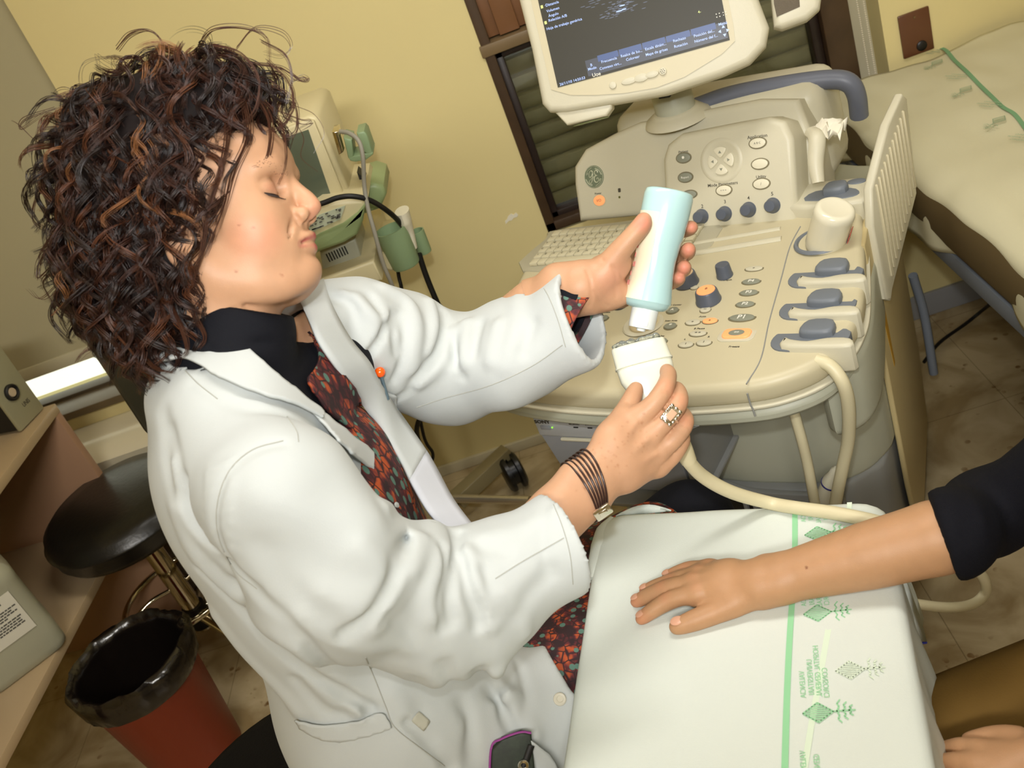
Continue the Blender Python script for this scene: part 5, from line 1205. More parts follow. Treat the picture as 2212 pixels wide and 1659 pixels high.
ch_ = blend(ch_, Vh, H(66, 52, -8), (.036, .03, .032), (222, 146, 118), HM, 0.9, 0.6); ch_ = blend(ch_, Vh, H(116, 0, 12), (.016, .016, .016), (222, 142, 118), HM, 0.8, 0.6)
for s_ in (-1, 1):
    for t in np.linspace(0, 1, 9):
        a = 24 * (1 - t); zz = -22 - 6 * (1 - t) ** 0 + 0
        ch_ = blend(ch_, Vh, H(91 + 16 * t, s_ * a, -23.0 + 8.0 * t ** .7), (.010, .005, .0036 + .0012 * t), (176, 88, 84), HM, 0.4, 0.9)
        ch_ = blend(ch_, Vh, H(91 + 13 * t, s_ * a, -26.0 - 0.8 * t), (.010, .005, .0034 + .0018 * t), (184, 96, 90), HM, 0.4, 0.9)
    ch_ = blend(ch_, Vh, H(92, s_ * 34, 36), (.012, .018, .008), (186, 128, 100), HM, 0.6, 0.6)
for (x, y, z) in ((58, 60, 4), (40, 62, -38), (78, 44, -52), (70, 56, -2)): ch_ = blend(ch_, Vh, H(x, y, z), (.0022, .012, .0016), (156, 96, 70), HM, 0.5, 0.7)
# ---------- woman: right hand (near the lens) around the probe
def arm(lo, hi, h): return Field(lo, hi, h)
def pts(*a): return [dp(*q) for q in a]
def hand_field(ps, h=0.0016, m=0.03):
    P = np.array(ps); return Field(P.min(0) - m, P.max(0) + m, h)
elR, wrR = dp(925, 1300, 1.075), dp(1262, 1052, 1.150)
mcR = pts((1376, 905, 1.170), (1402, 943, 1.170), (1418, 978, 1.176), (1420, 1008, 1.186))
allp = mcR + [wrR, dp(1150, 1140, 1.125), dp(1490, 800, 1.22), dp(1480, 1000, 1.24), dp(1362, 820, 1.20)]
f = hand_field(allp)
f.chain([dp(1120, 1172, 1.118), dp(1195, 1112, 1.135), wrR], [.028, .0285, .0245], .01); f.chain([dp(1212, 1078, 1.132), dp(1242, 1032, 1.143)], [.016, .0185], .02); f.chain([dp(1215, 1125, 1.13), dp(1285, 1075, 1.15)], [.022, .019], .02)
for m_, r in zip(mcR, (.0135, .0135, .0130, .0120)): f.chain([wrR + (m_ - wrR) * 0.08, m_ + (wrR - m_) * 0.45, m_], [.0195, .0165, r], .014)
f.chain([dp(1285, 1010, 1.152), dp(1322, 945, 1.163), dp(1348, 905, 1.176)], [.018, .0165, .0135], .014)
for m_ in mcR: f.ell(m_ - cb_ * -0.002, [.0095] * 3, None, .008)
fingers = [(pts((1376, 905, 1.170), (1412, 872, 1.164), (1436, 838, 1.170), (1444, 812, 1.188), (1440, 800, 1.200)), [.0125, .0105, .0100, .0088, .0076]),
           (pts((1402, 943, 1.170), (1440, 905, 1.166), (1466, 868, 1.172), (1462, 842, 1.196), (1444, 842, 1.214)), [.0125, .0108, .0102, .0088, .0074]),
           (pts((1418, 978, 1.176), (1456, 948, 1.172), (1480, 912, 1.182), (1468, 890, 1.208), (1440, 885, 1.224)), [.0120, .0102, .0096, .0084, .0070]),
           (pts((1420, 1008, 1.186), (1452, 986, 1.182), (1474, 950, 1.192), (1462, 928, 1.214), (1438, 925, 1.228)), [.0110, .0092, .0086, .0076, .0066]),
           (pts((1322, 950, 1.165), (1342, 905, 1.178), (1362, 868, 1.190), (1374, 840, 1.202)), [.0155, .0118, .0106, .0086])]
finger_union(f, fingers, .007)
for (a, b_) in (((1262, 985), (1300, 1075)),): pass
for m_, a_ in zip(mcR, (.0016, .0020, .0018, .0013)):
    s_ = [f.see(*q) for q in []]
    P_ = [m_ * (1 - t) + wrR * t + cb_ * .016 for t in (0.05, .3, .55, .75)]; f.bulge(P_, a_, .0042)
for pl in (((1428, 838), (1446, 846)), ((1430, 846), (1447, 853)), ((1458, 872), (1478, 884)), ((1472, 918), (1490, 928)), ((1352, 868), (1370, 876))):
    s_ = [f.see(*q) for q in pl]
    if all(x is not None for x in s_): f.bulge(s_, -.0008, .0014)
fR = f; VrR, FrR = f.net(); VrR = smooth_net(VrR, FrR, 2); cR = np.tile(SK, (len(VrR), 1))
for p in mcR + pts((1436, 838, 1.165), (1466, 868, 1.167), (1480, 912, 1.175)): cR = blend(cR, VrR, p, (.013,) * 3, (218, 140, 108), None, 0.8, 0.5)
for k in range(70):
    a = random.uniform(0, 1); s_ = f.see(1262 + 150 * a + random.uniform(-25, 20), 1040 - 115 * a + random.uniform(-45, 30))
    if s_ is not None: cR = blend(cR, VrR, s_, (random.uniform(.0012, .0024),) * 3, (168, 112, 76), None, 0.6, random.uniform(.15, .5))
for m_, e_ in zip(mcR, (.0022, .0020, .0018, .0014)): pass
# ---------- woman: left hand around the blue bottle
wrL = dp(1250, 622, 1.245)
mcL = pts((1336, 560, 1.290), (1344, 588, 1.295), (1346, 616, 1.292), (1340, 642, 1.284))
f = hand_field(mcL + [wrL, dp(1500, 485, 1.24), dp(1480, 640, 1.28), dp(1388, 470, 1.215), dp(1190, 640, 1.27)])
f.chain([dp(1150, 650, 1.285), dp(1205, 632, 1.262), wrL], [.029, .0275, .0245], .01); f.chain([dp(1205, 602, 1.255), dp(1258, 592, 1.245)], [.018, .0165], .018); f.chain([dp(1215, 655, 1.262), dp(1275, 652, 1.252)], [.018, .016], .018)
for m_, r in zip(mcL, (.0150, .0145, .0135, .0125)): f.chain([wrL + (m_ - wrL) * 0.1, m_ + (wrL - m_) * 0.4, m_], [.0200, .0165, r], .014)
f.ell(dp(1312, 588, 1.243), (.034, .020, .018), [cr_ * .8 + cu_ * .6, -cr_ * .6 + cu_ * .8, cb_], .014)
f.ell(dp(1320, 640, 1.256), (.030, .016, .015), [cr_ * .97 + cu_ * .2, -cr_ * .2 + cu_ * .97, cb_], .012)
fingers = [(pts((1336, 560, 1.290), (1385, 525, 1.303), (1440, 505, 1.305), (1482, 496, 1.280), (1494, 491, 1.256)), [.0135, .0105, .0096, .0088, .0078]),
           (pts((1344, 588, 1.295), (1395, 570, 1.303), (1445, 556, 1.303), (1480, 548, 1.278), (1487, 539, 1.254)), [.0135, .0108, .0100, .0094, .0088]),
           (pts((1346, 616, 1.292), (1395, 602, 1.302), (1440, 592, 1.304), (1472, 584, 1.282), (1478, 577, 1.260)), [.0130, .0104, .0098, .0092, .0086]),
           (pts((1340, 642, 1.284), (1390, 632, 1.300), (1430, 618, 1.303), (1460, 606, 1.284), (1467, 600, 1.266)), [.0120, .0094, .0088, .0082, .0076]),
           (pts((1296, 602, 1.244), (1328, 556, 1.232), (1362, 515, 1.222), (1386, 487, 1.220), (1391, 474, 1.222)), [.0175, .0140, .0112, .0106, .0080])]
finger_union(f, fingers, .007)
for q in (((1322, 575), (1345, 600), (1350, 640)), ((1300, 560), (1330, 590), (1332, 640)), ((1285, 630), (1300, 652), (1312, 662)), ((1268, 585), (1278, 625), (1275, 660))):
    s_ = [f.see(*p) for p in q]
    if all(x is not None for x in s_): f.bulge(s_, -0.0011, 0.0022)
VrL, FrL = f.net(); VrL = smooth_net(VrL, FrL, 2); cL = np.tile(SK, (len(VrL), 1))
for p in pts((1388, 480, 1.21), (1494, 491, 1.245), (1487, 539, 1.245), (1478, 577, 1.25), (1467, 600, 1.256)): cL = blend(cL, VrL, p, (.016,) * 3, (222, 132, 112), None, 0.8, 0.7)
cL = blend(cL, VrL, dp(1325, 600, 1.23), (.05, .03, .03), (222, 156, 130), None, 0.9, 0.5)
# ---------- woman: hidden core of the body, coarse
shR, shL = V3(-.375, .815, 1.135), V3(-.335, 1.115, 1.125); elL = dp(975, 800, 1.37)
f = Field((-.68, .62, .30), (.12, 1.45, 1.30), 0.008)
f.ell((-.42, .96, 1.03), (.095, .15, .17), None, .03).ell((-.42, .96, .88), (.085, .135, .15), None, .04).ell((-.42, .96, .70), (.12, .16, .13), None, .05)
f.chain([shR, (-.40, .96, 1.15), shL], [.045, .055, .045], .03)
f.chain([shR, elR + V3(0, 0, .01)], [.042, .036], .02).cap(elR + V3(0, 0, .01), dp(1120, 1175, 1.118), .036, .026, .02)
f.chain([shL, elL, dp(1150, 650, 1.285)], [.042, .034, .028], .02)
kneeR, kneeL = V3(-.02, 1.02, .57), V3(.0, 1.215, .585)
f.chain([V3(-.40, .90, .64), kneeR, kneeR + V3(-.02, .02, -.28)], [.085, .055, .045], .03).chain([V3(-.38, 1.04, .64), kneeL, kneeL + V3(-.02, .02, -.28)], [.085, .055, .045], .03)
VrB, FrB = f.net(); cB_ = np.tile(SK, (len(VrB), 1))
wm = thing('person', 'woman with curly dark brown hair in a white coat holding bottle and probe', 'person', Matrix.Translation((-.42, .96, 0))); OW = np.array([-.42, .96, 0])
V_, F_ = merge_np([(Vh, Fh), (VrR, FrR), (VrL, FrL), (VrB, FrB)])
link('body', np_mesh('body', V_ - OW, F_, np.concatenate([ch_, cR, cL, cB_])), m_skin, wm)
def wpart(name, b, m, sharp=50, parent=None):
    o = b.done(name, m, parent or wm, sharp); 
    o.data.transform(Matrix.Translation(tuple(-OW))); return o
# lashes, brow, nails, ring, bracelet
m_lash = mat('lash_brown', rgb(40, 24, 18), 0.6)
def on_head(x, y, z, out=0.0):     # surface point reached from outside, straight along the face's side direction
    p = H(x, y, z)
    for _ in range(14): d = headF.at(p[None])[0]; p = p - headF.grad(p) * (d - out)
    return p
for s_ in (1, -1):
    b = B(); L_p = [on_head(90, s_ * 19, 31, .0003), on_head(95, s_ * 27, 28.5, .0003), on_head(93, s_ * 36, 28.5, .0003), on_head(86, s_ * 46, 31, .0003)]
    b.tube(L_p, [.0006, .0011, .0012, .0006], 6)
    for k in range(26):
        t = k / 25; i = t * 2.999; p = L_p[int(i)] * (1 - i % 1) + L_p[int(i) + 1] * (i % 1); b.tube([p, p + (hf * .0035 - hu * .004), p + (hf * .0075 - hu * .0058 + hs * s_ * .001)], [.0003, .00022, .0001], 4, per=2)
    wpart('eyelashes', b, m_lash)
    b = B()
    for k in range(70):
        t = random.random(); p = on_head(100 - 14 * t ** 1.5, s_ * (14 + 34 * t), 53 + 7 * math.sin(t * 2.6) + random.uniform(-1.6, 1.6), .0002); q = p + hs * s_ * .002 - hf * .005 + hu * (.0015 - .002 * t)
        b.tube([p, (p + q) / 2 + hu * .0004, q], [.00022, .0002, .00008], 4, per=2)
    wpart('eyebrow', b, mat('brow_brown', rgb(96, 62, 44), 0.7))
m_nail = mat('finger_nail', rgb(212, 160, 132), 0.3, spec=0.5)
def nail(fF, p, n, t, w_=.0052, l_=.0065, parent=wm, O=OW, m=m_nail):
    n = np.array(n) / np.linalg.norm(n); p = np.array(p)
    for _ in range(10): p = p + n * (-(fF.at(p[None])[0]))
    b = B().ell((0, 0, 0), (l_, w_, .0011), frame(t, z=n, o=p - n * .0002), 14); o = b.done('fingernail', m, parent); o.data.transform(Matrix.Translation(tuple(-O))); return o
# ring with square stones, bracelet of leather strands
m_silver = mat('silver', rgb(225, 218, 205), 0.16, 1.0); m_stone = mat('pale_pink_stone', rgb(216, 170, 140), 0.12, spec=0.9, coat=0.5)
rc = dp(1443, 898, 1.167); rd = dp(1466, 868, 1.172) - dp(1412, 933, 1.167); rd /= np.linalg.norm(rd); rn = cb_ - rd * (cb_ @ rd); rn /= np.linalg.norm(rn); RFm = frame(rd, z=rn, o=rc)
rg = B().tube([(RFm @ Vector((0, .0118 * math.cos(a), .0118 * math.sin(a))))[:] for a in np.linspace(0, 2 * PI, 24, endpoint=False)], .0013, 8, closed=True, per=1, flat=2.2)
rg.box((0, 0, .0135), (.022, .0165, .004), .0015, M=RFm)
for x in (-.0095, .0095):
    for y in (-.0058, 0, .0058): rg.ell((x, y, .0155), (.0022, .0024, .0012), RFm, 8)
for y in (-.007, .007):
    for x in (-.0048, 0, .0048): rg.ell((x, y, .0155), (.0020, .0016, .0012), RFm, 8)
ro = wpart('ring', rg, m_silver)
wpart('ring_stone', B().box((0, 0, .0158), (.0125, .0085, .0026), .001, M=RFm), m_stone, 20, ro)
m_leather = mat('dark_brown_leather', rgb(52, 30, 24), 0.3, spec=0.6)
bd = wrR - elR; bd /= np.linalg.norm(bd); bn = cb_ - bd * (cb_ @ bd); bn /= np.linalg.norm(bn); bt_ = np.cross(bd, bn)
if bt_ @ cu_ < 0: bt_ = -bt_
bcen = dp(1264, 1052, 1.150)
br_ = None
for k in range(6):
    b = B(); P = []
    for a in np.linspace(0, 2 * PI, 28, endpoint=False):
        sp_ = (k - 2.5) * .0056 * (0.35 + 0.65 * (0.5 + 0.5 * math.sin(a + .3))) + .010 * math.sin(a) * 0.8
        P.append(bcen + bt_ * .0375 * math.sin(a) + bn * .0318 * math.cos(a) + bd * sp_ - bt_ * 0.001)
    b.tube(P, .0013, 8, closed=True, per=2)
    if br_ is None: br_ = wpart('bracelet', b, m_leather)
    else: wpart('bracelet_strand', b, m_leather, 50, br_)
cl = dp(1302, 1106, 1.116); CFm = frame(cr_ * .82 + cu_ * .57, z=cb_ * .8 + cu_ * -.5, o=cl)
wpart('bracelet_clasp', B().box((0, 0, 0), (.021, .014, .005), .0018, M=CFm).box((0, .001, .002), (.010, .006, .004), .001, M=CFm), m_silver, 30, br_)
# ---------- turtleneck, dress, leggings
m_navy2 = mat('navy_jersey', rgb(14, 15, 22), 0.8, spec=0.2, bump=0.2, bscale=700)
f = Field((-.62, .72, .98), (-.15, 1.20, 1.36), 0.0032)
f.ell((-.420, .95, 1.04), (.102, .130, .15), None, .03).chain([shR + V3(.01, .02, -.01), (-.40, .96, 1.155), shL + V3(.0, -.06, -.015)], [.045, .058, .045], .03)
nA, nB, nC = H(4, 0, -88), H(-8, 0, -108), H(-26, 0, -140)
f.chain([nA, nB, nC], [.058, .0600, .064], .012); f.bulge([nB + hs * .058 + hf * .0 + hu * .004, nB + hs * .04 + hf * .045 - hu * .002, nB + hf * .06 - hu * .006], -.003, .005)
f.chain([H(10, 0, -20), nA, nB], [.047, .047, .044], .004, 'sub')
X, Y, Z = f.ax[0][:, None, None] - HE[0], f.ax[1][None, :, None] - HE[1], f.ax[2][None, None, :] - HE[2]
xh_ = X * hf[0] + Y * hf[1] + Z * hf[2]; zh_ = X * hu[0] + Y * hu[1] + Z * hu[2]; f.D = np.maximum(f.D, ((zh_ + .50 * xh_ + .058) * .894).astype(np.float32))
tnF = f; V_, F_ = f.net(); V_ = smooth_net(V_, F_, 2); link('turtleneck', np_mesh('turtleneck', V_ - OW, F_), m_navy2, wm)
def dress_mat():
    m = bpy.data.materials.new('printed_dress'); m.use_nodes = True; nt = m.node_tree; N = nt.nodes; L = nt.links; b = N['Principled BSDF']; b.inputs['Roughness'].default_value = 0.75
    tc = N.new('ShaderNodeTexCoord'); mp_ = N.new('ShaderNodeMapping'); mp_.inputs['Scale'].default_value = (1, 1, 0.6); L.new(tc.outputs['Object'], mp_.inputs['Vector'])
    v1 = N.new('ShaderNodeTexVoronoi'); v1.inputs['Scale'].default_value = 75; v1.inputs['Randomness'].default_value = 0.75
    v2 = N.new('ShaderNodeTexVoronoi'); v2.inputs['Scale'].default_value = 95; v2.feature = 'DISTANCE_TO_EDGE'
    n = N.new('ShaderNodeTexNoise'); n.inputs['Scale'].default_value = 60
    r1 = N.new('ShaderNodeValToRGB'); r1.color_ramp.elements[0].position = 0.27; r1.color_ramp.elements[1].position = 0.31; r1.color_ramp.elements[0].color = (1, 1, 1, 1); r1.color_ramp.elements[1].color = (0, 0, 0, 1)
    r2 = N.new('ShaderNodeValToRGB'); e = r2.color_ramp.elements; e[0].position = 0.40; e[0].color = rgb(40, 18, 22); e[1].position = 0.62; e[1].color = rgb(178, 78, 32); q = e.new(0.52); q.color = rgb(92, 30, 34)
    r3 = N.new('ShaderNodeValToRGB'); r3.color_ramp.elements[0].position = 0.03; r3.color_ramp.elements[1].position = 0.10
    for a in (v1, v2, n): L.new(mp_.outputs['Vector'], a.inputs['Vector'])
    L.new(v1.outputs['Distance'], r1.inputs['Fac']); L.new(n.outputs['Fac'], r2.inputs['Fac']); L.new(v2.outputs['Distance'], r3.inputs['Fac'])
    m1 = N.new('ShaderNodeMix'); m1.data_type = 'RGBA'; m1.inputs['A'].default_value = rgb(42, 16, 20); L.new(r3.outputs['Color'], m1.inputs['Factor']); L.new(r2.outputs['Color'], m1.inputs['B'])
    m2 = N.new('ShaderNodeMix'); m2.data_type = 'RGBA'; m2.inputs['B'].default_value = rgb(84, 118, 104); L.new(r1.outputs['Color'], m2.inputs['Factor']); L.new(m1.outputs['Result'], m2.inputs['A']); L.new(m2.outputs['Result'], b.inputs['Base Color'])
    return m
m_dress = dress_mat()
f = Field((-.62, .74, .44), (.06, 1.24, 1.16), 0.005)
f.ell((-.412, .96, .99), (.118, .160, .16), None, .04).ell((-.41, .96, .86), (.108, .150, .15), None, .04).ell((-.41, .96, .70), (.135, .175, .13), None, .05)
f.chain([V3(-.40, .90, .625), V3(-.06, 1.01, .575)], [.092, .075], .03).chain([V3(-.38, 1.04, .625), V3(-.065, 1.17, .600)], [.092, .072], .03)
f.ell((-.24, 1.02, .61), (.17, .12, .065), None, .04)
for k in range(5): f.bulge([V3(-.30 + .01 * k, .86 + .07 * k, 1.10), V3(-.29, .88 + .06 * k, .98), V3(-.29, .90 + .045 * k, .84)], -.005, .010)
V_, F_ = f.net(); V_ = smooth_net(V_, F_, 2); dressF = f
link('dress', np_mesh('dress', V_ - OW, F_), m_dress, wm)
# smocked flounce of the dress where it meets the turtleneck
b = B()
dn = [dp(655, 700, 1.13), dp(672, 745, 1.12), dp(672, 790, 1.10), dp(655, 815, 1.08)]
b.tube([dp(650, 690, 1.14), dp(672, 730, 1.125), dp(668, 780, 1.105), dp(650, 815, 1.085)], [.006, .010, .010, .006], 8, flat=.6)
f = Field((-.16, .92, .22), (.16, 1.34, .72), 0.006)
f.chain([V3(-.10, 1.00, .575), kneeR, kneeR + V3(-.03, .01, -.30)], [.068, .062, .05], .03).chain([V3(-.10, 1.165, .595), kneeL, kneeL + V3(-.03, .01, -.30)], [.068, .063, .05], .03)
V_, F_ = f.net(); V_ = smooth_net(V_, F_, 2); link('leggings', np_mesh('leggings', V_ - OW, F_), m_navy2, wm)
for kx in (kneeR, kneeL):
    e_ = kx + V3(-.03, .01, -.30); f = Field(e_ + V3(-.09, -.09, -.36), e_ + V3(.2, .09, .05), 0.006)
    f.cap(e_, e_ + V3(-.02, 0, -.18), .05, .036, .01).chain([e_ + V3(-.02, 0, -.2), e_ + V3(0, 0, -.27), e_ + V3(.13, 0, -.29)], [.040, .036, .028], .02)
    f.D = np.maximum(f.D, (e_[2] - .32 + .0) - f.ax[2][None, None, :] + 0.0)
    V_, F_ = f.net(); link('boot', np_mesh('boot', V_ - OW, F_), m_navy2, wm)
# ---------- lab coat
def coat_mat():
    return mat('white_cotton', rgb(192, 196, 194), 0.78, spec=0.15, bump=0.10, bscale=900, sheen=0.1)
m_coat = coat_mat(); m_seam = mat('cotton_seam', rgb(172, 172, 164), 0.8, spec=0.1); m_coat2 = mat('cotton_inner', rgb(198, 200, 206), 0.85, spec=0.1)
f = Field((-.66, .62, .50), (.02, 1.40, 1.30), 0.0035)
f.ell((-.425, .955, 1.06), (.118, .170, .17), None, .04).ell((-.425, .95, .92), (.116, .160, .17), None, .05).ell((-.42, .945, .74), (.150, .185, .16), None, .06)
f.chain([shR + V3(0, 0, .005), (-.43, .96, 1.165), shL + V3(0, 0, .005)], [.060, .058, .060], .04)
f.cap(V3(-.42, .86, .68), V3(-.22, .90, .62), .10, .085, .05)
f.ell(H(-34, 0, -122), (.075, .085, .03), None, .03)
# sleeves
cufR, cufL = dp(1232, 1163, 1.105), dp(1262, 672, 1.245)
sv = f.blank()
sv.chain([shR + V3(.01, -.005, -.012), V3(-.350, .785, 1.03), elR + V3(-.01, 0, .005)], [.074, .077, .073], .03)
sv.chain([elR + V3(-.01, 0, .005), (elR + cufR) / 2 + V3(-.01, 0, -.012), cufR, cufR + (cufR - elR) * .12], [.072, .061, .053, .053], .02)
sv.chain([dp(880, 1335, 1.06), dp(960, 1352, 1.08), dp(1040, 1345, 1.09), dp(1100, 1325, 1.10)], [.050, .056, .048, .032], .02)
f.D = smin(f.D, sv.D, .010)
sv = f.blank()
sv.chain([shL + V3(.01, .01, -.01), elL * .5 + shL * .5 + V3(0, .01, 0), elL], [.075, .070, .066], .045)
sv.chain([elL, (elL + cufL) / 2 + V3(0, 0, -.008), cufL, cufL + (cufL - elL) * .1], [.066, .060, .050, .050], .03)
sv.chain([dp(960, 820, 1.34), dp(1100, 790, 1.28), dp(1240, 745, 1.235)], [.052, .045, .030], .03)
f.D = smin(f.D, sv.D, .016)
coatF = f
f0 = f.D.copy()
def fold(pl, amp, w_):
    P = [f.see(*p) for p in pl]; P = [p for p in P if p is not None]
    if len(P) > 1: f.bulge(P, amp * 1.25, w_ * .85)
# near sleeve
fold([(860, 1085), (880, 1120), (872, 1180), (848, 1250), (806, 1320), (740, 1372)], -.010, .008)
fold([(905, 1110), (912, 1170), (893, 1230), (858, 1295), (812, 1352)], .007, .012)
fold([(935, 1140), (945, 1200), (930, 1270), (935, 1330)], .007, .014)
fold([(985, 1150), (982, 1225), (970, 1290), (975, 1345)], -.010, .008)
fold([(893, 1262), (872, 1300), (830, 1350)], -.006, .008)
fold([(1000, 1210), (1010, 1270), (1030, 1320), (1034, 1350)], -.008, .008)
fold([(1008, 1200), (1030, 1250), (1060, 1300), (1062, 1350)], .006, .012)
fold([(830, 1095), (868, 1090), (880, 1110)], .006, .010)
fold([(600, 1190), (720, 1240), (840, 1250)], -.0035, .022)
fold([(560, 1060), (680, 1110), (800, 1120)], .004, .025)
fold([(1120, 1330), (1140, 1290), (1190, 1240)], -.004, .012)
fold([(1060, 1160), (1120, 1150), (1190, 1110)], .003, .016)
fold([(650, 1340), (760, 1390), (880, 1400)], .004, .016)
# armhole puckers of the near sleeve and shoulder seam
for k in range(8): fold([(500 - 8 * k % 5, 1000 + 26 * k), (470 - k, 1012 + 26 * k), (452, 1020 + 26 * k)], .0025, .006)
fold([(610, 955), (540, 975), (492, 1020), (470, 1090), (475, 1160), (510, 1230), (560, 1275)], -.004, .005)
# body pleats below the near sleeve
fold([(400, 1040), (420, 1120), (470, 1190), (560, 1290), (660, 1390), (800, 1532)], -.011, .007)
fold([(385, 1100), (430, 1200), (520, 1290), (640, 1400), (780, 1530)], .006, .014)
fold([(430, 1235), (520, 1320), (600, 1400), (700, 1470), (800, 1530)], -.009, .007)
fold([(470, 1330), (560, 1440), (640, 1530)], .005, .016); fold([(880, 1560), (930, 1610), (975, 1659)], -.008, .008)
fold([(850, 1500), (900, 1580), (940, 1640)], .004, .016)
fold([(1035, 1455), (1065, 1495), (1100, 1560), (1140, 1650)], -.012, .009); fold([(1072, 1450), (1105, 1505), (1150, 1590)], .008, .012)
fold([(960, 1440), (1000, 1520), (1020, 1640)], -.006, .012); fold([(1120, 1440), (1135, 1500), (1128, 1560)], -.003, .009)
fold([(350, 900), (362, 1000), (390, 1080)], -.004, .012); fold([(420, 830), (520, 880), (640, 900)], -.002, .008)
# far sleeve
fold([(830, 625), (880, 650), (900, 700), (895, 760), (888, 810)], .009, .011)
fold([(955, 665), (962, 705), (945, 760), (915, 800), (892, 822)], -.010, .008); fold([(990, 660), (975, 720), (945, 790), (905, 830)], .007, .010)
fold([(975, 720), (985, 770), (1000, 810)], -.006, .008); fold([(1010, 650), (1008, 700), (1005, 770), (1002, 800)], .009, .010)
fold([(1035, 640), (1035, 700), (1022, 760)], -.006, .009); fold([(850, 680), (825, 720), (790, 770)], -.008, .006)
fold([(862, 680), (850, 720), (855, 760)], -.006, .007); fold([(720, 640), (760, 660), (765, 720)], -.005, .008); fold([(770, 640), (800, 680), (830, 690)], .005, .010)
fold([(840, 870), (880, 850), (895, 820)], -.005, .008); fold([(1120, 640), (1110, 720), (1090, 790)], .003, .014)
fold([(740, 630), (775, 650), (808, 690), (806, 730), (780, 760)], .004, .008)
# secondary creases round the elbows and at the back
for pl, am, w_ in (([(905, 1150), (925, 1100), (905, 1085)], .005, .008), ([(955, 1180), (960, 1240), (950, 1300), (955, 1360)], -.006, .006), ([(1045, 1230), (1062, 1290), (1074, 1335)], -.005, .007), ([(840, 1330), (880, 1360), (900, 1400)], -.004, .007),
    ([(780, 1180), (820, 1230), (830, 1290)], .004, .014), ([(700, 1290), (760, 1320), (800, 1310)], .003, .016), ([(1090, 1280), (1130, 1330), (1140, 1370)], .003, .010), ([(1000, 1130), (1040, 1180), (1090, 1190)], -.003, .010), ([(560, 1180), (620, 1260), (700, 1330)], -.003, .016),
    ([(380, 1000), (400, 1090), (440, 1160), (500, 1230)], .005, .010), ([(370, 930), (385, 1010), (410, 1080)], -.004, .009), ([(1180, 1090), (1170, 1150), (1180, 1220)], -.002, .008), ([(640, 1470), (700, 1530), (740, 1550)], -.004, .010), ([(900, 1470), (905, 1540), (930, 1600)], -.003, .012), ([(1080, 1480), (1110, 1540), (1118, 1600)], .004, .010),
    ([(1060, 640), (1075, 700), (1060, 780)], .005, .010), ([(1135, 620), (1150, 700), (1130, 760)], -.003, .010), ([(930, 650), (940, 700), (925, 760)], .005, .008), ([(870, 700), (872, 760), (850, 820)], -.005, .007), ([(800, 640), (820, 670), (822, 720)], -.004, .007)): fold(pl, am, w_)
# broad soft undulation of the cloth
def undul(F_, amp=0.003):
    X, Y, Z = F_.ax[0][:, None, None], F_.ax[1][None, :, None], F_.ax[2][None, None, :]
    F_.D += (amp * (np.sin(X * 31 + Y * 17 + 1.3) * np.sin(Z * 27 - X * 13) + 0.5 * np.sin(X * 63 - Z * 41 + Y * 22))).astype(np.float32)
undul(f, 0.0026)
# hollow out: shell of cloth, cut at cuffs, neck and open front
X, Y, Z = f.ax[0][:, None, None], f.ax[1][None, :, None], f.ax[2][None, None, :]
def px_of(): 
    R = CW.T; xc = X * 1.0; 
    a = (X - EYE[0]) * CW[0, 0] + (Y - EYE[1]) * CW[1, 0] + (Z - EYE[2]) * CW[2, 0]; b_ = (X - EYE[0]) * CW[0, 1] + (Y - EYE[1]) * CW[1, 1] + (Z - EYE[2]) * CW[2, 1]; c_ = -((X - EYE[0]) * CW[0, 2] + (Y - EYE[1]) * CW[1, 2] + (Z - EYE[2]) * CW[2, 2])
    return (CX + F_PX * a / c_).astype(np.float32), (CY - F_PX * b_ / c_).astype(np.float32), c_
PXg, PYg, DPg = px_of()
def poly_sd(poly, x, y):   # signed distance to a polygon, negative inside (pixels)
    d = np.full(x.shape, 1e9, np.float32); s_ = np.ones(x.shape, np.float32); n = len(poly)
    for i in range(n):
        ax_, ay_ = poly[i]; bx_, by_ = poly[i - 1]; ex, ey = bx_ - ax_, by_ - ay_; wx, wy = x - ax_, y - ay_
        t = np.clip((wx * ex + wy * ey) / (ex * ex + ey * ey), 0, 1); d = np.minimum(d, (wx - ex * t) ** 2 + (wy - ey * t) ** 2)
        c1, c2_, c3 = y >= ay_, y < by_, ex * wy > ey * wx; flip = (c1 & c2_ & c3) | (~c1 & ~c2_ & ~c3); s_ = np.where(flip, -s_, s_)
    return s_ * np.sqrt(d)
opening = [(440, 640), (500, 700), (560, 762), (625, 822), (690, 886), (740, 925), (790, 965), (870, 1022), (905, 1052), (925, 1066), (920, 1050), (893, 1025), (855, 990), (803, 915), (763, 850), (718, 775), (686, 712), (665, 660), (640, 610), (520, 560)]
sdo = poly_sd(opening, PXg, PYg) * (DPg / F_PX)
solid = f.D.copy(); XX, YY, ZZ = f.ax[0][:, None, None], f.ax[1][None, :, None], f.ax[2][None, None, :]
def dist_to(p): return np.sqrt((XX - p[0]) ** 2 + (YY - p[1]) ** 2 + (ZZ - p[2]) ** 2)
dc_ = np.minimum(dist_to(cufR), dist_to(cufL)); thk = 0.0085 + 0.0095 * np.clip((dc_ - .07) / .05, 0, 1)
thk = np.where((sdo < .035) & (DPg < 1.2), np.minimum(thk, .0085), thk)
shell = np.maximum(f.D, -(f.D + thk))
X, Y, Z = f.ax[0][:, None, None], f.ax[1][None, :, None], f.ax[2][None, None, :]
def cut_plane(D, c, n, region_c, region_r):
    n = n / np.linalg.norm(n); pl = (X - c[0]) * n[0] + (Y - c[1]) * n[1] + (Z - c[2]) * n[2]
    rg_ = np.sqrt((X - region_c[0]) ** 2 + (Y - region_c[1]) ** 2 + (Z - region_c[2]) ** 2) - region_r
    return np.maximum(D, -np.maximum(-pl, rg_))
D = shell
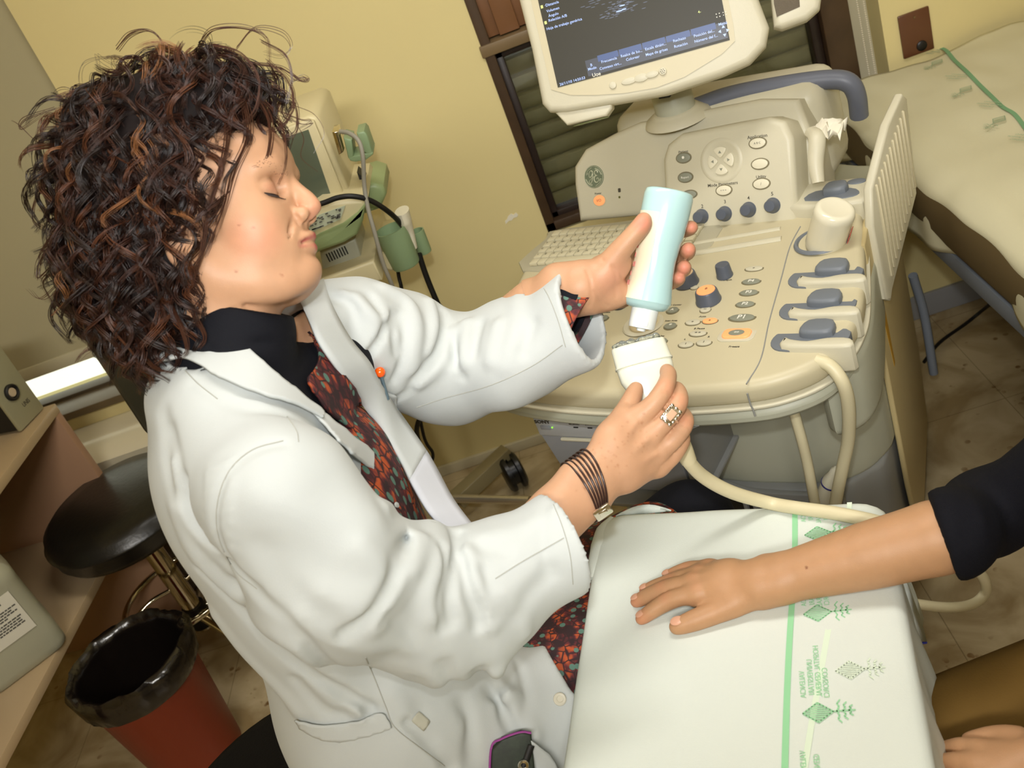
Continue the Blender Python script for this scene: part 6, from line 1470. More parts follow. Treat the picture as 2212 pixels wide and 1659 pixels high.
D = cut_plane(D, dp(1214, 1170, 1.103), dp(1232, 1163, 1.105) - dp(1100, 1225, 1.08), dp(1275, 1130, 1.12), .12)
D = cut_plane(D, dp(1258, 672, 1.245), cufL - elL + cb_ * -.02, dp(1310, 650, 1.24), .12)
# camera-side outline of the opening, extruded through the front of the coat only
sd = poly_sd(opening, PXg, PYg) * (DPg / F_PX)
D = np.maximum(D, -np.maximum(sd - .007, np.maximum(DPg - 1.20, 0.80 - DPg)))
lap = [(1150, 1345), (1190, 1420), (1232, 1490), (1300, 1560), (1420, 1400), (1400, 1180), (1262, 1275), (1200, 1310)]
sd = poly_sd(lap, PXg, PYg) * (DPg / F_PX); D = np.maximum(D, -np.maximum(sd, -(DPg - 1.12)))
D = np.maximum(D, 0.575 - Z)          # hem where the cloth meets the seat
# hole for the neck
nk_ = f.blank(); nk_.chain([H(20, 0, -60), nB, nC], [.064, .064, .060], .004); D = np.maximum(D, -nk_.D)
f.D = D
V_, F_ = f.net(); V_ = smooth_net(V_, F_, 4)
coat = link('lab_coat', np_mesh('lab_coat', V_ - OW, F_), m_coat, wm)
f.D = solid
# seams: fine cords sunk in the cloth
def seam(pl, r=.0007, name='coat_seam', m=m_seam, parent=coat, lift=.0002):
    P = [f.see(*p) for p in spline([np.array(q, float) for q in pl], 5)]; P = [p - ray(CX, CY) * 0 + f.grad(p) * lift for p in P if p is not None]
    if len(P) > 2: o = B().tube(P, r, 5, sm=False).done(name, m, parent); o.data.transform(Matrix.Translation(tuple(-OW))); return o
seam([(612, 952), (545, 972), (495, 1018), (470, 1088), (473, 1160), (508, 1232), (556, 1272)])
seam([(1196, 1090), (1216, 1140), (1232, 1200), (1238, 1262)], .0006)
seam([(1070, 1250), (1130, 1212), (1190, 1178), (1218, 1162)], .0006)
seam([(790, 1420), (815, 1480), (835, 1530), (852, 1570), (900, 1610), (960, 1655)])
seam([(620, 900), (640, 930), (645, 955)], .0006); seam([(400, 800), (430, 830), (470, 862)], .0006)
seam([(700, 620), (715, 660), (735, 700), (748, 740)], .0008); seam([(1160, 600), (1185, 640), (1205, 690), (1222, 750)], .0006)
seam([(900, 880), (960, 860), (1060, 832), (1150, 790), (1215, 745)], .0007)
# patches laid on the coat: collar, lapels, belt strap, pocket, worn spot
from mathutils.geometry import delaunay_2d_cdt
def patch(name, poly, off, thick, m=m_coat, F_=None, parent=coat, step=9, sm=0, curl=None, dmax=1.6, round_=True):
    F_ = F_ or f; pl = [np.array(p, float) for p in poly]; bd_ = []
    for i in range(len(pl)):
        a, b_ = pl[i], pl[(i + 1) % len(pl)]; n = max(1, int(np.hypot(*(b_ - a)) / step)); bd_ += [a + (b_ - a) * k / n for k in range(n)]
    if round_:
        for _ in range(1): bd_ = [bd_[i] * .6 + .2 * (bd_[i - 1] + bd_[(i + 1) % len(bd_)]) for i in range(len(bd_))]
    xs = [p[0] for p in bd_]; ys = [p[1] for p in bd_]; gx, gy = np.meshgrid(np.arange(min(xs), max(xs), step), np.arange(min(ys), max(ys), step), indexing='ij')
    sdp = poly_sd([tuple(p) for p in bd_], gx.astype(np.float32), gy.astype(np.float32)); inn = [np.array([x, y]) for x, y in zip(gx[sdp < -step * .55], gy[sdp < -step * .55])]
    n = len(bd_); V2, E2, F2, *_ = delaunay_2d_cdt([Vector(p) for p in bd_ + inn], [(i, (i + 1) % n) for i in range(n)], [], 1, 1e-4)
    P = []; ok = []
    last = None
    for v in V2:
        s_ = F_.see(v.x, v.y, 0.7, dmax); ok.append(s_ is not None)
        if s_ is None: s_ = last if last is not None else dp(v.x, v.y, 1.0)
        last = s_; n_ = F_.grad(s_); vw = (EYE - s_) / np.linalg.norm(EYE - s_); n_ = n_ + vw * .6; n_ /= np.linalg.norm(n_)
        P.append(s_ + n_ * (off(v.x, v.y) if callable(off) else off))
    P = np.array(P); nb = [[] for _ in P]
    for t in F2:
        for i in range(len(t)): nb[t[i]].append(t[i - 1]); nb[t[i - 1]].append(t[i])
    for _ in range(sm): P = np.array([p * .5 + .5 * np.mean(P[nb[i]], 0) if nb[i] else p for i, p in enumerate(P)])
    b = B(); vv = [b.bm.verts.new(tuple(p)) for p in P]
    for t in F2:
        if all(ok[i] for i in t): b.bm.faces.new([vv[i] for i in t])
    bmesh.ops.delete(b.bm, geom=[v for v in b.bm.verts if not v.link_faces], context='VERTS')
    o = b.done(name, m, parent, 60); o.data.transform(Matrix.Translation(tuple(-OW)))
    md = o.modifiers.new('t', 'SOLIDIFY'); md.thickness = thick; md.offset = 0; return o
fc = f.blank(); fc.D = solid.copy(); 
# near collar leaf and lapel
patch('collar', [(455, 668), (470, 690), (520, 735), (585, 795), (640, 845), (703, 893), (690, 922), (640, 895), (560, 870), (470, 830), (405, 790), (330, 800), (345, 720)], .009, .0035, sm=6)
patch('lapel', [(640, 845), (703, 890), (760, 935), (830, 990), (880, 1030), (893, 1048), (870, 1062), (828, 1045), (760, 1000), (700, 940), (668, 905)], .0045, .0025, sm=5)
# far collar leaf and lapel
gL = spline([np.array(q, float) for q in ((640, 632), (668, 695), (692, 745), (738, 812), (786, 880), (838, 950), (868, 1000), (890, 1046), (928, 1110), (982, 1166))], 5)
gR = spline([np.array(q, float) for q in ((700, 604), (719, 665), (758, 735), (797, 782), (818, 822), (846, 869), (884, 922), (930, 990), (978, 1078), (1026, 1142))], 5)
ny = len(gL); dd = []
for A, C_ in zip(gL, gR):
    r_ = []
    for q in (A, C_):
        s_ = f.see(q[0], q[1], .8, 1.32); r_.append(np.nan if (s_ is None or q[1] > 940) else -float((s_ - EYE) @ cb_))
    dd.append(r_)
dd = np.array(dd); t_ = np.arange(ny)
for c_ in (0, 1):
    okk = ~np.isnan(dd[:, c_]); 
    xs_ = list(t_[okk]) + [ny - 1]; ys_ = list(dd[okk, c_]) + [1.165 if c_ == 0 else 1.185]; dd[:, c_] = np.interp(t_, xs_, ys_)
    for _ in range(12): dd[1:-1, c_] = dd[1:-1, c_] * .5 + .25 * (dd[:-2, c_] + dd[2:, c_])
rows_ = [[dp(*(A * (1 - t) + C_ * t), (d_[0] * (1 - t) + d_[1] * t) - .028 + .006 * abs(t - .4)) for t in (0, .2, .4, .6, .8, 1)] for A, C_, d_ in zip(gL, gR, dd)]
ks_ = int(ny * .76)
for nm_, rr_, mm_ in (('lapel', rows_[:ks_ + 1], m_coat), ('coat_facing', rows_[ks_:], m_coat2)):
    o = B().sheet(rr_).done(nm_, mm_, coat, 60); o.data.transform(Matrix.Translation(tuple(-OW))); md = o.modifiers.new('t', 'SOLIDIFY'); md.thickness = .0035; md.offset = 0
patch('coat_strap', [(636, 1548), (700, 1562), (760, 1555), (830, 1534), (852, 1572), (800, 1590), (735, 1604), (690, 1596), (650, 1572)], .0045, .002, sm=1, step=8)
patch('glue_mark', [(904, 1535), (930, 1558), (915, 1580), (888, 1556)], .0012, .0006, mat('grey_patch', rgb(186, 184, 168), 0.8), sm=0, step=5)
bp_ = f.see(1209, 1511) if f.see(1209, 1511) is not None else dp(1209, 1511, 1.2); bnn = f.grad(bp_)
bo = B().lathe([(0, .0012), (.0035, .0012), (.0042, .0022), (.0066, .0026), (.0078, .0016), (.0080, 0), (0, 0)], frame(np.cross(bnn, cu_), z=bnn, o=bp_ + bnn * .001), 28).done('button', mat('pearl_button', rgb(214, 208, 190), 0.25, spec=0.6), coat); bo.data.transform(Matrix.Translation(tuple(-OW)))
# cuff of the printed dress and turtleneck showing inside the far sleeve
cx_ = dp(1258, 672, 1.245); cdir = (cufL - elL); cdir /= np.linalg.norm(cdir)
def band(name, c, d, r0, r1, L, m, parent=wm, ey=1.0):
    o = B().lathe([(r0, 0), (r1, L), (r1 - .002, L), (r0 - .002, 0)], frame(np.cross(d, cb_), z=d, o=c), 32, sx=1.0, sy=ey).done(name, m, parent, 60); o.data.transform(Matrix.Translation(tuple(-OW))); return o
band('dress_cuff', dp(1190, 664, 1.262), dp(1262, 690, 1.250) - dp(1190, 655, 1.262), .037, .040, .044, m_dress)
band('turtleneck_cuff', dp(1196, 650, 1.262), dp(1262, 664, 1.250) - dp(1196, 645, 1.262), .034, .0335, .036, m_navy2)
patch('pocket_edge', [(1128, 1578), (1150, 1590), (1190, 1625), (1210, 1659), (1205, 1720), (1150, 1720), (1142, 1659), (1134, 1615)], .014, .002, sm=2)
patch('dress_front', [(650, 700), (672, 728), (700, 745), (735, 795), (775, 850), (815, 915), (865, 990), (900, 1040), (850, 1015), (800, 975), (740, 930), (690, 890), (655, 835), (650, 815), (672, 795), (678, 770), (668, 735)], .006, .003, m=m_dress, F_=tnF, parent=wm, sm=3)

# pen with an orange ball in the breast pocket, badge strip
s_ = f.see(835, 840); s_ = s_ if s_ is not None else dp(835, 840, 1.2)
pn = thing('pen', 'pen with a round orange ball clipped in the breast pocket of the white coat', 'pen', Matrix.Translation(tuple(s_)))
pb_ = dp(821, 804, -(s_ - EYE) @ cb_ - 0.036) - s_; pe_ = dp(838, 862, -(s_ - EYE) @ cb_ - 0.010) - s_
B().ell(tuple(pb_), (.0063,) * 3, None, 24).done('orange_ball', mat('orange_ball', rgb(255, 96, 20), 0.2, spec=0.7), pn)
B().tube([pb_ + (pe_ - pb_) * .15, pe_], .0022, sm=False).done('pen_barrel', mat('pen_grey', rgb(90, 110, 120), 0.4), pn)
patch('breast_pocket', [(826, 838), (858, 850), (862, 900), (848, 905), (835, 880)], .005, .002, sm=1, step=6)
patch('name_strip', [(852, 872), (860, 874), (861, 888), (853, 887)], .0085, .001, mat('badge_blue', rgb(40, 140, 210), 0.4), step=4)
# ---------- hair: curls built strand by strand over a dark inner mass
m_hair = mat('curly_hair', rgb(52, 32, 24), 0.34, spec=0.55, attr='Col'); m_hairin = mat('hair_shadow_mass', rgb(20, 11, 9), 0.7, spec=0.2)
def hx(px, py, y=0.0):   # pixel on the head's middle plane to mm in head axes
    v = np.array([px - 460, py - 545]); s_ = HS * 1000; return np.array([(0.96 * v[0] - 0.281 * v[1]) * s_, y, (-0.281 * v[0] - 0.96 * v[1]) * s_])
f = Field(HE - 0.24, HE + 0.24, 0.004)
hulls = [(hx(428, 395), (60, 88, 92)), (hx(395, 560), (54, 86, 78)), (hx(352, 330), (98, 92, 92)), (hx(300, 430), (86, 98, 112)), (hx(300, 575), (74, 92, 86)), (hx(350, 665), (58, 78, 58)), (hx(455, 240), (66, 74, 52))]
for i_, (c, r) in enumerate(hulls): he(c, [q * (.90 if i_ > 1 else .86) for q in r], 30)
Xh = ((f.ax[0][:, None, None] - HE[0]) * hf[0] + (f.ax[1][None, :, None] - HE[1]) * hf[1] + (f.ax[2][None, None, :] - HE[2]) * hf[2]); Zh = ((f.ax[0][:, None, None] - HE[0]) * hu[0] + (f.ax[1][None, :, None] - HE[1]) * hu[1] + (f.ax[2][None, None, :] - HE[2]) * hu[2])
f.D = np.maximum(f.D, (Xh - np.interp(Zh * 1000, [-140, -94, -64, -27, -3, 25, 55, 82, 91, 104, 120, 133, 150], [-12, -10, -14, -8, 10, 34, 52, 72, 82, 96, 104, 108, 104]).astype(np.float32) * .001) * .8)
V_, F_ = f.net(); V_ = smooth_net(V_, F_, 2)
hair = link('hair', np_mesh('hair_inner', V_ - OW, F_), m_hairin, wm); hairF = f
LZ = [-140, -94, -64, -27, -3, 25, 55, 82, 91, 104, 120, 133, 150]; LX = [-6, -4, -8, -2, 16, 40, 60, 84, 96, 112, 122, 126, 120]
lim = lambda z: np.interp(z, LZ, LX)
def strands(n_locks, per, seed, kind='curl'):
    rng = np.random.default_rng(seed); VV, FF, CC = [], [], []; off = 0; NP = 22
    hullw = np.array([1.1, 0.9, 1.0, 1.2, 1.0, 0.9, 0.6]); hullw /= hullw.sum()
    for L_ in range(n_locks):
        c, r = hulls[rng.choice(len(hulls), p=hullw)]
        d = rng.normal(size=3); d /= np.linalg.norm(d)
        if d[1] < -0.2 and rng.random() < .65: d[1] = -d[1]           # more curls on the side that is seen
        p = np.array(c) + d * np.array(r) * rng.uniform(.80, 1.0)
        if p[0] > lim(p[2]) - 4: continue
        if p[1] < -100: continue
        # guide: starts up and inside, leans out, falls with gravity along the hull
        outw = d.copy(); g = np.array([-0.18, 0, -1.0]); g = g - outw * (g @ outw); g /= np.linalg.norm(g) + 1e-6
        side = np.cross(outw, g); Ln = rng.uniform(50, 115) if kind == 'curl' else rng.uniform(30, 75)
        if kind == 'fringe': Ln = rng.uniform(35, 60)
        cr = rng.uniform(6.5, 15) * (1.0 if kind != 'wisp' else 1.7); turns = Ln / (2 * PI * cr) * rng.uniform(.75, 1.35); ph = rng.uniform(0, 2 * PI); hand_ = rng.choice([-1, 1]); lean = rng.uniform(-.5, .5)
        t = np.linspace(0, 1, NP); base = p - g * Ln * .35
        drop = np.outer(t * Ln, g) + np.outer(t * Ln * lean, side) + np.outer((np.sin(t * PI) * 6 + (t * 14 if kind == 'wisp' else t * 3)), outw)
        a = ph + hand_ * turns * 2 * PI * t; amp = cr * np.minimum(1, .35 + t * 1.2)
        path = base + drop + (np.cos(a) * amp)[:, None] * side + (np.sin(a) * amp * .8)[:, None] * outw
        tone = rng.random(); col = np.array(rgb(*( (38, 23, 18) if tone < .45 else (62, 35, 25) if tone < .80 else (94, 55, 34) if tone < .95 else (136, 90, 54)))[:3])
        spread = rng.uniform(1.2, 2.8)
        for s_ in range(per):
            o1, o2 = rng.normal(size=2) * spread; ph2 = rng.normal() * .18; k_ = 1 + rng.normal() * .06
            a2 = a * 1.0 + ph2; am = amp * k_
            pt = base + drop + (np.cos(a2) * am + o1 * (1 - .5 * t))[:, None] * side + (np.sin(a2) * am * .8 + o2 * (1 - .5 * t))[:, None] * outw + rng.normal(size=3) * .5
            # keep strands off the face
            over = pt[:, 0] - (lim(pt[:, 2]) + (6 if kind != 'fringe' else 16) + rng.normal() * 3)
            pt[:, 0] -= np.maximum(over, 0) * .92
            rad = (rng.uniform(.30, .52) if kind != 'wisp' else rng.uniform(.16, .26)) * np.interp(t, [0, .1, .75, 1], [.5, 1, 1, .2])
            W = HE + (np.outer(pt[:, 0], hf) + np.outer(pt[:, 1], hs) + np.outer(pt[:, 2], hu)) * .001
            tg = np.gradient(W, axis=0); tg /= np.linalg.norm(tg, axis=1)[:, None] + 1e-12
            n1 = np.cross(tg, hs + .01); n1 /= np.linalg.norm(n1, axis=1)[:, None] + 1e-9; n2 = np.cross(tg, n1)
            R = np.stack([W + (n1 * math.cos(q) + n2 * math.sin(q)) * rad[:, None] * .001 for q in (0, 2.094, 4.189)], 1)   # NP,3,3
            VV.append(R.reshape(-1, 3)); i = np.arange(NP - 1)[:, None] * 3
            k3 = np.array([[0, 1, 4, 3], [1, 2, 5, 4], [2, 0, 3, 5]]); FF.append((i[:, :, None] + k3[None]).reshape(-1, 4) + off); off += NP * 3
            cc = col * rng.uniform(.7, 1.35); CC.append(np.repeat((cc[None] * np.linspace(.85, 1.15, NP)[:, None]), 3, 0))
    return np.concatenate(VV), np.concatenate(FF), np.concatenate(CC)
for nm, (nl, per, seed, kind) in (('curls', (1500, 11, 3, 'curl')), ('loose_curls', (150, 3, 5, 'wisp')),):
    V_, F_, C_ = strands(nl, per, seed, kind); o = link(nm, np_mesh(nm, V_ - OW, F_, C_), m_hair, hair)
# hand-placed locks: fringe over the forehead and flyaway loops, drawn in head axes
rng = np.random.default_rng(11)
def lock(pp, n, y0, col, spread=2.0, rad=.3):
    P0 = [hx(px, py, y) for px, py, y in pp]; VV = []; b = []
    for k in range(n):
        o = rng.normal(size=3) * spread * np.array([.6, 1, .6]); q = [p + o * (1 - .3 * i / len(P0)) + rng.normal(size=3) * .5 for i, p in enumerate(P0)]
        b.append([H(*x) for x in q])
    return b
fr = B(); frc = []
LK = [([(560, 215, 30), (600, 250, 35), (622, 300, 40), (615, 360, 42), (590, 420, 50), (560, 470, 60)], 10), ([(575, 220, 20), (618, 262, 22), (640, 320, 25), (640, 370, 24), (625, 410, 24)], 4),
      ([(540, 200, 40), (575, 260, 50), (585, 330, 58), (560, 400, 66), (545, 470, 70), (520, 540, 74)], 14), ([(520, 230, 50), (550, 300, 64), (545, 390, 74), (520, 470, 78), (505, 560, 78), (480, 620, 76)], 16),
      ([(600, 190, 10), (650, 230, 10), (660, 290, 14), (640, 310, 18), (612, 300, 20)], 5), ([(560, 150, 10), (620, 160, 8), (660, 185, 6), (678, 185, 4), (665, 178, 4), (640, 190, 6)], 7),
      ([(520, 110, 0), (560, 70, 0), (620, 80, 0), (640, 110, 0), (620, 130, 0), (580, 120, 0)], 3), ([(430, 110, 0), (470, 75, 10), (540, 72, 10), (590, 95, 10), (600, 150, 14)], 6),
      ([(260, 110, 10), (290, 80, 10), (330, 72, 10), (358, 92, 10), (365, 125, 10)], 6), ([(120, 235, 10), (60, 262, 20), (52, 282, 20), (110, 245, 20)], 3), ([(110, 270, 0), (80, 290, 0), (62, 300, 0), (20, 262, 0), (0, 250, 0)], 2),
      ([(110, 500, 20), (60, 470, 10), (70, 420, 10), (110, 400, 10)], 4), ([(130, 560, 20), (85, 600, 20), (90, 560, 20), (120, 530, 20)], 5), ([(130, 600, 10), (80, 640, 10), (50, 620, 10)], 3), ([(450, 640, 60), (480, 690, 66), (498, 730, 66), (485, 752, 66)], 10), ([(430, 660, 70), (462, 720, 76), (470, 755, 76), (450, 770, 70)], 9),
      ([(330, 720, 60), (370, 770, 66), (400, 795, 66), (430, 800, 66)], 9), ([(300, 720, 60), (300, 770, 60), (340, 790, 60), (370, 790, 60)], 9), ([(650, 240, 6), (690, 260, 4), (710, 300, 4), (690, 340, 4)], 1), ([(655, 280, 10), (672, 310, 10), (665, 350, 10), (700, 380, 8)], 1), ([(620, 260, 20), (668, 280, 16), (690, 280, 12), (655, 300, 14)], 4),
      ([(600, 150, 20), (648, 200, 20), (655, 250, 20), (630, 290, 22), (600, 300, 26)], 8), ([(500, 130, 40), (560, 150, 44), (600, 200, 44), (596, 260, 46), (570, 300, 52)], 12), ([(590, 110, 20), (640, 140, 18), (652, 190, 16), (640, 240, 16)], 6)]
for pp, n in LK:
    fr = B()
    for P_ in lock(pp, n, 0, None, 2.2 if n > 2 else .8): fr.tube(P_, [.0003, .00036, .0003, .00012], 4, per=6)
    wpart('hair_lock', fr, mat('fringe_hair', rgb(70, 40, 27), 0.36, spec=0.55), 80, hair)
# ------------------------------------------------------------------ things held in the hands
m_aqua = mat('aqua_gel_plastic', rgb(180, 214, 214), 0.16, spec=0.6, coat=0.3, sss=0.0)
top_, sh_, cap_ = dp(1447, 412, 1.243), dp(1395, 662, 1.256), dp(1372, 716, 1.259)
ax_ = sh_ - top_; Lb = np.linalg.norm(ax_) ; an = ax_ / Lb
BM = frame(np.cross(an, cb_), z=an, o=top_)
gb = thing('gel_bottle', 'pale blue squeeze bottle with a white cap held upside down over the probe', 'bottle', BM)
B().lathe([(0, .002), (.020, .0015), (.026, 0), (.029, .002), (.0302, .008), (.0300, .030), (.0285, .050), (.0262, .070), (.0250, .085), (.0255, .100), (.0272, .115), (.0292, .128), (.0302, .137), (.0300, Lb - .008), (.028, Lb - .002), (.024, Lb + .002), (.016, Lb + .004), (0, Lb + .004)], n=56, sx=1.0, sy=.86).done('bottle_body', m_aqua, gb, 60)
B().lathe([(0, Lb), (.0165, Lb), (.0168, Lb + .004), (.0165, Lb + .024), (.0158, Lb + .027), (.006, Lb + .028), (.005, Lb + .031), (0, Lb + .031)], n=36).box((.0, -.013, Lb + .020), (.011, .008, .009), .0015).done('cap', mat('white_cap', rgb(236, 240, 236), 0.3), gb, 40)
lb_ = B(); n_ = 12; g = []
prof = [(.0300, .030), (.0285, .050), (.0262, .070), (.0250, .085), (.0255, .100), (.0272, .115), (.0292, .128), (.0301, .137)]
A0 = None
cl_ = BM.to_3x3().inverted() @ Vector((-cr_ * .96 + cb_ * .28).tolist()); a0 = math.atan2(cl_.y / .86, cl_.x)
for r, z in prof: g.append([((r + .0004) * math.cos(a0 + t), (r + .0004) * .86 * math.sin(a0 + t), z) for t in np.linspace(-.9, .36, n_)])
lab_ = lb_.sheet(g).done('label', mat('cream_label', rgb(240, 232, 204), 0.4), gb)
rl = B()
for k in range(9):
    z = .038 + k * .0115; r = np.interp(z, [p[1] for p in prof], [p[0] for p in prof]) + .0009; t = a0 + .20
    rl.box((r * math.cos(t), r * .86 * math.sin(t), z), (.0008, .0034, .0055), 0); 
    if k % 2: t = a0 + .02; rl.box((r * math.cos(t), r * .86 * math.sin(t), z), (.0008, .004, .0065), 0)
rl.done('red_letters', mat('red_letters', rgb(206, 110, 96), 0.5), lab_)
# probe
pA, pB = dp(1377, 742, 1.236), dp(1420, 868, 1.220); pax = pB - pA; pax /= np.linalg.norm(pax)
pw = dp(1437, 728, 1.236) - dp(1320, 757, 1.236); PM = frame(pw, z=pax, o=pA)
pr_ = thing('ultrasound_probe', 'ivory hand-held ultrasound probe with clear gel smeared on its face', 'probe', PM)
m_ivory = mat('ivory_gloss', rgb(220, 220, 202), 0.2, spec=0.6)
def loft(b, secs, n=40, ex=2.6):
    rings = []
    for z, hw, ht, ox in secs:
        r = []
        for k in range(n):
            t = 2 * PI * k / n; c_, s_ = math.cos(t), math.sin(t); r.append(b.bm.verts.new((ox + hw * math.copysign(abs(c_) ** (2 / ex), c_), ht * math.copysign(abs(s_) ** (2 / ex), s_), z)))
        rings.append(r)
    for a_, c_ in zip(rings, rings[1:]):
        for k in range(n): b.bm.faces.new((a_[k - 1], a_[k], c_[k], c_[k - 1]))
    b.bm.faces.new(rings[0][::-1]); b.bm.faces.new(rings[-1]); return b
loft(B(), [(.000, .0315, .0095, 0), (.001, .0328, .011, 0), (.004, .0333, .0125, 0), (.026, .0345, .0150, .001), (.0252, .0356, .0162, .001), (.0272, .0356, .0162, .001), (.0275, .0338, .0145, .001), (.0280, .0342, .0150, .001), (.044, .0330, .0148, .001), (.052, .0290, .0140, .0005), (.060, .0225, .0130, 0), (.070, .0170, .0120, 0), (.084, .0148, .0120, .0), (.105, .0152, .0125, .002), (.128, .0150, .0125, .006), (.140, .0120, .0105, .009)]).done('probe_body', m_ivory, pr_, 50)
B().box((0, 0, .0005), (.056, .015, .003), .001).done('lens', mat('grey_lens', rgb(60, 64, 56), 0.3), pr_)
gl = B()
for k in range(26):
    u = random.uniform(-.028, .024); gl.ell((u, random.uniform(-.006, .006), -.0022 - random.random() * .0022), (random.uniform(.003, .0065), random.uniform(.0025, .005), random.uniform(.0020, .0042)), n=12)
g_ = gl.done('gel', mat('clear_gel', (0.80, 0.86, 0.78, 1), 0.04, trans=0.85), pr_, 80)
rm = g_.modifiers.new('r', 'REMESH'); rm.mode = 'VOXEL'; rm.voxel_size = 0.0008; rm.use_smooth_shade = True
# cable of the held probe: out of the fist, across the sheet, over the edge and down in a loop
cbl = [dp(1440, 905, 1.226), dp(1470, 960, 1.232), dp(1484, 992, 1.243), dp(1520, 1030, 1.275), dp(1580, 1063, 1.30), at(1660, 1086, TZ + .012), at(1720, 1097, TZ + .011), at(1800, 1108, TZ + .011), at(1880, 1124, TZ + .011), at(1935, 1140, TZ + .008), at(1990, 1165, TZ - .01), dp(2050, 1190, 1.62), dp(2095, 1218, 1.66), dp(2125, 1250, 1.70), dp(2128, 1280, 1.73), dp(2100, 1305, 1.73), dp(2045, 1312, 1.72), dp(1970, 1303, 1.70), dp(1900, 1290, 1.70)]
cb1 = cable('probe_cable', 'thick ivory cable running from the held probe across the sheet under the forearm', cbl, 0.0088)
B().tube([dp(1436, 900, 1.226), dp(1470, 960, 1.232), dp(1488, 996, 1.245)], [.0125, .0125, .0098], 14).done('strain_relief', m_cab, pr_).data.transform(PM.inverted())
# ------------------------------------------------------------------ the patient
OP = np.array([.62, .62, 0]); pt_ = thing('person', 'patient in a black sweater and brown trousers resting a bare forearm on the sheet', 'person', Matrix.Translation(tuple(OP)))
SZ = TZ + .0015
wr = at(1640, 1262, SZ + .022); el = at(2010, 1165, SZ + .045)
mc = [at(1511, 1284, SZ + .020), at(1503, 1262, SZ + .022), at(1514, 1245, SZ + .020), at(1536, 1232, SZ + .016)]
tips = [at(1385, 1337, SZ + .007), at(1374, 1300, SZ + .007), at(1392, 1277, SZ + .0065), at(1440, 1246, SZ + .006)]
pip = [at(1440, 1300, SZ + .018), at(1430, 1275, SZ + .019), at(1448, 1258, SZ + .018), at(1484, 1230, SZ + .014)]
th = [at(1600, 1296, SZ + .016), at(1546, 1322, SZ + .012), at(1500, 1340, SZ + .010), at(1462, 1354, SZ + .0085)]
P = np.array(mc + tips + pip + th + [wr, el]); f = Field(P.min(0) - .05, P.max(0) + .06, .0018)
f.chain([wr + (el - wr) * -.03, wr + (el - wr) * .10, wr + (el - wr) * .35, wr + (el - wr) * .68, el, el + (el - wr) * .09], [.0215, .0225, .0285, .0350, .0370, .035], .012, per=3)
pd = np.cross(el - wr, [0, 0, 1.0]); pd /= np.linalg.norm(pd)
if pd[1] > 0: pd = -pd
f.chain([wr + pd * .010, wr + (el - wr) * .12 + pd * .009], [.0185, .020], .015); f.chain([wr - pd * .010, wr + (el - wr) * .12 - pd * .009], [.0180, .020], .015)
f.ell(wr + (el - wr) * .055 - pd * .020 + V3(0, 0, .010), (.011, .010, .009), None, .010)
for m_, r in zip(mc, (.0140, .0140, .0130, .0115)): f.chain([wr, m_ + (wr - m_) * .45, m_], [.0190, .0165, r], .014)
fing = [([m_, m_ * .45 + p_ * .55 + V3(0, 0, .003), p_, p_ * .45 + t_ * .55 + V3(0, 0, .001), t_], [r, r * .86, r * .86, r * .74, r * .60]) for m_, p_, t_, r in zip(mc, pip, tips, (.0118, .0118, .0112, .0098))]
fing.append((th, [.0170, .0130, .0118, .0092]))
finger_union(f, fing, .008)
for k, m_ in enumerate(mc): f.ell(m_ + V3(0, 0, .004), (.010, .010, .008), None, .008)
for m_ in mc[:3]: f.bulge([m_ + V3(0, 0, .014), m_ * .5 + wr * .5 + V3(0, 0, .018)], .0012, .003)
VpA, FpA = f.net(); VpA = smooth_net(VpA, FpA, 2); cp_ = np.tile(SK_P, (len(VpA), 1))
for q in tips: cp_ = blend(cp_, VpA, q, (.02,) * 3, (206, 132, 100), None, .8, .6)
for q in mc + pip: cp_ = blend(cp_, VpA, q + V3(0, 0, .01), (.012,) * 3, (210, 142, 108), None, .8, .4)
cp_ = blend(cp_, VpA, f.see(1742, 1226), (.0022,) * 3, (120, 70, 40), None, .5, .9)
patF = f
# second hand on the thigh, near the lens
z2 = .60; w2_ = at(2260, 1640, z2 + .02); m2_ = [at(2120, 1625, z2 + .02), at(2112, 1655, z2 + .024), at(2120, 1690, z2 + .024), at(2135, 1725, z2 + .02)]
t2_ = [at(2040, 1618, z2 + .002), at(2015, 1652, z2 + .002), at(2018, 1700, z2 + .0), at(2040, 1740, z2)]
P = np.array(m2_ + t2_ + [w2_, at(2330, 1640, z2 + .04)]); f = Field(P.min(0) - .04, P.max(0) + .04, .003)
f.chain([at(2330, 1640, z2 + .04), w2_], [.028, .022], .01)
for m_ in m2_: f.chain([w2_, m_], [.019, .0135], .014)
finger_union(f, [([m_, (m_ + t_) / 2 + V3(0, 0, .006), t_], [.011, .0095, .0075]) for m_, t_ in zip(m2_, t2_)] + [([at(2200, 1600, z2 + .02), at(2150, 1592, z2 + .015), at(2095, 1600, z2 + .008)], [.015, .011, .009])], .008)
VpB, FpB = f.net()
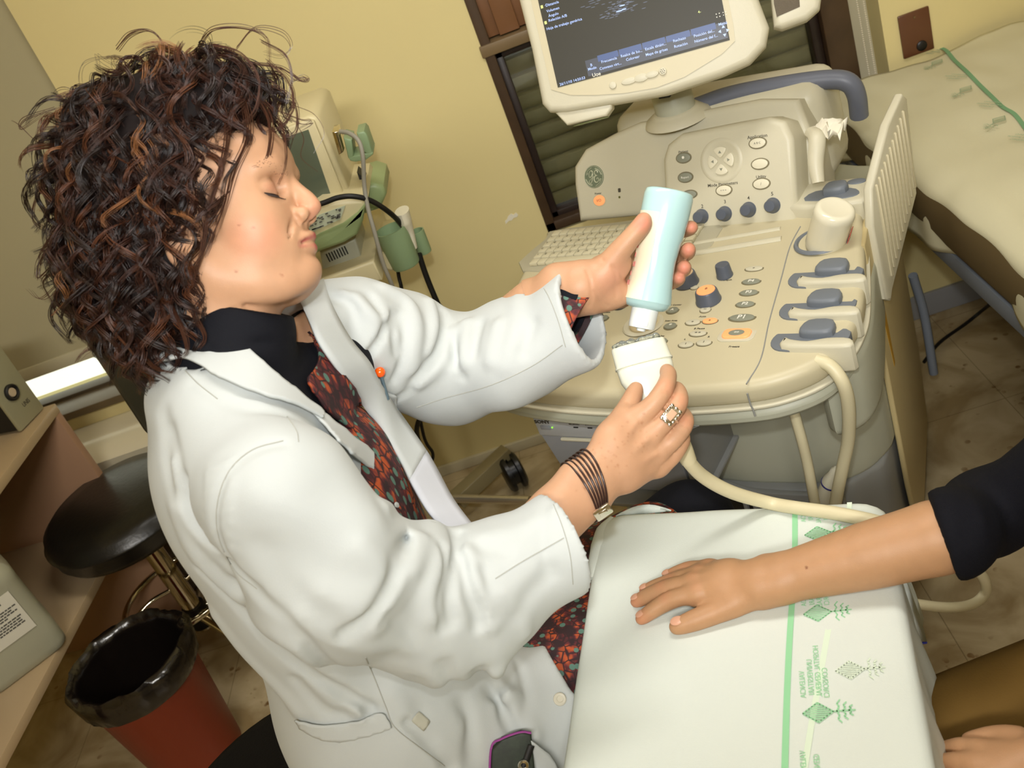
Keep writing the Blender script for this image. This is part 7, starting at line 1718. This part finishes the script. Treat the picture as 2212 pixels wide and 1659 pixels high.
# hidden core: torso, head and upper arms outside the frame
f = Field((.20, .20, .30), (1.05, 1.25, 1.62), .012)
f.ell((.78, .66, .98), (.11, .18, .24), None, .04).ell((.78, .66, .72), (.14, .18, .14), None, .05).ell((.76, .66, 1.45), (.10, .078, .12), None, .03).cap((.78, .66, 1.30), (.77, .66, 1.40), .05, .05, .03)
sR, sL = V3(.76, .86, 1.16), V3(.76, .46, 1.16); elp = el + (el - wr) * .10
uA, uB = dp(2130, 1108, 1.20), dp(2270, 1040, 1.13)
f.chain([sR, uB, uA, elp], [.05, .036, .035, .034], .02).chain([sL, V3(.70, .40, .90), at(2330, 1640, z2 + .04)], [.05, .044, .030], .02)
VpC, FpC = f.net(); V_, F_ = merge_np([(VpA, FpA), (VpB, FpB), (VpC, FpC)])
link('body', np_mesh('body', V_ - OP, F_, np.concatenate([cp_, np.tile(SK_P, (len(VpB) + len(VpC), 1))])), m_skin2, pt_)
for (ff, tp, pp_) in ((patF, tips[i], pip[i]) for i in range(4)):
    d_ = tp - pp_; d_ /= np.linalg.norm(d_); nail(ff, tp - d_ * .002 + V3(0, 0, .006), V3(0, 0, 1) + d_ * .5, d_, .0050, .0062, pt_, OP)
d_ = th[3] - th[2]; d_ /= np.linalg.norm(d_); nail(patF, th[3] - d_ * .003 + V3(0, 0, .006), V3(0, -.15, 1) + d_ * .2, d_, .0064, .0080, pt_, OP)
# dark hair of the patient (outside the frame)
fh = Field((.60, .52, 1.25), (.92, .80, 1.64), .006); fh.ell((.775, .66, 1.475), (.108, .092, .118), None, .02); fh.ell((.80, .66, 1.38), (.08, .09, .12), None, .03); fh.cap((.66, .66, 1.41), (.64, .66, 1.36), .07, .07, .01, 'sub')
V_, F_ = fh.net(); link('hair', np_mesh('hair', V_ - OP, F_), m_hairin, pt_)
# sweater
m_swe = mat('black_knit', rgb(18, 18, 24), 0.85, spec=0.15, bump=0.4, bscale=900)
f = Field((.18, .20, .62), (1.02, 1.25, 1.36), .008)
f.ell((.78, .66, .98), (.135, .205, .26), None, .04).ell((.78, .66, .74), (.155, .19, .10), None, .05)
cuf = (at(1998, 1083, .80) + at(2063, 1211, .80)) / 2
dS = (el - wr) / np.linalg.norm(el - wr); c0 = wr + dS * np.dot(at(2031, 1147, SZ + .045) - wr, dS)
f.chain([c0, elp, uA, uB, sR], [.0455, .0475, .0480, .047, .070], .02).chain([sL, V3(.70, .40, .90), at(2330, 1640, z2 + .05)], [.070, .055, .040], .03)
for k in range(6): q = elp + V3(.02 * k, .02 * k - .03, .05); f.bulge([q + V3(-.02, -.08, -.03), q, q + V3(.03, .05, -.02)], .003 * (-1) ** k, .012)
X, Y, Z = f.ax[0][:, None, None], f.ax[1][None, :, None], f.ax[2][None, None, :]
f.D = np.maximum(f.D, (c0[0] - X) * dS[0] + (c0[1] - Y) * dS[1] + (c0[2] - Z) * dS[2] - .0 - 10 * np.maximum(0, np.sqrt((X - c0[0]) ** 2 + (Y - c0[1]) ** 2 + (Z - c0[2]) ** 2) - .2))
V_, F_ = f.net(); V_ = smooth_net(V_, F_, 2); link('sweater', np_mesh('sweater', V_ - OP, F_), m_swe, pt_)
# trousers
m_tro = mat('olive_brown_cloth', rgb(112, 86, 40), 0.8, spec=0.15, bump=0.2, bscale=500, var=0.1, vscale=6)
f = Field((.08, .25, .0), (1.05, 1.15, .80), .009)
k1, k2 = V3(.15, .80, .50), V3(.10, .46, .50)
f.ell((.80, .66, .62), (.16, .20, .12), None, .05).chain([V3(.76, .74, .57), k1 + V3(.3, -.01, .03), k1 + V3(0, 0, -.0), k1 + V3(.03, .02, -.43)], [.100, .088, .070, .048], .03).chain([V3(.76, .56, .57), k2, k2 + V3(.03, .0, -.45)], [.095, .075, .048], .03)
V_, F_ = f.net(); V_ = smooth_net(V_, F_, 2); link('trousers', np_mesh('trousers', V_ - OP, F_), m_tro, pt_)
for k_ in (k1 + V3(.03, .02, -.45), k2 + V3(.03, 0, -.46)):
    B().ell((k_[0] - .05 - OP[0], k_[1] - OP[1], .035), (.12, .045, .035)).done('shoe', m_blk, pt_)
ck = thing('patient_chair', 'plain chair the patient sits on at the right edge', 'chair', Matrix.Translation((.80, .66, 0)))
B().box((0, 0, .465), (.40, .44, .05), .015).done('seat', m_seat, ck); B().box((.20, 0, .74), (.04, .42, .34), .015).done('backrest', m_seat, ck)
for x in (-.17, .19):
    for y in (-.19, .19): B().tube([(x, y, .45), (x, y, 0)], .012, sm=False).done('leg', m_chrome, ck)
# pouch in the coat pocket
s_ = f.see(1100, 1620) if False else coatF.see(1110, 1615)
if s_ is None: s_ = dp(1110, 1620, 1.15)
po = thing('zip_pouch', 'small dark green floral pouch with purple piping in the coat pocket', 'pouch', frame(cr_, cu_, s_ + cb_ * .012))
B().prism([(-.028, -.06), (-.026, .004), (-.014, .016), (.008, .024), (.020, .022), (.028, -.06)], -.006, .006, .003).done('pouch_body', mat('floral_green', rgb(44, 54, 40), 0.6, var=.6, vscale=90), po)
B().tube([(-.028, -.06, .004), (-.0265, .003, .004), (-.0145, .0155, .004), (.0075, .0235, .004), (.020, .0225, .004)], .0014, 6).done('purple_piping', mat('purple_piping', rgb(150, 60, 140), 0.5), po)
B().tube([(.006, -.03, .009), (.020, .010, .009)], .004, 8, sm=False, flat=.4).done('strap', m_blk, po)
B().lathe([(.003, 0), (.0055, .001), (.0065, .002), (.0055, .003), (.003, .002)], Matrix.Translation((.011, -.012, .010))).done('metal_ring', m_silver, po)
